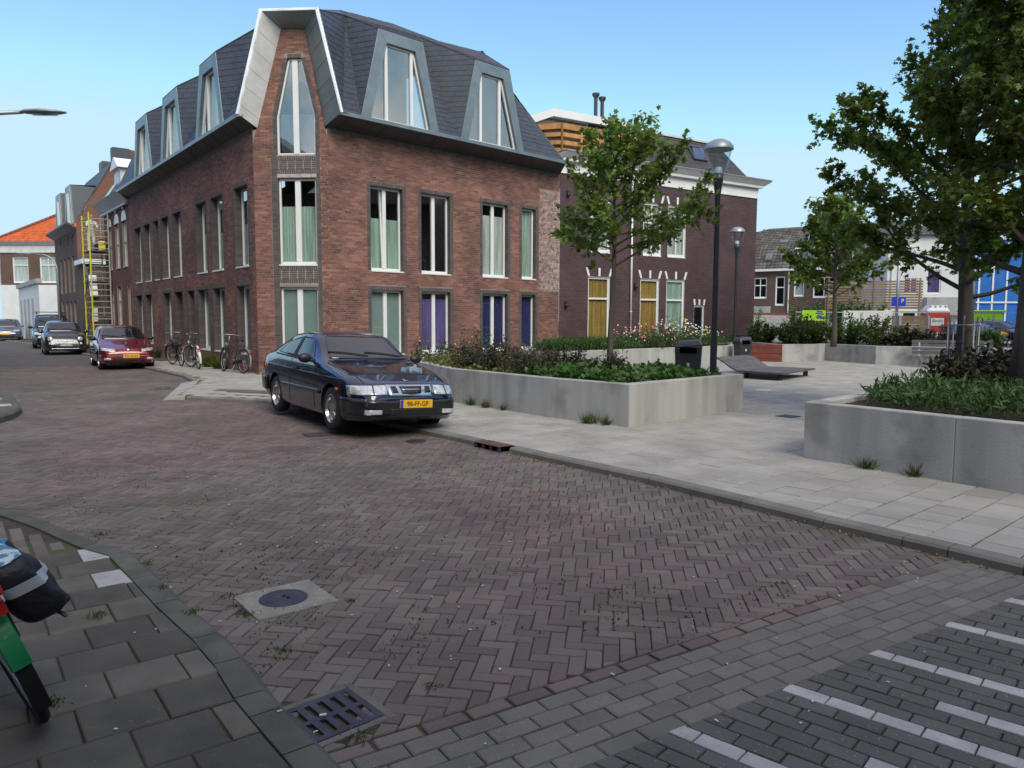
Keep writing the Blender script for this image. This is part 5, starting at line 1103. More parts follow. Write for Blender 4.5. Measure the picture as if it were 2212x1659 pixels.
    # wheels
    for wx in P['wheels']:
        for s in (-1, 1):
            wc = (X(wx), s*(Wd-.115), r); m = MB(); w2 = .095
            m.lathe([(r*.66, -w2*.9), (r*.9, -w2), (r*.985, -w2*.8), (r, -w2*.4), (r, w2*.4), (r*.985, w2*.8), (r*.9, w2), (r*.66, w2*.9)], 40, wc, axis='y'); wh_ = m.build('tyre', 'rubber', t, smooth=True)
            m = MB(); o_ = s*w2*.75; m.lathe([(r*.67, s*w2*.9), (r*.64, s*w2*.95), (r*.60, o_*.7), (r*.58, -o_*.5), (.0, -o_*.5)], 40, wc, axis='y')
            m.lathe([(0, o_*1.05), (r*.16, o_), (r*.19, o_*.7), (r*.19, 0)], 16, wc, axis='y')
            for k in range(P.get('spokes', 5)):
                an = 2*math.pi*k/P.get('spokes', 5)+.3; ca, sa = math.cos(an), math.sin(an); w_a, w_b = r*P.get('spw', .17), r*P.get('spw', .17)*1.15
                c = Vector(wc); f = lambda rr, ww, oo: c+Vector((ca*rr-sa*ww, oo, sa*rr+ca*ww))
                m.hexa([f(r*.12, -w_a*.7, o_*.2), f(r*.62, -w_b*.7, o_*.3), f(r*.62, w_b*.7, o_*.3), f(r*.12, w_a*.7, o_*.2), f(r*.12, -w_a*.6, o_*1.0), f(r*.63, -w_b*.55, o_*.85), f(r*.63, w_b*.55, o_*.85), f(r*.12, w_a*.6, o_*1.0)])
            m.build('rim', P.get('rim', 'alloy'), wh_, smooth=False)
            m = MB(); m.lathe([(0, s*.0), (r*.56, s*.0)], 20, (wc[0], wc[1]-s*.02, wc[2]), axis='y'); m.build('brake_disc', 'black', wh_)
    # underbody
    m = MB(); m.box((0, 0, .26), (L-1.1, P['W']-.5, .16)); m.build('underbody', 'black', t)
    return t, dec, X, bvh
def plate(t, txt, c, w_, h, kind, tilt=0, par=None):
    g_ = MB(); g_.box(c, (.014, w_, h), ry=tilt); p = g_.build('number_plate', {'nl': 'plateY', 'de': 'plateW'}[kind], par or t, bevel=.003)
    g_ = MB(); g_.box((c[0]+.002, c[1]+(-1)*(w_/2-.025)*-1*-1 if 0 else c[1]-w_/2+.025, c[2]), (.016, .045, h*.96)); g_.build('euro_band', 'plateB', p)
    text_mesh(txt, h*.82, 'ink', p, Matrix.Translation((c[0]+.010, c[1]+.018, c[2]-.002)) @ Matrix.Rotation(math.pi/2, 4, 'Z') @ Matrix.Rotation(math.pi/2, 4, 'X'), sx=.92)
def wipers(t, bvh, L, z0, par=None, n=2):
    for k, (y0, y1) in enumerate(((.55, -.05), (-.02, -.62))[:n]):
        pts = []
        for i in range(7):
            y = y0+(y1-y0)*i/6; z = z0+.015+.05*math.sin(math.pi*i/6*.55); h = bvh.ray_cast(Vector((L, y, z)), Vector((-1, 0, 0)))
            if h[0] is not None: pts.append(h[0]+Vector((.02, 0, .012)))
        if len(pts) > 2: m = MB(); m.tube(pts, .009, 5); m.build('wiper', 'black', t)
def mirror(t, x, y, z, mat, s=1):
    for sd in (-1, 1): m = MB(); ell(m, (x, sd*y, z), (.06, .10*s, .07*s)); m.box((x-.0, sd*(y-.1), z-.035), (.05, .12, .04)); m.build('wing_mirror', mat, t, smooth=True)
mt['saab'] = M('dark_blue_paint', (.004, .008, .035), .18, metal=.35, coat=1.0, spec=.6)
mt['maroonp'] = M('cherry_red_paint', (.20, .012, .020), .25, metal=.5, coat=1.0)
mt['greyp'] = M('anthracite_car_paint', (.022, .025, .03), .25, metal=.5, coat=1); mt['mpvp'] = M('dark_mpv_paint', (.012, .018, .028), .25, metal=.4, coat=1); mt['silvp'] = M('blue_silver_paint', (.10, .12, .17), .3, metal=.7, coat=1)
mt['bumper'] = M('dark_bumper', (.008, .009, .012), .35, coat=.4)
# --- dark blue hatchback
SA = dict(L=4.6, W=1.72, r=.312, wheels=(.92, 3.53), paint='saab', roofw=.70, nose=.26, tail=.14, spokes=5, spw=.2,
    top=[(0, .44), (.03, .60), (.10, .70), (.16, .745), (.5, .84), (1.0, .93), (1.38, .985), (1.46, 1.01), (2.16, 1.375), (2.35, 1.41), (2.7, 1.425), (3.2, 1.385), (3.7, 1.25), (4.25, 1.02), (4.45, .98), (4.55, .90), (4.6, .62)],
    belt=[(0, .42), (.04, .56), (.12, .64), (.5, .76), (1.0, .86), (1.5, .93), (2.5, .955), (3.6, .985), (4.25, .97), (4.5, .88), (4.6, .60)],
    bot=[(0, .30), (.08, .21), (.6, .19), (1.4, .20), (3.1, .21), (3.9, .23), (4.4, .27), (4.6, .36)])
PC = Vector((-2.62, 11.95, 0))
t, dec, X, bv = car('parked_car', 'dark blue three door hatchback with yellow plate 98-FF-GP parked half on the right kerb', (PC.x, PC.y, .035), 146, SA, rx=R(-2.3)); t.scale = (.972, .972, .972)
dec('windscreen', 'glassC', 'front', [(-.64, 1.01), (.64, 1.01), (.50, 1.345), (-.50, 1.345)], .006, nu=24, nv=12)
dec('front_side_window', 'glassC', 'side', [(1.78, .965), (2.62, .985), (2.60, 1.315), (2.22, 1.30)], .005); dec('rear_side_window', 'glassC', 'side', [(2.70, .985), (3.60, 1.04), (3.28, 1.235), (2.68, 1.315)], .005)
dec('rear_window', 'glassC', 'top', [(3.35, -.5), (4.15, -.58), (4.15, .58), (3.35, .5)], .005, both=False)
dec('door_pillar', 'black', 'side', [(2.62, .97), (2.70, .97), (2.68, 1.32), (2.60, 1.32)], .006, nu=2)
dec('headlamp', 'head', 'front', [(.36, .575), (.80, .565), (.80, .68), (.36, .70)], .012, both='pair'); dec('headlamp_divider', 'bumper', 'front', [(.545, .57), (.56, .57), (.55, .70), (.535, .70)], .018, both='pair', nu=2)
gr = dec('grille_surround', 'chrome', 'front', [(-.345, .555), (.345, .555), (.365, .705), (-.365, .705)], .016)
for a in ([(-.14, .585), (.14, .585), (.175, .68), (-.175, .68)], [(.20, .60), (.29, .60), (.30, .68), (.225, .68)], [(-.29, .60), (-.20, .60), (-.225, .68), (-.30, .68)]): dec('grille_slot', 'black', 'front', a, .021, par=t, nu=6, nv=4)
dec('grille_bar', 'chrome', 'front', [(-.15, .628), (.15, .628), (.15, .642), (-.15, .642)], .028, par=t, nu=6, nv=2)
dec('bumper', 'bumper', 'front', [(-.80, .30), (.80, .30), (.80, .50), (-.80, .50)], .022, nu=30, nv=6, thick=.02); dec('bumper_wrap', 'bumper', 'side', [(.06, .33), (.50, .33), (.52, .52), (.05, .52)], .012, nu=10, nv=5)
dec('air_intake', 'black', 'front', [(-.34, .30), (.34, .30), (.34, .385), (-.34, .385)], .034); dec('fog_lamp', 'head', 'front', [(.46, .315), (.66, .315), (.66, .375), (.46, .375)], .034, both='pair')
dec('side_moulding', 'bumper', 'side', [(1.30, .50), (3.15, .50), (3.15, .56), (1.30, .56)], .012, nu=24, nv=2, thick=.012); dec('crease_highlight', M('blue_highlight', (.05, .07, .14), .2, metal=.5, coat=1), 'side', [(.5, .752), (4.3, .83), (4.3, .84), (.5, .762)], .003, nu=40, nv=1)  # paler blue strip paints the highlight along the body crease
dec('waist_trim', 'black', 'side', [(1.70, .935), (3.68, 1.0), (3.68, 1.02), (1.70, .957)], .006, nu=24, nv=1); dec('side_indicator', 'amber', 'side', [(.62, .60), (.70, .60), (.70, .635), (.62, .635)], .01, nu=3, nv=3)
dec('rear_bumper', 'bumper', 'side', [(3.95, .36), (4.55, .38), (4.56, .60), (3.97, .60)], .02, nu=10, nv=6, thick=.03); dec('door_handle', 'black', 'side', [(2.35, .80), (2.55, .80), (2.55, .83), (2.35, .83)], .02, nu=4, nv=2, thick=.02)
dec('door_gap', 'black', 'side', [(1.56, .28), (1.57, .28), (1.57, .93), (1.56, .93)], .002, nu=1, nv=14); dec('door_gap', 'black', 'side', [(2.72, .28), (2.73, .28), (2.73, .95), (2.72, .95)], .002, nu=1, nv=14)
dec('tail_lamp', 'red', 'side', [(4.30, .72), (4.52, .72), (4.52, .90), (4.34, .92)], .008, nu=4, nv=4); dec('badge', 'chrome', 'top', [(.20, -.035), (.27, -.035), (.27, .035), (.20, .035)], .006, both=False, nu=6, nv=4)
for s in (-1, 1): dec('bonnet_seam', 'black', 'top', [(.22, s*.62), (1.35, s*.72), (1.35, s*.728), (.22, s*.628)], .002, both=False, nu=20, nv=1)
h = bv.ray_cast(Vector((5, 0, .46)), Vector((-1, 0, 0))); plate(t, '98-FF-GP', (h[0].x+.042, .05, .455), .50, .115, 'nl')
wipers(t, bv, 4.6, 1.03); mirror(t, X(1.78), .93, 1.0, 'black', 1.05)
m = MB(); m.tube([(X(.28), -.0, .0)]*2, .01, 3) if 0 else None
m = MB(); m.box((X(2.5), 0, 1.06), (.12, 1.2, .5)); m.build('front_seats', 'interior', t) if 0 else None
# --- cherry red hatchback (behind, left kerb)
def lc(s, e, z=0): v = FL.P(s, e, z); return (v.x, v.y, v.z)
H1 = dict(L=3.68, W=1.60, r=.28, wheels=(.72, 3.1), paint='maroonp', roofw=.72, nose=.2, tail=.12, spokes=7, spw=.12,
    top=[(0, .46), (.04, .60), (.10, .66), (.5, .78), (1.05, .90), (1.12, .93), (1.85, 1.33), (2.2, 1.375), (2.9, 1.36), (3.3, 1.25), (3.6, .92), (3.68, .60)], belt=[(0, .44), (.05, .57), (.5, .72), (1.1, .86), (2, .90), (3.3, .92), (3.6, .82), (3.68, .58)], bot=[(0, .30), (.1, .2), (.6, .18), (3.1, .2), (3.68, .34)])
t, dec, X, bv = car('parked_car', 'cherry red small hatchback with yellow plate parked along the left facade', lc(6.75, 2.15), 146, H1)
dec('windscreen', 'glassC', 'front', [(-.62, .94), (.62, .94), (.50, 1.30), (-.50, 1.30)], .006); dec('side_window', 'glassC', 'side', [(1.42, .92), (2.15, .93), (2.13, 1.27), (1.85, 1.25)], .006); dec('rear_side_window', 'glassC', 'side', [(2.22, .93), (3.2, .96), (3.05, 1.22), (2.2, 1.27)], .006)
dec('headlamp', 'head', 'front', [(.36, .555), (.735, .60), (.735, .685), (.36, .645)], .012, both='pair'); dec('grille', 'maroonp', 'front', [(-.34, .575), (.34, .575), (.34, .62), (-.34, .62)], .012); dec('grille_slot', 'black', 'front', [(-.33, .59), (.33, .59), (.33, .603), (-.33, .603)], .017)
dec('bumper', 'maroonp', 'front', [(-.76, .30), (.76, .30), (.76, .46), (-.76, .46)], .02, nu=30, thick=.02); dec('air_intake', 'black', 'front', [(-.42, .30), (.42, .30), (.42, .375), (-.42, .375)], .034); dec('fog_lamp', 'head', 'front', [(.50, .325), (.66, .325), (.66, .385), (.50, .385)], .034, both='pair'); dec('bumper_strip', 'black', 'front', [(-.76, .47), (.76, .47), (.76, .50), (-.76, .50)], .026, nu=30, nv=2)
dec('side_moulding', 'black', 'side', [(1.05, .46), (2.75, .46), (2.75, .53), (1.05, .53)], .012, nu=16, nv=2)
hh = bv.ray_cast(Vector((5, 0, .43)), Vector((-1, 0, 0)))[0].x; plate(t, 'PN-HS-64', (hh+.04, .04, .435), .50, .115, 'nl'); dec('badge', 'chrome', 'front', [(-.045, .60), (.045, .60), (.045, .67), (-.045, .67)], .02, nu=3, nv=3)
wipers(t, bv, 3.68, .97); mirror(t, X(1.45), .84, .95, 'black', .95); m = MB(); m.tube([(X(2.0), 0, 1.37), (X(2.15), 0, 1.5)], .006, 5); m.build('aerial', 'black', t)
# --- small anthracite city car
H2 = dict(L=3.57, W=1.63, r=.29, wheels=(.68, 2.98), paint='greyp', roofw=.70, nose=.28, tail=.22, spokes=8, spw=.1,
    top=[(0, .42), (.05, .62), (.14, .78), (.3, .87), (.75, .96), (.85, .99), (1.5, 1.42), (1.9, 1.485), (2.5, 1.46), (3.1, 1.3), (3.45, .95), (3.57, .6)], belt=[(0, .40), (.06, .58), (.2, .76), (.8, .90), (2, .94), (3.2, .95), (3.45, .84), (3.57, .56)], bot=[(0, .28), (.1, .2), (.6, .18), (3.0, .2), (3.57, .32)])
t, dec, X, bv = car('parked_car', 'small rounded anthracite car with round headlamps and white German style plate', lc(18.3, 2.3), 146, H2)
dec('windscreen', 'glassC', 'front', [(-.60, 1.02), (.60, 1.02), (.50, 1.40), (-.50, 1.40)], .006); dec('side_window', 'glassC', 'side', [(1.2, .98), (2.2, .98), (2.15, 1.36), (1.6, 1.36)], .006); dec('rear_side_window', 'glassC', 'side', [(2.28, .99), (2.95, 1.02), (2.7, 1.32), (2.25, 1.36)], .006)
for s in (-1, 1):
    for y, z, r_, nm in ((.56, .70, .10, 'headlamp'), (.58, .50, .055, 'lower_lamp')):
        hh = bv.ray_cast(Vector((5, s*y, z)), Vector((-1, 0, 0)))[0]; m = MB(); m.lathe([(0, .035), (r_*.8, .03), (r_, .01), (r_*1.08, -.03)], 20, axis='z'); o_ = m.build(nm, 'head', t, smooth=True); o_.matrix_basis = Matrix.Translation(hh) @ Matrix.Rotation(R(s*18), 4, 'Z') @ Matrix.Rotation(R(72), 4, 'Y')
dec('chrome_moustache', 'chrome', 'front', [(-.30, .60), (.30, .60), (.30, .615), (-.30, .615)], .014, nv=1); dec('grille_crease', 'chrome', 'front', [(-.42, .52), (.42, .52), (.34, .535), (-.34, .535)], .014, nv=1); dec('badge', 'chrome', 'front', [(-.05, .58), (.05, .58), (.05, .66), (-.05, .66)], .02, nu=3, nv=3)
dec('lower_grille', 'black', 'front', [(-.42, .31), (.42, .31), (.42, .38), (-.42, .38)], .012); dec('chrome_lip', 'chrome', 'front', [(-.60, .275), (.60, .275), (.60, .292), (-.60, .292)], .016, nu=20, nv=1)
hh = bv.ray_cast(Vector((5, 0, .45)), Vector((-1, 0, 0)))[0].x; plate(t, 'WST-QV 628', (hh+.035, 0, .45), .50, .115, 'de'); wipers(t, bv, 3.57, 1.04); mirror(t, X(1.15), .86, 1.0, 'greyp')
# --- dark tall car with roof bars
H3 = dict(L=4.4, W=1.80, r=.32, wheels=(.9, 3.6), paint='mpvp', roofw=.78, nose=.2, tail=.1, spokes=5, top=[(0, .5), (.06, .75), (.5, .95), (1.1, 1.05), (1.7, 1.62), (2.1, 1.78), (3.9, 1.78), (4.3, 1.5), (4.4, .7)], belt=[(0, .48), (.06, .7), (.5, .85), (1.2, 1.0), (4.2, 1.05), (4.4, .66)], bot=[(0, .3), (.1, .22), (4.2, .24), (4.4, .34)])
t, dec, X, bv = car('parked_car', 'tall dark blue family car with black roof bars parked behind the small anthracite car', lc(26.6, 1.75), 147, H3)
dec('windscreen', 'glassC', 'front', [(-.68, 1.1), (.68, 1.1), (.58, 1.68), (-.58, 1.68)], .006); dec('side_window', 'glassC', 'side', [(1.5, 1.08), (2.5, 1.1), (2.5, 1.6), (1.95, 1.58)], .006); dec('rear_side_window', 'glassC', 'side', [(2.6, 1.1), (3.9, 1.12), (3.8, 1.58), (2.6, 1.6)], .006); mirror(t, X(1.5), .95, 1.1, 'black', 1.1); dec('headlamp', 'head', 'front', [(.45, .72), (.8, .72), (.8, .84), (.45, .84)], .012, both='pair')
for x in (2.2, 3.3): m = MB(); m.box((X(x), 0, 1.90), (.07, 1.5, .035)); m.build('roof_bar', 'black', t, bevel=.01)
for s in (-1, 1): m = MB(); m.tube([(X(1.9), s*.62, 1.78), (X(2.1), s*.62, 1.86), (X(3.6), s*.62, 1.86), (X(3.8), s*.62, 1.78)], .02, 6); m.build('roof_rail', 'black', t)
# --- blue silver hatchback at the far end
H4 = dict(L=4.2, W=1.75, r=.31, wheels=(.85, 3.45), paint='silvp', roofw=.72, nose=.24, tail=.12, top=[(0, .45), (.05, .62), (.4, .80), (1.0, .93), (1.9, 1.42), (2.3, 1.5), (3.2, 1.46), (3.9, 1.1), (4.2, .65)], belt=[(0, .43), (.06, .58), (.5, .76), (1.2, .92), (3.6, .98), (4.2, .6)], bot=[(0, .28), (.1, .2), (4.0, .22), (4.2, .34)])
t, dec, X, bv = car('parked_car', 'blue silver hatchback facing the camera at the far left end of the street', (-35.6, 53.0, 0), 149, H4)
dec('windscreen', 'glassC', 'front', [(-.66, .98), (.66, .98), (.54, 1.42), (-.54, 1.42)], .006); dec('side_window', 'glassC', 'side', [(1.5, .98), (2.4, 1.0), (2.4, 1.38), (1.95, 1.36)], .006); dec('grille', 'black', 'front', [(-.5, .28), (.5, .28), (.5, .4), (-.5, .4)], .014); dec('headlamp', 'head', 'front', [(.42, .62), (.8, .66), (.8, .78), (.46, .72)], .012, both='pair'); dec('upper_grille', 'chrome', 'front', [(-.38, .60), (.38, .60), (.38, .66), (-.38, .66)], .014); mirror(t, X(1.5), .93, 1.0, 'silvp')
hh = bv.ray_cast(Vector((5, 0, .48)), Vector((-1, 0, 0)))[0].x; g_ = MB(); g_.box((hh+.03, 0, .48), (.014, .5, .115)); g_.build('number_plate', 'plateY', t)
# --- cars beyond the square on the right
for (x, y, az, lb, H, z) in ((20.6, 33.6, 188, 'dark car with pale headlamps parked beyond the square fence', H4, 0), (23.6, 36.2, 150, 'black hatchback with open view through its rear window behind the square fence', H1, .25)):
    H = dict(H); H['paint'] = 'mpvp'; t, dec, X, bv = car('parked_car', lb, (x, y, z), az, H)
    dec('windscreen', 'glassC', 'front', [(-.6, .98), (.6, .98), (.5, 1.3), (-.5, 1.3)], .006); dec('headlamp', 'head', 'front', [(.4, .6), (.72, .62), (.72, .76), (.4, .72)], .012, both='pair'); dec('side_window', 'glassC', 'side', [(1.5, .98), (2.4, 1.0), (2.4, 1.28), (1.95, 1.26)], .006)
t = thing('yellow_cover', 'yellow cover draped low over the dark car behind the fence', 'cover', (22.7, 35.0, .95)) ; m = MB(); ell(m, (0, 0, 0), (.42, .2, .14)); m.build('cover_body', 'plateY', t, smooth=True)  # yellow form of unknown kind, modelled as a draped cover
# ================================================================ bicycles
def bicycle(label, loc, rz, lean=0, cols=('black', 'steel'), steer=.3, group=None, mat='anthr'):
    t = thing('bicycle', label, 'bicycle', loc, rz, group=group); t.matrix_basis = t.matrix_basis @ Matrix.Rotation(lean, 4, 'X'); r = .34
    def wheel(x, ang=0):
        M_ = Matrix.Translation((x, 0, r)) @ Matrix.Rotation(ang, 4, 'Z'); m = MB(); n = 32
        def ring(rr, tr, y=0, k=6): mm = MB(); mm.tube([(rr*math.cos(2*math.pi*i/n), y, rr*math.sin(2*math.pi*i/n)) for i in range(n+1)], tr, k, cap=False); return mm
        w_ = ring(r-.02, .021).build('tyre', 'rubber', t, smooth=True); w_.matrix_basis = M_
        ri = ring(r-.05, .011).build('rim', 'steel', w_, smooth=True)
        m = MB(); m.tube([(0, -.05, 0), (0, .05, 0)], .022, 8)
        for i in range(18): a = 2*math.pi*i/18; m.tube([(0, .03*(-1)**i, 0), ((r-.05)*math.cos(a+.15), 0, (r-.05)*math.sin(a+.15))], .0016, 3, cap=False)
        m.build('spokes', 'steel', w_)
        m = MB(); A = [R(k) for k in range(-20, 205, 7)]; rr = r+.03
        for i in range(len(A)-1):
            p = lambda a, y: (rr*math.cos(a), y, rr*math.sin(a)); m.hexa([p(A[i], -.028), p(A[i+1], -.028), p(A[i+1], .028), p(A[i], .028)]+[tuple(1.015*c if j != 1 else c for j, c in enumerate(p(a, y))) for a, y in ((A[i], -.028), (A[i+1], -.028), (A[i+1], .028), (A[i], .028))])
        m.build('mudguard', cols[1] if x < 0 else cols[0], w_)
    wheel(-.54); wheel(.56, steer*.5)
    F_ = [[(-.54, 0, r), (-.05, 0, .29)], [(-.05, 0, .29), (-.2, 0, .82)], [(-.54, 0, r), (-.19, 0, .74)], [(-.05, 0, .29), (.38, 0, .62)], [(-.16, 0, .68), (.36, 0, .78)]]
    m = MB()
    for a, b in F_: m.tube([a, b], .017, 8)
    m.tube([(.37, 0, .58), (.33, 0, .84)], .022, 8); m.build('frame', mat, t, smooth=True)
    m = MB()
    for y in (-.05, .05): m.tube([(.37, y*.4, .62), (.42, y, .55), (.56, y, r)], .012, 6)
    m.build('fork', mat, t, smooth=True)
    m = MB(); m.tube([(.33, 0, .84), (.30, 0, 1.04)], .014, 8); c, s = math.cos(steer), math.sin(steer)
    hb = [(-.20, .30, -.02), (-.06, .28, .0), (.03, .12, .03), (.03, -.12, .03), (-.06, -.28, 0), (-.20, -.30, -.02)]; m.tube([(.30+x*c-y*s, x*s+y*c, 1.05+z) for x, y, z in hb], .012, 8); m.build('handlebar', 'steel', t, smooth=True)
    for k in (0, 5):
        x, y, z = hb[k]; x2, y2, z2 = hb[1 if k == 0 else 4]; m = MB(); m.tube([(.30+x*c-y*s, x*s+y*c, 1.05+z), (.30+(x*.4+x2*.6)*c-(y*.4+y2*.6)*s, (x*.4+x2*.6)*s+(y*.4+y2*.6)*c, 1.05+z*.5)], .018, 8); m.build('grip', 'black', t, smooth=True)
    m = MB(); prof = [(-.36, .08, .93), (-.28, .085, .945), (-.18, .05, .94), (-.06, .022, .93)]
    vs = []; 
    for x, w_, z in prof: vs += [(x, -w_, z-.03), (x, -w_*.7, z+.01), (x, w_*.7, z+.01), (x, w_, z-.03)]
    m.add(vs, [(i*4+k, i*4+(k+1) % 4, (i+1)*4+(k+1) % 4, (i+1)*4+k) for i in range(3) for k in range(4)]+[(3, 2, 1, 0), (12, 13, 14, 15)]); m.build('saddle', 'black', t, smooth=True); m = MB(); m.tube([(-.2, 0, .80), (-.22, 0, .92)], .013, 6); m.build('seat_post', 'steel', t)
    m = MB(); m.lathe([(.0, -.05), (.09, -.05), (.09, -.04), (0, -.04)], 20, (-.05, 0, .29), axis='y'); m.tube([(-.05, -.07, .29), (.09, -.07, .22)], .01, 6); m.tube([(-.05, .07, .29), (-.19, .07, .36)], .01, 6); m.box((.09, -.11, .215), (.09, .07, .02)); m.box((-.19, .11, .365), (.09, .07, .02)); m.build('crankset', 'steel', t)
    m = MB(); m.hexa([(-.56, .05, .29), (-.02, .05, .24), (-.02, .065, .24), (-.56, .065, .29), (-.56, .05, .39), (-.02, .05, .35), (-.02, .065, .35), (-.56, .065, .39)]); m.build('chain_case', 'black', t, bevel=.01)
    m = MB()
    for y in (-.06, .06): m.tube([(-.86, y, .75), (-.28, y, .75), (-.2, 0, .76)], .007, 5); m.tube([(-.54, y, r), (-.62, y, .75)], .006, 5)
    for x in (-.8, -.65, -.5, -.35): m.tube([(x, -.06, .75), (x, .06, .75)], .006, 5)
    m.build('luggage_rack', 'black', t); m = MB(); m.box((-.9, 0, .62), (.03, .08, .05)); m.build('rear_light', 'red', t); m = MB(); m.tube([(.42, 0, .80), (.47, 0, .80)], [.045, .05], 10); m.build('front_light', cols[1], t)
    m = MB(); m.tube([(-.1, .0, .27), (-.16, .16, .02)], .009, 5); m.build('kickstand', 'steel', t); return t
ga = 'bicycles standing along the left facade'
al = R(90+38.3)
bicycle('black bicycle with steel handlebar, leftmost of the three by the brick wall', (-10.95, 24.5, .12), R(128), R(-5), steer=.5, group=ga, cols=('black', 'black'))
bicycle('black bicycle with white mudguards, middle one of the three by the brick wall', (-9.8, 23.15, .12), R(124), R(-4), steer=.9, group=ga, cols=('wpaint', 'wpaint'))
bicycle('black bicycle, rightmost of the three by the wall and nearest the blue car', (-7.95, 21.35, .12), R(139), R(4), steer=-.5, group=ga, cols=('black', 'steel'))
# the nearest bicycle at the left edge, rear wheel towards the camera
hz = R(90+46); hv = Vector((math.cos(hz), math.sin(hz), 0)); bp_ = Vector((-1.878, 2.86, .05))+hv*.54
nb_ = bicycle('green and black bicycle leaning at the left edge, its red rear lamp nearest', tuple(bp_), hz, R(-19), steer=.1, cols=('black', 'black'))
mt['greenp'] = M('worn_green_paint', (.008, .19, .07), .4, var=.2, scale=9, stain=((.25, .28, .22), 16, .62, .7))
m = MB()
for k in range(12):
    a0, a1 = R(130+k*3.5), R(130+(k+1)*3.5); f = lambda a, y, r: (-.54+r*math.cos(a), y, .34+r*math.sin(a)); m.hexa([f(a0, -.034, .385), f(a1, -.034, .385), f(a1, .034, .385), f(a0, .034, .385), f(a0, -.03, .395), f(a1, -.03, .395), f(a1, .03, .395), f(a0, .03, .395)])
m.build('green_mudguard', 'greenp', nb_)
m = MB(); m.box((-.93, 0, .70), (.05, .10, .06)); m.build('tail_lamp', 'red', nb_, bevel=.015); m = MB(); m.box((-.90, 0, .765), (.10, .12, .04)); m.build('lamp_hood', 'wpaint', nb_, bevel=.015); m = MB(); m.tube([(-.86, -.035, .86), (-.86, -.035, .62)], .015, 6); m.build('rack_tube', 'wpaint', nb_)
bag = thing('pannier_bag', 'black bicycle pannier with pale reflective strip and blue patterned flap on the nearest bicycle', 'bag', tuple(bp_), hz); bag.matrix_basis = nb_.matrix_basis.copy()
def sgn_pow(v, p): return math.copysign(abs(v)**p, v)
def bag_pt(th, ph, k=1.0):
    x = .18*sgn_pow(math.cos(ph), .45)*sgn_pow(math.cos(th), .55); y = .085*sgn_pow(math.cos(ph), .45)*sgn_pow(math.sin(th), .55); z = .14*sgn_pow(math.sin(ph), .6)
    f = 1+.16*(-z/.185); wr = .008*math.sin(th*5+z*26)+.006*math.sin(th*9-z*40); return Vector((-.66+x*k*(1+.06*z/.185), -.125+(y*f-.05*(-z/.185)*.9+wr*(1 if y < 0 else 0))*k, (.60+z*k)-.03*max(0, -x/.235)*(1 if z < 0 else 0)))
def bag_part(n1, n2, a, b, k, name, mat, kind=None):
    m = MB(); vs = [bag_pt(2*math.pi*i/n1, a+(b-a)*j/n2, k) for j in range(n2+1) for i in range(n1)]
    m.add(vs, [(j*n1+i, j*n1+(i+1) % n1, (j+1)*n1+(i+1) % n1, (j+1)*n1+i) for j in range(n2) for i in range(n1)]); return m.build(name, mat, bag, smooth=True)
bag_part(48, 30, -math.pi/2, math.pi/2, 1, 'bag_body', M('black_canvas', (.012, .012, .018), .55, bump=.8, bscale=30))
bag_part(48, 2, .0, .13, 1.02, 'reflective_strip', M('reflective_grey', (.36, .43, .44), .4))
bag_part(48, 8, .85, math.pi/2, 1.03, 'patterned_flap', M('blue_pattern_cloth', (.06, .22, .34), .7, stain=((.5, .62, .66), 22, .47, .53)))
m = MB(); m.tube([(-.74, -.17, .47), (-.78, -.20, .42)], .008, 5); m.build('strap_end', 'black', bag)
# ================================================================ planters
def wall_loop(name, label, pts, h, th, z0=.10, cat='planter', closed=True, soil=True, seglen=2.6, mat='conc', lab=None):
    t = thing(name, label, cat, (pts[0][0], pts[0][1], z0), world=True); n = len(pts)
    ar = sum(pts[i][0]*pts[(i+1) % n][1]-pts[(i+1) % n][0]*pts[i][1] for i in range(n)); sg = 1 if ar > 0 else -1
    def nrm(a, b): d = (Vector(b)-Vector(a)).normalized(); return Vector((-d.y, d.x))*sg
    inn = []
    for i in range(n):
        p = Vector(pts[i])
        if closed or 0 < i < n-1:
            n1, n2 = nrm(pts[i-1], pts[i]), nrm(pts[i], pts[(i+1) % n]); b = (n1+n2).normalized(); inn.append(p+b*th/max(.35, b.dot(n1)))
        else: inn.append(p+nrm(pts[0], pts[1])*th if i == 0 else p+nrm(pts[-2], pts[-1])*th)
    for i in range(n if closed else n-1):
        a, b, c, d = Vector(pts[i]), Vector(pts[(i+1) % n]), inn[(i+1) % n], inn[i]; k = max(1, round((b-a).length/seglen))
        for j in range(k):
            t0, t1 = (j+(.002 if j else 0))/k, (j+1-(.002 if j < k-1 else 0))/k; m = MB(); P = [a.lerp(b, t0), a.lerp(b, t1), d.lerp(c, t1), d.lerp(c, t0)]
            m.hexa([(p.x, p.y, z0) for p in P]+[(p.x, p.y, z0+h) for p in P]); m.build('wall_panel', mat, t, bevel=.012)
    if soil: m = MB(); m.poly([(p.x, p.y, z0+h-.06) for p in inn]); m.build('soil', 'soil', t)
    return t
wall_loop('planter', 'large pale concrete planter with tree and ivy left of the plaza entrance', PLA, .645, .17)
wall_loop('planter', 'grey concrete planter with dark foliage at the right edge of the picture', PLB, .655, .16)
BKP = [(8.1, 27.55), (1.2, 21.75), (.2, 23.2), (2.2, 27.1), (9.6, 32.0)]
wall_loop('planter', 'long low concrete planter full of wild flowers before the painted house', BKP, .62, .2)
FWP = [(9.75, 27.7), (11.4, 28.05), (11.95, 28.6), (12.75, 26.3), (14.1, 25.6), (17.8, 24.2), (26, 22.4), (26, 33), (13, 33.4), (9.6, 31.6)]
wall_loop('planter', 'long faceted concrete retaining planter with the bench at the back of the plaza', FWP, .66, .22, lab=None)
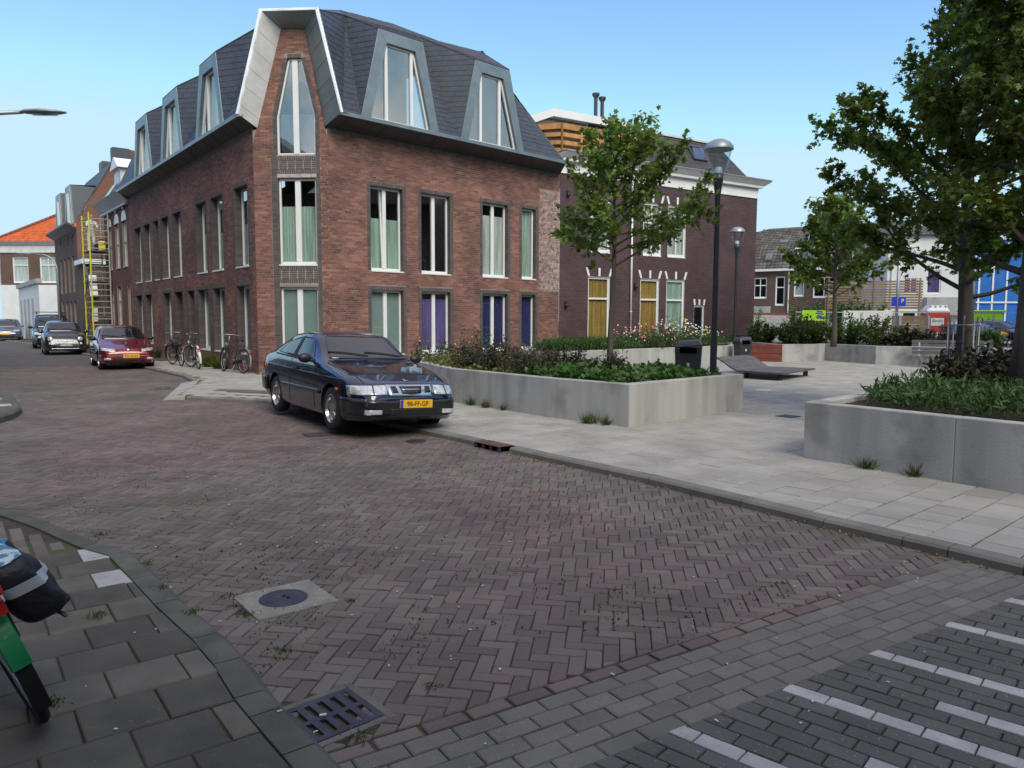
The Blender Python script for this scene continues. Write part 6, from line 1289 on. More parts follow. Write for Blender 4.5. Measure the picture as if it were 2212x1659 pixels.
t = thing('corten_panel', 'rusty red corten steel panel set between the concrete walls at the back of the plaza', 'steel panel', (9.4, 27.8, .1), R(-22)); m = MB(); m.box((0, 0, .33), (1.15, .16, .66)); m.build('front_plate', 'corten', t, bevel=.01)
for k in range(3): m = MB(); m.box((0, -.085, .15+k*.2), (1.1, .02, .02)); m.build('weld_line', 'ridge', t)
# ---------------------------------------------------------------- foliage
def leafmesh(mb, p, d, up, L, W, shape=0):
    s = d.cross(up); s = s.normalized() if s.length > 1e-4 else d.orthogonal().normalized()
    nrm = s.cross(d)
    if shape == 0: vs = [p, p+d*L*.35+s*W*.5+nrm*L*.05, p+d*L, p+d*L*.35-s*W*.5+nrm*L*.05]; fs = [(0, 1, 2), (0, 2, 3)]
    elif shape == 1:   # lobed leaf
        vs = [p, p+d*L*.15+s*W*.55, p+d*L*.45+s*W*.28, p+d*L*.62+s*W*.58, p+d*L*.68+s*W*.16, p+d*L*1.0, p+d*L*.68-s*W*.16, p+d*L*.62-s*W*.58, p+d*L*.45-s*W*.28, p+d*L*.15-s*W*.55]
        vs = [v+nrm*(-.10*L*((v-p).dot(s)/W)**2*4) for v in vs]; fs = [(0, 1, 2), (0, 2, 4, 5, 6, 8), (2, 3, 4), (6, 7, 8), (0, 8, 9)]
    else: vs = [p-s*W*.5, p+s*W*.5, p+d*L]; fs = [(0, 1, 2)]
    mb.add(vs, fs)
def rv(): 
    while True:
        v = Vector((random.uniform(-1, 1), random.uniform(-1, 1), random.uniform(-1, 1)))
        if .05 < v.length < 1: return v.normalized()
def tree(label, base, H, clear, rad, tr, nb, seed, mat, leaf=.11, dens=1., tl=1.0, skew=(0, 0), name='broadleaf_tree', lean=0, only=None, curve=1):
    random.seed(seed); t = thing(name, label, 'tree', base, world=False); top = Vector((lean, 0, H))
    tp = [Vector((0, 0, 0))]; 
    for i in range(1, 10): u = i/9; tp.append(Vector((lean*u+.05*math.sin(u*5+seed)*H*.15, .05*math.cos(u*4+seed)*H*.1, H*.96*u)))
    m = MB(); m.tube(tp, [tr*(1.15 if i == 0 else 1)*(1-.85*(i/9)**1.1) for i in range(10)], 12); m.build('trunk', 'bark', t, smooth=True)
    def tpos(z): u = z/(H*.96)*9; i = int(min(8, max(0, u))); return tp[i].lerp(tp[i+1], min(1, u-i))
    bm_ = MB(); lm = MB(); 
    for b in range(nb):
        u = (b+.5)/nb; z = clear+(H*.97-clear)*u**.9; az = b*2.39996+random.uniform(-.4, .4); ln = rad(u)*random.uniform(.72, 1.12); el = R(random.uniform(8, 30)+38*u*u)
        d = Vector((math.cos(az)*math.cos(el), math.sin(az)*math.cos(el), math.sin(el))); ln *= 1+skew[0]*d.x+skew[1]*d.y
        p0 = tpos(z); pts = [p0]; n = 6; dd = d.copy()
        for i in range(n): dd = (dd+rv()*.16+Vector((0, 0, .06))).normalized(); pts.append(pts[-1]+dd*ln/n)
        bm_.tube(pts, [max(.005, tr*.35*(1-u*.6)*(1-i/n*.9)) for i in range(n+1)], 5)
        k = max(2, int(ln/.15))
        for j in range(k*3):
            f = random.uniform(.18, 1)**.8; q = f*n; i = int(min(n-1, q)); o = pts[i].lerp(pts[i+1], q-i); td = (dd*.6+rv()*.9+Vector((0, 0, .15))).normalized(); tw = random.uniform(.14, .42)*tl*(1.15-.4*f)
            e = o+td*tw; 
            if j % 2 == 0: bm_.tube([o, e], [.006, .003], 3, cap=False)
            for l_ in range(int(random.uniform(5, 10)*dens)):
                c = o.lerp(e, random.uniform(.2, 1.1))+rv()*random.uniform(0, .10); ld = (td*.5+rv()*.8-Vector((0, 0, .35))).normalized(); L = leaf*random.uniform(.55, 1.2)
                leafmesh(lm, c, ld, (rv()*.9+Vector((0, 0, 1))).normalized(), L, L*.95, 1)
    bm_.build('branches', 'bark', t, kind=None); lm.build('crown', mat, t); return t
def bush(label, c, rx, ry, rz, n, leaf, mat, seed=0, name='shrub', cat='shrub', shape=0, stems=14, group=None, ww=.5, flower=None, rz_=0, parts=True):
    random.seed(seed+11); t = thing(name, label, cat, c, rz_, group=group); lm = MB(); st = MB(); ends = []
    for i in range(stems):
        a = random.uniform(0, 2*math.pi); rr = math.sqrt(random.random()); e = Vector((rx*rr*math.cos(a), ry*rr*math.sin(a), rz*(1-.45*rr*rr)*random.uniform(.65, 1.1))); b = Vector((e.x*.4, e.y*.4, 0)); mid = b.lerp(e, .5)+rv()*.04; st.tube([b, mid, e], [.006, .005, .002], 3, cap=False); ends.append((b, mid, e))
    for i in range(n):
        b, mid, e = random.choice(ends); u = random.uniform(.12, 1.03); o = (b.lerp(mid, u*2) if u < .5 else mid.lerp(e, u*2-1))+rv()*random.uniform(0, .10+.12*rx*.4); o.z = max(.01, o.z)
        d = (rv()+Vector((o.x, o.y, .35))*.5).normalized(); L = leaf*random.uniform(.6, 1.25); leafmesh(lm, o, d, (rv()*.8+Vector((0, 0, 1))).normalized(), L, L*ww, shape)
    st.build('stems', 'bark', t); lm.build('leaves', mat, t)
    if flower:
        fm, nf, fs = flower; m = MB()
        for i in range(nf):
            b, mid, e = random.choice(ends); o = e+rv()*.06+Vector((0, 0, .02)); nn = (rv()*.6+Vector((-.2, -.8, .5))).normalized(); a = nn.orthogonal().normalized(); bb = nn.cross(a); m.add([o+(a*math.cos(k*1.047)+bb*math.sin(k*1.047))*fs*(1 if k % 2 else .8) for k in range(6)]+[o+nn*fs*.3], [(k, (k+1) % 6, 6) for k in range(6)])
        m.build('flowers', fm, t)
    return t
def cover(name, label_, poly, z, n, leaf, mat, hmin, hmax, seed, shape=0, ww=.4, blade=False, clump=1):
    random.seed(seed); xs_ = [p[0] for p in poly]; ys_ = [p[1] for p in poly]; lm = MB(); k = 0
    while k < n:
        x, y = random.uniform(min(xs_), max(xs_)), random.uniform(min(ys_), max(ys_))
        if not inpoly(x, y, poly): continue
        k += 1; hh = hmin+(hmax-hmin)*(.5+.5*noise.noise(Vector((x*1.3, y*1.3, seed))))*random.uniform(.5, 1.15)
        if blade: leafmesh(lm, Vector((x, y, z)), (Vector((0, 0, 1))+rv()*.35).normalized(), rv(), hh, leaf, 2)
        else:
            for q in range(clump): L = leaf*random.uniform(.6, 1.2); leafmesh(lm, Vector((x, y, z+hh*random.uniform(.35, 1)))+rv()*.03, (rv()+Vector((0, 0, .3))).normalized(), (rv()*.7+Vector((0, 0, 1))).normalized(), L, L*ww, shape)
    o = lm.build(name, mat, kind='stuff'); o['label'] = label_; o['category'] = 'ground cover'; return o
# trees
tree('slim young maple growing in the left planter between the brick building and the lamp post', (1.87, 14.15, .66), 4.35, 1.95, lambda u: (1.85-.9*u) if u < .7 else (1.05-2.2*(u-.7)), .065, 36, 5, 'leaf', leaf=.105, dens=.95, skew=(.28, 0), tl=1.0)
tree('maple with a tubular steel tree guard behind the right planter', (7.05, 11.75, .6), 9.5, 1.35, lambda u: float(np.interp(u, [0, .15, .22, .3, .46, .62, 1], [2.5, 2.7, 2.1, 1.15, .85, .6, .35])), .115, 104, 9, 'leaf', leaf=.10, dens=1.6, skew=(-.05, 0))
tree('large dark trunked maple at the right edge of the picture', (6.46, 9.45, .6), 9.5, 1.45, lambda u: float(np.interp(u, [0, .2, .4, .7, 1], [1.3, 1.6, 1.45, 1.1, .7])), .165, 96, 13, 'leafD', leaf=.09, dens=2.1, skew=(.2, .1))
tree('maple standing further back right of centre among the yellow green shrubs', (11.6, 26.5+.6, .7), 4.7, 1.75, lambda u: 2.4-1.2*u, .10, 44, 21, 'leaf', leaf=.13, dens=1.0)
# tree guard
t = thing('tree_guard', 'tubular steel tree guard around the trunk behind the right planter', 'tree guard', (7.02, 11.7, .6))
for k in range(9):
    a = 2*math.pi*k/9; x, y = .21*math.cos(a), .21*math.sin(a); m = MB(); m.tube([(x, y, 0), (x, y, 1.05)]+([(x*1.1, y*1.1, 1.12), (x*1.35, y*1.35, 1.14), (x*1.4, y*1.4, 1.06)] if k % 3 == 0 else []), .011, 6); m.build('upright_bar', 'steel', t, smooth=True)
for z in (.35, 1.0): m = MB(); m.tube([(.215*math.cos(a), .215*math.sin(a), z) for a in [2*math.pi*i/24 for i in range(25)]], .010, 6, cap=False); m.build('ring', 'steel', t, smooth=True)
# planting in the left planter
def shrink(P, f): cx = sum(p[0] for p in P)/len(P); cy = sum(p[1] for p in P)/len(P); return [(cx+(x-cx)*f, cy+(y-cy)*f) for x, y in P]
iv = [(1.55, 11.05), (.1, 12.8), (1.3, 14.2), (3.6, 12.85)]
cover('ivy_cover', 'bright green trailing ground cover at the front corner of the left planter', iv, .66, 4200, .10, 'ivy', .06, .32, 3, 1, .9)
cover('herb_cover', 'low green and yellowish herbs along the back of the left planter', [(.2, 12.6), (-1.25, 14.2), (-2.3, 17.2), (-1.6, 19.5), (-.4, 18.2), (1.6, 15.5), (1.4, 13.9)], .66, 3800, .09, 'olive', .03, .22, 4, 0, .5)
gd = 'dark wine coloured shrubs in the left planter'
for i, (x, y, r_, h_) in enumerate(((.35, 13.0, .45, .34), (1.0, 13.6, .5, .38), (-.2, 13.9, .5, .40), (1.65, 13.2, .42, .30), (-.75, 14.6, .45, .36), (.6, 14.6, .5, .4))):
    [bush][0](['wine dark low shrub in the left planter, nearest its front wall', 'wine dark low shrub at the foot of the slim young maple, left of its trunk', 'wine dark low shrub behind the front wall in the middle of the left planter', 'wine dark low shrub right of the young maple trunk beside the ivy', 'wine dark low shrub at the left end of the dark row in the left planter', 'wine dark shrub in the back row of the left planter'][i], (x, y, .66), r_, r_*.9, h_*1.5, 1500, .065, 'maroon', 40+i, group=gd, ww=.45, stems=40)
# roses and perennials in front of the right facade
gr_ = 'rose bushes along the right facade'
rl = ['rose bush with magenta flowers left of the purple curtained window', 'dark green rose bush under the purple curtained window', 'tall loose rose bush between purple and navy curtained windows', 'rose bush with one tall stem before the navy curtained windows', 'low rose bush right of the navy curtained windows']
for i, (s, e, h_) in enumerate(((1.7, 2.2, 1.15), (3.1, 1.5, 1.25), (4.3, 1.4, 1.3), (5.3, 1.5, 1.15), (7.0, 1.3, .9))):
    p = FR.P(s, e, .12); bush(rl[i], tuple(p), .62, .55, h_, 620, .085, 'maroon' if i % 2 else 'grassy', 60+i, group=gr_, ww=.6, stems=16, flower=('flowP', 10 if i == 0 else 3, .032))
cover('border_planting', 'green border plants at the foot of the right brick facade', [tuple(FR.P(.6, 2.4, 0))[:2], tuple(FR.P(.6, .3, 0))[:2], tuple(FR.P(9, .3, 0))[:2], tuple(FR.P(9, 1.8, 0))[:2]], .12, 3600, .09, 'grassy', .3, .75, 6, 0, .4)
# wild flower bed
fb = shrink(BKP, .9)
cover('flower_bed_foliage', 'tall wild flower foliage filling the back planter', [(7.9, 27.8), (1.6, 22.3), (.6, 23.3), (2.6, 26.7), (9.2, 31.2)], .66, 9000, .11, 'grassy', .12, .62, 8, 0, .3)
gw = 'flowering clumps in the back planter'
for i, (x, y, fm, h_) in enumerate(((4.6, 25.6, 'flowR', 1.0), (5.3, 26.2, 'flowW', 1.05), (6.0, 26.8, 'flowY', 1.0), (4.9, 25.2, 'flowP', .9), (6.7, 27.4, 'flowW', .9), (3.9, 25.1, 'flowP', .8), (5.7, 27.2, 'flowB', 1.1), (7.3, 28.0, 'flowY', .75))):
    bush('clump of %s wild flowers in the back planter, %s' % ({'flowR': 'red', 'flowW': 'white', 'flowY': 'yellow', 'flowP': 'pink', 'flowB': 'violet'}[fm], ['just right of the young maple trunk', 'in its middle', 'left of the dark litter bin', 'low at its front edge', 'near the lamp posts', 'left of the young maple trunk', 'tallest at its back', 'at its right end'][i]), (x, y, .66), .55, .5, h_, 520, .10, 'grassy', 80+i, name='flower_clump', cat='flowers', group=gw, ww=.28, stems=26, flower=(fm, 24, .032))
for k in range(14): pass
m = MB(); random.seed(5)
for i in range(90):
    u = random.random(); x, y = 3.6+4.2*u+random.uniform(-.5, .5), 24.6+3.7*u+random.uniform(-.3, .9); z = .9+random.uniform(0, .65); nn = (rv()*.5+Vector((-.2, -1, .3))).normalized(); a = nn.orthogonal().normalized(); b = nn.cross(a); o = Vector((x, y, z)); m.add([o+(a*math.cos(k*1.047)+b*math.sin(k*1.047))*.026 for k in range(6)], [(0, 1, 2, 3, 4, 5)])
fo = m.build('loose_flower_heads', 'flowW', kind='stuff'); fo['label'] = 'scattered white flower heads above the back planter'; fo['category'] = 'flowers'
cover('grass_clump', 'bright green grassy patch left of the flowers in the back planter', [(1.3, 22.3), (3.6, 24.3), (3.0, 25.6), (.8, 23.6)], .66, 2600, .03, 'ivy', .3, .6, 12, blade=True)
# planting in the right planter
pr_ = [(3.55, 8.75), (5.65, 5.5), (12, 10.4), (8.6, 13.2)]
cover('planter_herbs', 'dense green feathery plants filling the right planter', [(4.25, 9.0), (3.95, 8.25), (4.5, 7.35), (5.75, 5.55), (12, 10.4), (8.6, 13.1), (5.6, 10.4)], .68, 26000, .11, 'grassy', .08, .42, 14, 0, .28)
gm = 'wine dark shrubs in the right planter'
for i, (x, y, r_, h_) in enumerate(((6.4, 10.4, .5, .62), (7.1, 10.3, .5, .7), (7.7, 11.2, .6, .7), (5.85, 9.9, .35, .5), (7.2, 9.0, .5, .55), (8.3, 10.4, .6, .6))):
    bush(['wine dark shrub in front of the tree guard', 'wine dark shrub right of the tree guard', 'wine dark shrub behind the tree guard tree', 'small leafy dark shrub at the left end of the right planter planting', 'wine dark shrub at the foot of the large dark trunk', 'wine dark shrub at the right edge behind the large trunk'][i], (x, y, .66), r_, r_, h_*1.15, 1500, .085, 'maroon', 120+i, group=gm, ww=.6, stems=34)
for i, (x, y) in enumerate(((4.75, 9.15), (5.15, 9.35), (5.45, 9.7))):
    bush(['leafy seedling nearest the bare corner of the right planter', 'second leafy seedling from the bare corner of the right planter', 'third leafy seedling beside the dark shrubs of the right planter'][i], (x, y, .68), .14, .14, .30, 60, .12, 'grassy', 150+i, name='seedling', cat='plant', ww=.35, stems=5, group='seedlings in the right planter')
# shrub masses behind the plaza
gs = 'shrubs behind the back wall of the plaza'
for i, (x, y, r_, h_, mm) in enumerate(((10.9, 29.2, .8, 1.15, 'olive'), (11.9, 29.6, .9, 1.25, 'olive'), (12.8, 28.9, .9, 1.2, 'ivy'), (13.6, 28.2, .8, 1.25, 'olive'), (14.5, 27.7, .7, .8, 'maroon'), (15.6, 27.2, .8, .75, 'maroon'), (16.9, 26.7, .7, .7, 'grassy'), (10.2, 30.6, .6, 1.0, 'olive'), (18.6, 26.4, .8, .6, 'grassy'), (20.5, 26.2, .8, .6, 'maroon'))):
    bush(['yellow green shrub right of the corten panel', 'broad yellow green shrub below the lime banner', 'fresh green shrub under the back maple', 'tall olive shrub between back maple and white garden wall', 'dark shrub at the left end of the bench', 'dark shrub behind the bench', 'green shrub behind the right part of the bench', 'pale shrub beside the dark conifer', 'green shrub before the parked cars', 'dark shrub at the far right of the back wall'][i], (x, y, .66), r_, r_*.8, h_, 2200, .13, mm, 170+i, group=gs, ww=.5, stems=40)
bush('dense dark evergreen shrub at the right end of the painted house', (10.55, 33.2, .1), .75, .7, 2.3, 2600, .12, 'leafD', 200, ww=.5, stems=70)
bush('thin upright shrub in front of the far terrace houses', (13.6, 36.5, .1), .35, .35, 2.7, 500, .16, 'leafD', 201, ww=.5, stems=14)
bush('light green climbing bush spilling over the white garden wall', (17.1, 37.5, 1.2), 1.9, .6, 1.5, 2200, .18, 'ivy', 202, ww=.6, stems=60)
bush('bright green bush left of the back maple above the banner', (14.4, 36.5, .8), 1.0, .8, 1.9, 1400, .18, 'ivy', 203, ww=.6, stems=40)
# weeds
gwd = 'weed tufts growing along walls and kerbs'; rw = random.Random(4)
def weeds(spots, label, seed, z=0, hh=.12, n=26, w=.012):
    random.seed(seed)
    for (x, y, k, lb) in spots:
        m = MB()
        for i in range(int(n*k*3)): a = Vector((x+random.gauss(0, .032*k), y+random.gauss(0, .032*k), z)); leafmesh(m, a, (Vector((0, 0, 1))+rv()*.9).normalized(), rv(), hh*random.uniform(.3, 1.0)*(.6+.4*k), w*.55*(1+hh*3), 2 if i % 2 else 0)
        o = m.build('weed_tuft', 'weed'); tag(o, lb, 'weed', gwd)
weeds([(1.15, 11.12, 1.6, 'green weeds at the foot of the left planter near its corner'), (1.4, 10.95, 1, 'small weeds beside the larger tuft near the corner of the left planter'), (-.72, 13.45, 1.5, 'upright weeds at the planter foot right of the blue car'), (-.45, 13.1, 1.3, 'spreading weeds at the planter foot a step right of the blue car'), (-.15, 12.7, .8, 'tiny weeds in the middle of the left planter front'), (3.72, 7.78, .9, 'weed tuft at the foot of the right planter'), (4.02, 7.38, .8, 'tiny weed tuft near the right planter panel joint')], '', 5, .12, .2)
weeds([(-1.65, 4.27, .9, 'weed tuft at the left corner of the manhole slab'), (-1.56, 4.12, .8, 'weed tuft along the left edge of the manhole slab'), (-1.45, 4.0, .9, 'small weed at the lower left of the manhole slab'), (-.93, 4.2, .5, 'moss tuft at the right corner of the manhole slab'), (-.6, 2.8, .8, 'weed tuft below the drain grate'), (-1.12, 3.55, .9, 'weed tuft between manhole and drain grate'), (-.35, 3.2, .6, 'dry tuft right of the drain grate')], '', 6, 0, .035, 22)
weeds([(-1.72, 3.93, .8, 'grass tuft in the joint beside the left kerb'), (-2.05, 4.28, .7, 'grass tuft in the kerb joint further up'), (-2.2, 3.86, .9, 'grass in the wide joint of the old tiles'), (-1.88, 2.95, .8, 'mossy tuft in a tile joint near the bottom'), (-2.35, 4.72, .6, 'grass tuft by the upper white tile'), (-3.0, 5.35, .9, 'moss clump at the bend of the left kerb')], '', 7, .045, .04, 22)
weeds([(-9.6, 23.9, 2.5, 'tall weeds at the wall foot between the second and third bicycle'), (-8.9, 22.95, 2.2, 'tall weeds at the wall foot left of the third bicycle'), (-13.9, 29.4, 2, 'weeds at the wall foot behind the red car')], '', 8, .12, .35, 60, .03)
# moss and tufts in joints of the near paving, fallen leaves and litter
random.seed(77); m = MB(); n_ = 0
for i in range(15000):
    y = 2.7+random.random()**1.5*7; x = random.uniform(-.62*y, .5*y)
    g_ = noise.noise(Vector((x*1.1, y*1.1, 3)))+.5*noise.noise(Vector((x*3, y*3, 9)))
    if g_ < .04: continue
    if (x-BP[0])*BDn.x+(y-BP[1])*BDn.y < .1: continue
    s_ = seg_side(x, y, KR); 
    if inpoly(x, y, PAVE) and y > 2.1: continue
    if x < 0 and seg_side(x, y, LKo)[1] < 0 and y < 7: continue
    # snap to a joint of the herringbone lattice
    lx = x*ch_+y*sh_; ly = -x*sh_+y*ch_; 
    if i % 2: lx = round(lx/Wb)*Wb
    else: ly = round(ly/Wb)*Wb
    X_, Y_ = lx*ch_-ly*sh_, lx*sh_+ly*ch_
    leafmesh(m, Vector((X_, Y_, -.006)), (Vector((0, 0, 1))+rv()*1.3).normalized(), rv(), random.uniform(.010, .030), .013, 0)
o = m.build('joint_moss', 'weed', kind='stuff'); o['label'] = 'yellow green moss and tiny weeds in the road joints'; o['category'] = 'moss'
m = MB(); random.seed(31)
for i in range(260):
    u = random.random(); k = random.choice(range(2, 8)) if i % 3 else 8; a, b = KR[k], KR[k+1]; t_ = random.random(); x, y = a[0]+(b[0]-a[0])*t_, a[1]+(b[1]-a[1])*t_; d = abs(random.gauss(.03, .04)); dx, dy = b[0]-a[0], b[1]-a[1]; L = math.hypot(dx, dy)
    leafmesh(m, Vector((x-dy/L*-d*-1*-1 if 0 else x+dy/L*-d, y-dx/L*-d, .006)), (rv()*1+Vector((0, 0, 0))).normalized(), Vector((0, 0, 1)), random.uniform(.015, .035), .018, 0)
o = m.build('fallen_leaves', M('dry_leaf', (.20, .17, .05), .8, isl=.4), kind='stuff'); o['label'] = 'small dry fallen leaves lying in the gutter along the right kerb'; o['category'] = 'leaves'
m = MB(); random.seed(12)
for i in range(150):
    y = 2.7+random.random()*7; x = random.uniform(-.6*y, .62*y); z = .079 if (inpoly(x, y, PAVE) and y > 2.1) else (.052 if x < 0 and seg_side(x, y, LKo)[1] < 0 and y < 7 else .008)
    m.box((x, y, z), (random.uniform(.006, .022), random.uniform(.004, .009), .003), random.uniform(0, 3))
o = m.build('litter_crumbs', 'wpaintD', kind='stuff'); o['label'] = 'tiny pale crumbs and cigarette ends scattered over the paving'; o['category'] = 'litter'
# ================================================================ street furniture on the square
def globe_lamp(label, base):
    t = thing('lamp_post', label, 'lamp post', base, group='lamp posts on the plaza'); t.scale = (.97, .97, .965); m = MB(); m.lathe([(.07, 0), (.07, 1.1), (.058, 1.25), (.052, 3.8), (.06, 4.15), (.10, 4.42), (.115, 4.55), (0, 4.56)], 20); m.build('pole', 'anthr', t, smooth=True)
    m = MB(); m.lathe([(.115, 4.55), (.17, 4.70), (.235, 4.92), (.27, 5.05)], 28); m.build('glass_bowl', 'lampglass', t, smooth=True); m = MB(); m.lathe([(.29, 5.03), (.285, 5.09), (.22, 5.17), (.12, 5.225), (0, 5.24)], 28); m.lathe([(.285, 5.03), (.15, 5.0), (0, 4.99)], 28); m.build('cap', 'steel', t, smooth=True)
    m = MB(); m.lathe([(.0, 4.70), (.07, 4.68), (.075, 4.56)], 14); m.build('lamp_socket', 'wpaint', t, smooth=True); m = MB(); m.box((.0, -.06, .75), (.07, .06, .3)); m.build('service_door', 'anthr', t, bevel=.005)
globe_lamp('tall dark lamp post with glass bowl standing behind the left planter, nearer and larger', (4.03, 15.0, .12)); globe_lamp('dark lamp post with glass bowl further back near the end of the painted house', (8.55, 28.9, .12))
def bin_(label, base, rz, s=1):
    t = thing('litter_bin', label, 'litter bin', base, rz, group='dark litter bins on the plaza'); prof = [(-.24, .12, .30), (-.26, .30, .95), (.16, .30, 1.02), (.22, .12, .30)]
    m = MB(); w_ = .24*s
    m.hexa([(-.24*s, -w_*.8, .1), (.24*s, -w_*.8, .1), (.24*s, w_*.8, .1), (-.24*s, w_*.8, .1), (-.28*s, -w_, .86*s), (.28*s, -w_, .92*s), (.28*s, w_, .92*s), (-.28*s, w_, .86*s)]); m.build('body', 'anthr', t, bevel=.05)
    m = MB(); m.hexa([(-.29*s, -w_*1.04, .84*s), (.29*s, -w_*1.04, .90*s), (.29*s, w_*1.04, .90*s), (-.29*s, w_*1.04, .84*s), (-.22*s, -w_*.85, .98*s), (.24*s, -w_*.85, 1.02*s), (.24*s, w_*.85, 1.02*s), (-.22*s, w_*.85, .98*s)]); m.build('hood', M('bin_grey', (.05, .06, .075), .4), t, bevel=.03)
    m = MB(); m.box((0, -w_*1.0, .80*s), (.34*s, .03, .13)); m.build('opening', 'hole', t); m = MB(); m.box((0, -w_*.97, .5*s), (.06, .012, .08)); m.build('emblem', 'wpaintD', t)
    m = MB(); m.box((0, 0, .05), (.3, .3, .12)); m.build('foot', 'black', t)
bin_('wide dark litter bin behind the ivy corner of the left planter', (4.0, 17.0, .12), R(-15), 1.08); bin_('narrow dark litter bin in front of the corten panel', (8.28, 27.0, .12), R(20), .92)
# wooden lounger
t = thing('plaza_lounger', 'low grey wooden slatted lounger with a raised curved back on the plaza', 'lounger', (5.97, 19.9, .12), world=True)
p1, p2, p3, p4 = [Vector(p) for p in ((5.97, 19.9, .33), (6.82, 18.8, .33), (8.44, 20.8, .33), (7.39, 21.56, .33))]
for k in range(11):
    a, b = k/11+.004, (k+1)/11-.010; m = MB(); c = [p1.lerp(p2, a), p1.lerp(p2, b), p4.lerp(p3, b), p4.lerp(p3, a)]; m.slab(c, (0, 0, -.045)); m.build('slat', 'wood', t)
bk_ = [p1, Vector((5.85, 20.15, .42)), Vector((5.78, 20.45, .52)), Vector((5.72, 20.8, .60)), Vector((5.62, 21.1, .61))]; bq = [p4, Vector((7.28, 21.75, .42)), Vector((7.2, 21.95, .52)), Vector((7.1, 22.15, .60)), Vector((7.0, 22.4, .62))]
for i in range(4):
    for h_ in (0, .5): 
        a, b = h_+.01, h_+.46; m = MB(); m.slab([bk_[i].lerp(bk_[i+1], a), bk_[i].lerp(bk_[i+1], b), bq[i].lerp(bq[i+1], b), bq[i].lerp(bq[i+1], a)], (0, 0, -.04)); m.build('back_slat', 'wood', t)
m = MB()
for u in (.1, .9):
    for v in (.15, .85): c = p1.lerp(p4, u).lerp(p2.lerp(p3, u), v); m.box((c.x, c.y, .2), (.1, .1, .16))
m.build('legs', 'black', t, kind='stuff')
# bench on the far wall
t = thing('plaza_bench', 'grey slatted wooden bench with backrest fixed to the far concrete wall', 'bench', (13.55, 25.15, .12), math.atan2(-1.05, 2.4)); 
for i, z in enumerate((.52, .64, .76, .88)): m = MB(); m.box((1.05, .12+.05*i, z-.05), (2.35, .03, .10)); m.build('back_slat', 'wood', t, bevel=.006)
for i in range(3): m = MB(); m.box((1.05, -.36+i*.15, .33), (2.45, .13, .045)); m.build('seat_slat', 'wood', t, bevel=.006)
for x in (.1, 2.0): m = MB(); m.box((x, -.2, .28), (.06, .5, .06)); m.box((x, -.1, .14), (.06, .08, .28)); m.box((x, .17, .55), (.05, .04, .5), rx=R(-14)); m.build('bracket', 'steel', t)
# parking sign and pole, fence, banner
t = thing('signpost', 'tall grey pole with two blue parking signs behind the plaza', 'signpost', (17.35, 34, .1)); m = MB(); m.tube([(0, 0, 0), (0, 0, 5.2)], .065, 10); m.build('pole', 'steel', t, smooth=True)
for dx, w_ in ((.19, .30), (-.17, .24)): 
    m = MB(); m.box((dx, -.08, 2.33), (w_, .02, .42)); p = m.build('sign_plate', M('parking_blue', (.015, .05, .42), .4), t)
    if dx > 0: text_mesh('P', .26, 'wpaint', p, Matrix.Translation((dx, -.095, 2.36)) @ Matrix.Rotation(math.pi/2, 4, 'X'))
t = thing('lamp_pole', 'slender blue grey pole before the lime green container', 'pole', (22.0, 36, .1)); m = MB(); m.tube([(0, 0, 0), (0, 0, 5.5)], .06, 10); m.build('pole', 'steel', t, smooth=True)
t = thing('mesh_fence', 'thin galvanised temporary fence running behind the back wall planting', 'fence', (12.4, 33, .1))
for k in range(8):
    x0 = k*1.45; m = MB(); m.tube([(x0+.03, 0, 0), (x0+.03, 0, 1.85), (x0+1.42, 0, 1.83), (x0+1.42, 0, 0)], .021, 6); pnl = m.build('fence_panel', 'steel', t)
    m = MB()
    for i in range(10): m.tube([(x0+.1+i*.137, 0, .1), (x0+.1+i*.137, 0, 1.83)], .003, 3, cap=False)
    for z in (.6, 1.2): m.tube([(x0+.05, 0, z), (x0+1.4, 0, z)], .003, 3, cap=False)
    m.build('wire_mesh', 'steel', pnl)
t = thing('banner', 'lime green banner with a dark violet figure hanging on the temporary fence', 'banner', (13.18, 32.93, 1.8)); m = MB(); m.box((0, 0, 0), (1.02, .012, .46)); m.build('cloth', 'lime', t); vb = M('violet_print', (.05, .04, .28), .6)
m = MB()
for z, w_ in ((.17, .26), (.08, .36), (-.02, .22), (-.09, .34)): m.box((.26, -.01, z), (w_, .006, .06), ry=R(8))
m.build('printed_figure', vb, t)
# white garden wall, plank fence, concrete wall
t = thing('garden_wall', 'white rendered garden wall below the climbing bush', 'wall', (16.7, 36, 0)); m = MB(); m.box((.25, 0, 1.0), (2.3, .2, 2.1)); m.build('wall', 'render', t, bevel=.01)
t = thing('plank_fence', 'low brown concrete plank fence left of the red portable toilet', 'fence', (19.5, 39.5, 0))
for k in range(8): m = MB(); m.box((.9, 0, .15+k*.225), (3.0, .08, .215)); m.build('plank', 'woodB', t)
for x in (-.6, .8, 2.3): m = MB(); m.box((x, -.06, .92), (.12, .12, 1.85)); m.build('post', 'rendG', t)
t = thing('slatted_screen', 'horizontal brown wooden slat screen on the roof terrace of the far terrace houses', 'screen', (20.4, 43.5, 2.3))
for k in range(11): m = MB(); m.box((.4, 0, k*.15), (5.2, .03, .105), R(-12)); m.build('slat', 'woodB', t)
for x in (-2, .4, 2.8): m = MB(); m.box((x, .05+x*-.2, .4), (.08, .06, 2.6)); m.build('post', 'woodB', t)
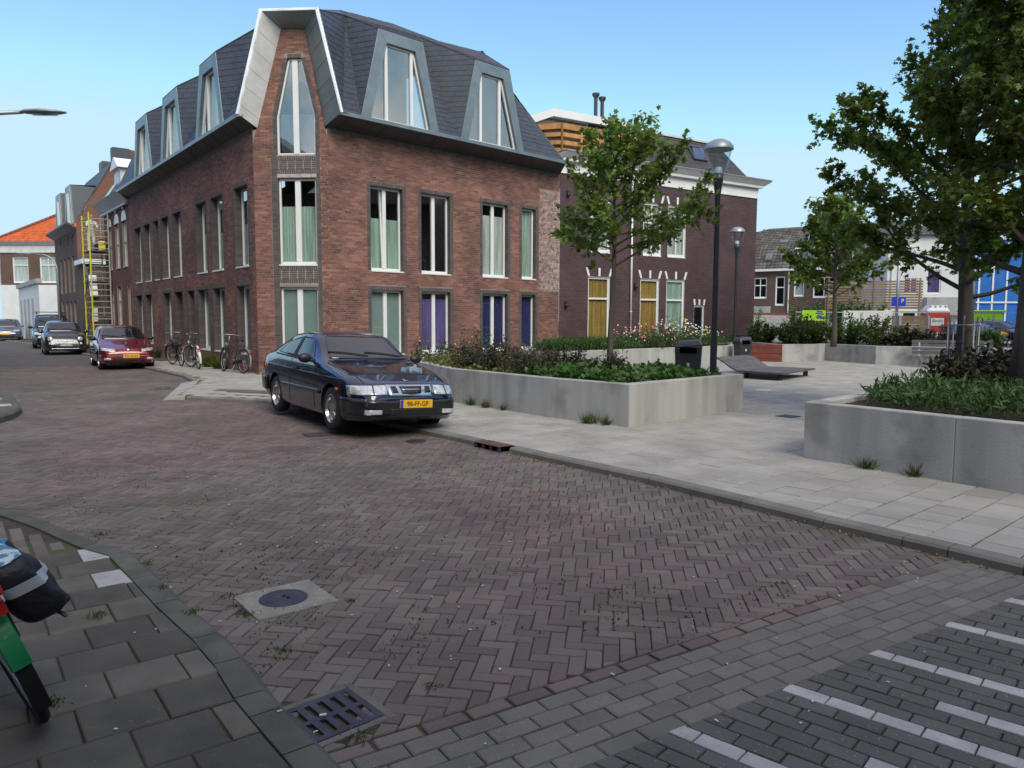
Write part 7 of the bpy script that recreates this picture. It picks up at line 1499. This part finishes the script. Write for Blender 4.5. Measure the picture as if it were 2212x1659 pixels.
# portable toilet
t = thing('portable_toilet', 'red portable toilet with white domed roof and rental stickers', 'portable toilet', (22.45, 40, .1), R(-12)); m = MB(); m.box((0, 0, 1.0), (1.12, 1.1, 1.9)); m.build('cabin', 'toiletR', t, bevel=.03)
m = MB(); m.hexa([(-.6, -.6, 1.93), (.6, -.6, 1.93), (.6, .6, 1.93), (-.6, .6, 1.93), (-.42, -.42, 2.28), (.42, -.42, 2.28), (.42, .42, 2.28), (-.42, .42, 2.28)]); m.build('roof', 'wpaint', t, bevel=.09)
for k in range(4): m = MB(); m.box((-.36+k*.24, -.25, 2.26), (.1, .6, .08)); m.build('roof_rib', 'wpaint', t, bevel=.03)
m = MB(); m.box((.02, -.56, .95), (.86, .03, 1.75)); dr = m.build('door', 'toiletR', t, bevel=.01)
for z, h_, tx, s_ in ((1.42, .40, 'Boels', .24), (.72, .27, '0800 - 0321', .12)):
    m = MB(); m.box((-.05, -.585, z), (.62 if z > 1 else .46, .01, h_)); st_ = m.build('sticker', 'wpaint', t); text_mesh(tx, s_, 'ink' if z > 1 else 'toiletR', st_, Matrix.Translation((-.05, -.593, z+(.05 if z > 1 else 0))) @ Matrix.Rotation(math.pi/2, 4, 'X'), sx=.95)
m = MB(); m.box((.565, 0, 1.3), (.01, .5, .6)); m.build('side_sticker', 'wpaint', t)
t = thing('green_container', 'tall lime green plastic container beside the red toilet', 'container', (24.4, 39.2, .1), R(-8)); m = MB(); m.hexa([(-.75, -.5, 0), (.75, -.5, 0), (.75, .5, 0), (-.75, .5, 0), (-.85, -.6, 1.95), (.85, -.6, 1.95), (.85, .6, 1.95), (-.85, .6, 1.95)]); m.build('body', 'lime', t, bevel=.12)
m = MB(); m.box((0, 0, 1.98), (1.85, 1.35, .09)); m.build('rim', 'lime', t, bevel=.03)
for x in (-.4, .15): m = MB(); m.box((x, -.64, 1.25), (.06, .06, .9)); m.build('handle_bar', 'lime', t, bevel=.01)
# ================================================================ houses beyond the square
FT = Fr((16.96, 52.8), 122.9, 1); tp_ = FT.P
th = thing('terrace_houses', 'brown brick terrace with mossy tiled mansard, white eaves and dormers beyond the square', 'houses', (16.96, 52.8, 0), world=True)
bm6 = brickmat('terrace_brick', 122.9, (.115, .07, .055), (.09, .06, .05), (.09, .075, .065))
WT = [(-.1, .8, 3.1, 4.5), (1.4, 2.0, 2.6, 4.55), (2.62, 3.26, 3.2, 4.55), (3.85, 5.2, 3.1, 4.45), (6.1, 7.2, 3.2, 4.5), (7.85, 8.55, 3.6, 4.65)]
m = MB(); mortar_wall(m, FT, -6, 9.1, 0, 4.95, WT, e=0); m.build('wall', bm6, th)
for i, (a, b, c, d) in enumerate(WT): window(th, FT, a, b, c, d, .08, fw=.07, trans=((c+(d-c)*.62),), mull=((a+b)/2,) if i in (0, 3) else (), mw=.05, curt='curtW' if i in (2, 4) else None, reveal='wpaint', label='white glazed balcony door' if i == 1 else None)
m = MB(); m.fbox(FT, -6, 9.1, 0, .3, 4.92, 5.1); m.build('eaves_board', 'wpaint', th, bevel=.01)
pantiles(th, [tp_(-6, .3, 5.1), tp_(9.1, .3, 5.1), tp_(9.1, -1.0, 6.6), tp_(-6, -1.0, 6.6)], 'oldtile', 'lower_roof_tiles', .26, .3); pantiles(th, [tp_(-4.2, -1.0, 6.6), tp_(9.1, -1.0, 6.6), tp_(9.1, -4, 8.3), tp_(-.1, -4, 8.3)], 'oldtile', 'upper_roof_tiles', .26, .3)
m = MB(); m.poly([tp_(-6, -1, 6.6), tp_(-.1, -4, 8.3), tp_(9.1, -4, 8.3), tp_(9.1, -8, 5), tp_(-6, -8, 5)]); m.build('rear_roof', 'oldtile', th)
for a, b, z0, z1, e in ((.62, 1.1, 5.7, 6.15, .02), (1.65, 2.15, 5.75, 6.15, .02), (1.15, 1.75, 6.95, 7.15, -1.6)):
    m = MB(); m.hexa([tp_(a, e, z0), tp_(b, e, z0), tp_(b, e-.4, z1), tp_(a, e-.4, z1), tp_(a, e+.05, z0+.08), tp_(b, e+.05, z0+.08), tp_(b, e-.35, z1+.08), tp_(a, e-.35, z1+.08)]); m.build('skylight', 'glassR', th, bevel=.01)
for a, b, z0, z1, ex_ in ((2.75, 4.85, 5.4, 6.35, -.1), (6.2, 8.7, 5.25, 6.45, .1)):
    m = MB(); m.fbox(FT, a, b, -2, ex_, z0, z1); d_ = m.build('dormer_box', 'wpaintD', th); m = MB(); m.fbox(FT, a-.15, b+.15, -2, ex_+.2, z1, z1+.1); m.build('dormer_roof', 'wpaint', d_)
    n3 = 3; 
    for k in range(n3): m = MB(); m.fbox(FT, a+.1+k*(b-a-.2)/n3+.03, a+.1+(k+1)*(b-a-.2)/n3-.03, ex_-.01, ex_+.02, z0+.15, z1-.08); m.build('pane', 'glassR' if k < 2 else 'interior', d_)
m = MB(); m.tube([tp_(2.28, .1, 1.6), tp_(2.28, .1, 4.9)], .05, 8); m.build('downpipe', 'wpaintD', th); m = MB(); m.tube([tp_(3.15, -1.8, 6.9), tp_(3.15, -1.8, 7.4)], .12, 8); m.build('roof_vent', 'wpaint', th); m = MB(); m.fbox(FT, 4.2, 4.9, -4.3, -3.7, 8, 9.1); m.build('chimney', bm6, th)
m = MB(); m.fbox(FT, -1, 1.4, 1.2, 1.3, 1.6, 2.5)
for k in range(12): m.fbox(FT, -1+k*.2, -.98+k*.2, 1.15, 1.18, 1.6, 2.5)
m.build('balcony_rail', 'rendG', th); m = MB(); m.fbox(FT, -1.1, 1.5, 0, 1.35, 1.35, 1.6); m.build('balcony_slab', 'wpaint', th)
t = thing('grey_garden_wall', 'weathered grey garden wall in front of the terrace houses', 'wall', (12, 42, 0)); m = MB(); m.box((3.4, 0, .9), (9, .25, 1.9), R(-10)); m.build('wall', 'rendG', t); m = MB(); m.box((3.4, -.05, 1.93), (9, .1, .12), R(-10)); m.build('coping', 'corten', t)
# white rendered house
FW_ = Fr((22.3, 45.0), 96, 1); fw_ = FW_.P; t = thing('white_house', 'tall white rendered house with violet curtained windows left of the blue wrapped building', 'house', (22.3, 45, 0), world=True)
WW = [(.95, 1.75, 3.15, 4.1), (2.25, 3.05, 3.15, 4.55), (.95, 1.9, 1.3, 2.1), (1.0, 1.6, 4.9, 5.6)]
m = MB(); mortar_wall(m, FW_, 0, 5, 0, 6.6, WW, e=0); m.quad(fw_(0, 0, 0), fw_(0, -6, 0), fw_(0, -6, 6.6), fw_(0, 0, 6.6)); m.build('wall', 'render', t)
for i, (a, b, c, d) in enumerate(WW): window(t, FW_, a, b, c, d, .06, fw=.07, mull=((a+b)/2,) if i < 1 else (), mw=.06, curt='curtP' if i < 2 else None, reveal='wpaint')
m = MB(); m.poly([fw_(-.2, .3, 6.6), fw_(5.2, .3, 6.6), fw_(5.2, -3, 7.5), fw_(-.2, -3, 7.5)]); m.poly([fw_(-.2, -3, 7.5), fw_(5.2, -3, 7.5), fw_(5.2, -7, 6.0), fw_(-.2, -7, 6.0)]); m.build('roof', 'oldtile', t)
m = MB(); m.fbox(FW_, 2.1, 4.3, .02, .5, 1.9, 2.95); m.build('grey_bay', 'rendG', t, bevel=.01); m = MB(); m.fbox(FW_, -.3, 3.2, .0, .06, 2.12, 2.2); m.build('string_course', 'wpaint', t); m = MB(); m.tube([fw_(.25, .06, 0), fw_(.25, .06, 6.6)], .06, 8); m.build('downpipe', 'wpaint', t)
# blue wrapped building with white battens
FU = Fr((27.0, 44.0), 97, 1); fu = FU.P; t = thing('wrapped_building', 'building wrapped in bright blue sheeting held by white battens behind the right trees', 'building', (27, 44, 0), world=True)
m = MB(); m.fbox(FU, 0, 7, -5, 0, 0, 6.3); m.build('sheeting', 'blue', t)
for s in (.1, .85, 1.6, 2.5, 3.3, 4.3, 5.4, 6.5): m = MB(); m.fbox(FU, s, s+.09, 0, .05, 0, 6.3); m.build('batten', 'wpaint', t)
for z in (2.6, 4.6, 6.25): m = MB(); m.fbox(FU, 0, 7, .052, .09, z, z+.09); m.build('batten', 'wpaint', t)
# more roofs and trees closing the horizon
t = thing('back_block', 'brown brick house block further back behind the terrace', 'building', (14, 70, 0)); m = MB(); m.box((2, 0, 3.2), (22, 9, 6.4)); m.build('wall', bm6, t); m = MB(); m.hexa([(-9.2, -4.8, 6.4), (13.2, -4.8, 6.4), (13.2, 4.8, 6.4), (-9.2, 4.8, 6.4), (-8, -.3, 9.6), (12, -.3, 9.6), (12, .3, 9.6), (-8, .3, 9.6)]); m.build('roof', 'oldtile', t)
t = thing('right_block', 'brown brick houses behind the right hand trees', 'building', (41, 40, 0)); m = MB(); m.box((0, 0, 3.5), (12, 24, 7)); m.build('wall', bm6, t); m = MB(); m.hexa([(-6.2, -12.2, 7), (6.2, -12.2, 7), (6.2, 12.2, 7), (-6.2, 12.2, 7), (-.3, -11, 10), (.3, -11, 10), (.3, 11, 10), (-.3, 11, 10)]); m.build('roof', 'oldtile', t)
# unseen terraces added to keep sky light off near paving and horizon out of reflections
def plain_row(name, label, O, az, side, L, H, mat, depth=8):
    fr = Fr(O, az, side); t = thing(name, label, 'houses', (O[0], O[1], 0), world=True); holes = []
    s = .8
    while s < L-1.5: holes += [(s, s+1.1, 1.0, 2.7), (s, s+1.1, 3.9, 5.5)]; s += 2.4
    m = MB(); mortar_wall(m, fr, 0, L, 0, H, holes, e=0); P = fr.P
    for a in (0, L): m.quad(P(a, 0, 0), P(a, -depth, 0), P(a, -depth, H), P(a, 0, H))
    m.quad(P(0, -depth, 0), P(L, -depth, 0), P(L, -depth, H), P(0, -depth, H)); m.build('wall', mat, t)
    for a, b, c, d in holes:
        m = MB(); m.fbox(fr, a, b, -.12, -.06, c, d); f = m.build('window', 'wpaint', t); m = MB(); m.fbox(fr, a+.08, b-.08, -.06, -.05, c+.08, d-.08); m.build('pane', 'glassC', f)
    m = MB(); m.slab([P(-.2, .3, H), P(L+.2, .3, H), P(L+.2, -depth/2, H+3.2), P(-.2, -depth/2, H+3.2)], (0, 0, .1)); m.slab([P(-.2, -depth-.3, H), P(L+.2, -depth-.3, H), P(L+.2, -depth/2, H+3.2), P(-.2, -depth/2, H+3.2)], (0, 0, .1)); m.build('roof', 'oldtile', t)
bmz = brickmat('near_terrace_brick', 60, (.13, .08, .06), (.1, .07, .055), (.1, .085, .075))
plain_row('unseen_rear_terrace', 'brown brick terrace along the street behind the viewer', (-7.5, -3.4), 95, -1, 26, 9.2, bmz)
plain_row('unseen_right_terrace', 'brown brick terrace beyond the right edge of the picture', (23, -16), 2, -1, 46, 9, bmz)
plain_row('unseen_left_terrace', 'brown brick terrace beyond the left edge of the picture', (-13.3, 15.2), -39.5, 1, 26, 7.4, bmz)
plain_row('unseen_side_terrace', 'brown brick terrace on the left side of the street outside the picture', (-10.2, -3.5), 3, 1, 11.5, 7.2, bmz)

# the square lies only a low kerb (about 7 cm) above the road
LOW = ('pavement', 'planter', 'corten_panel', 'broadleaf_tree', 'shrub', 'flower_clump', 'seedling', 'ivy_cover', 'herb_cover', 'border_planting', 'flower_bed_foliage', 'loose_flower_heads', 'grass_clump', 'planter_herbs', 'tree_guard', 'lamp_post', 'litter_bin', 'plaza_lounger', 'plaza_bench', 'plaza_drain', 'plaza_ground_light')
for o in list(bpy.data.objects):
    if o.parent is None and (o.name.split('.')[0] in LOW or (o.name.split('.')[0] == 'bicycle' and o.get('group')) or (o.name.split('.')[0] == 'weed_tuft' and ('planter' in o['label'] or 'wall foot' in o['label']))): o.location.z -= .05
    if o.parent is None and o.name.startswith('kerb_gully'): o.scale = (1, 1, .58)
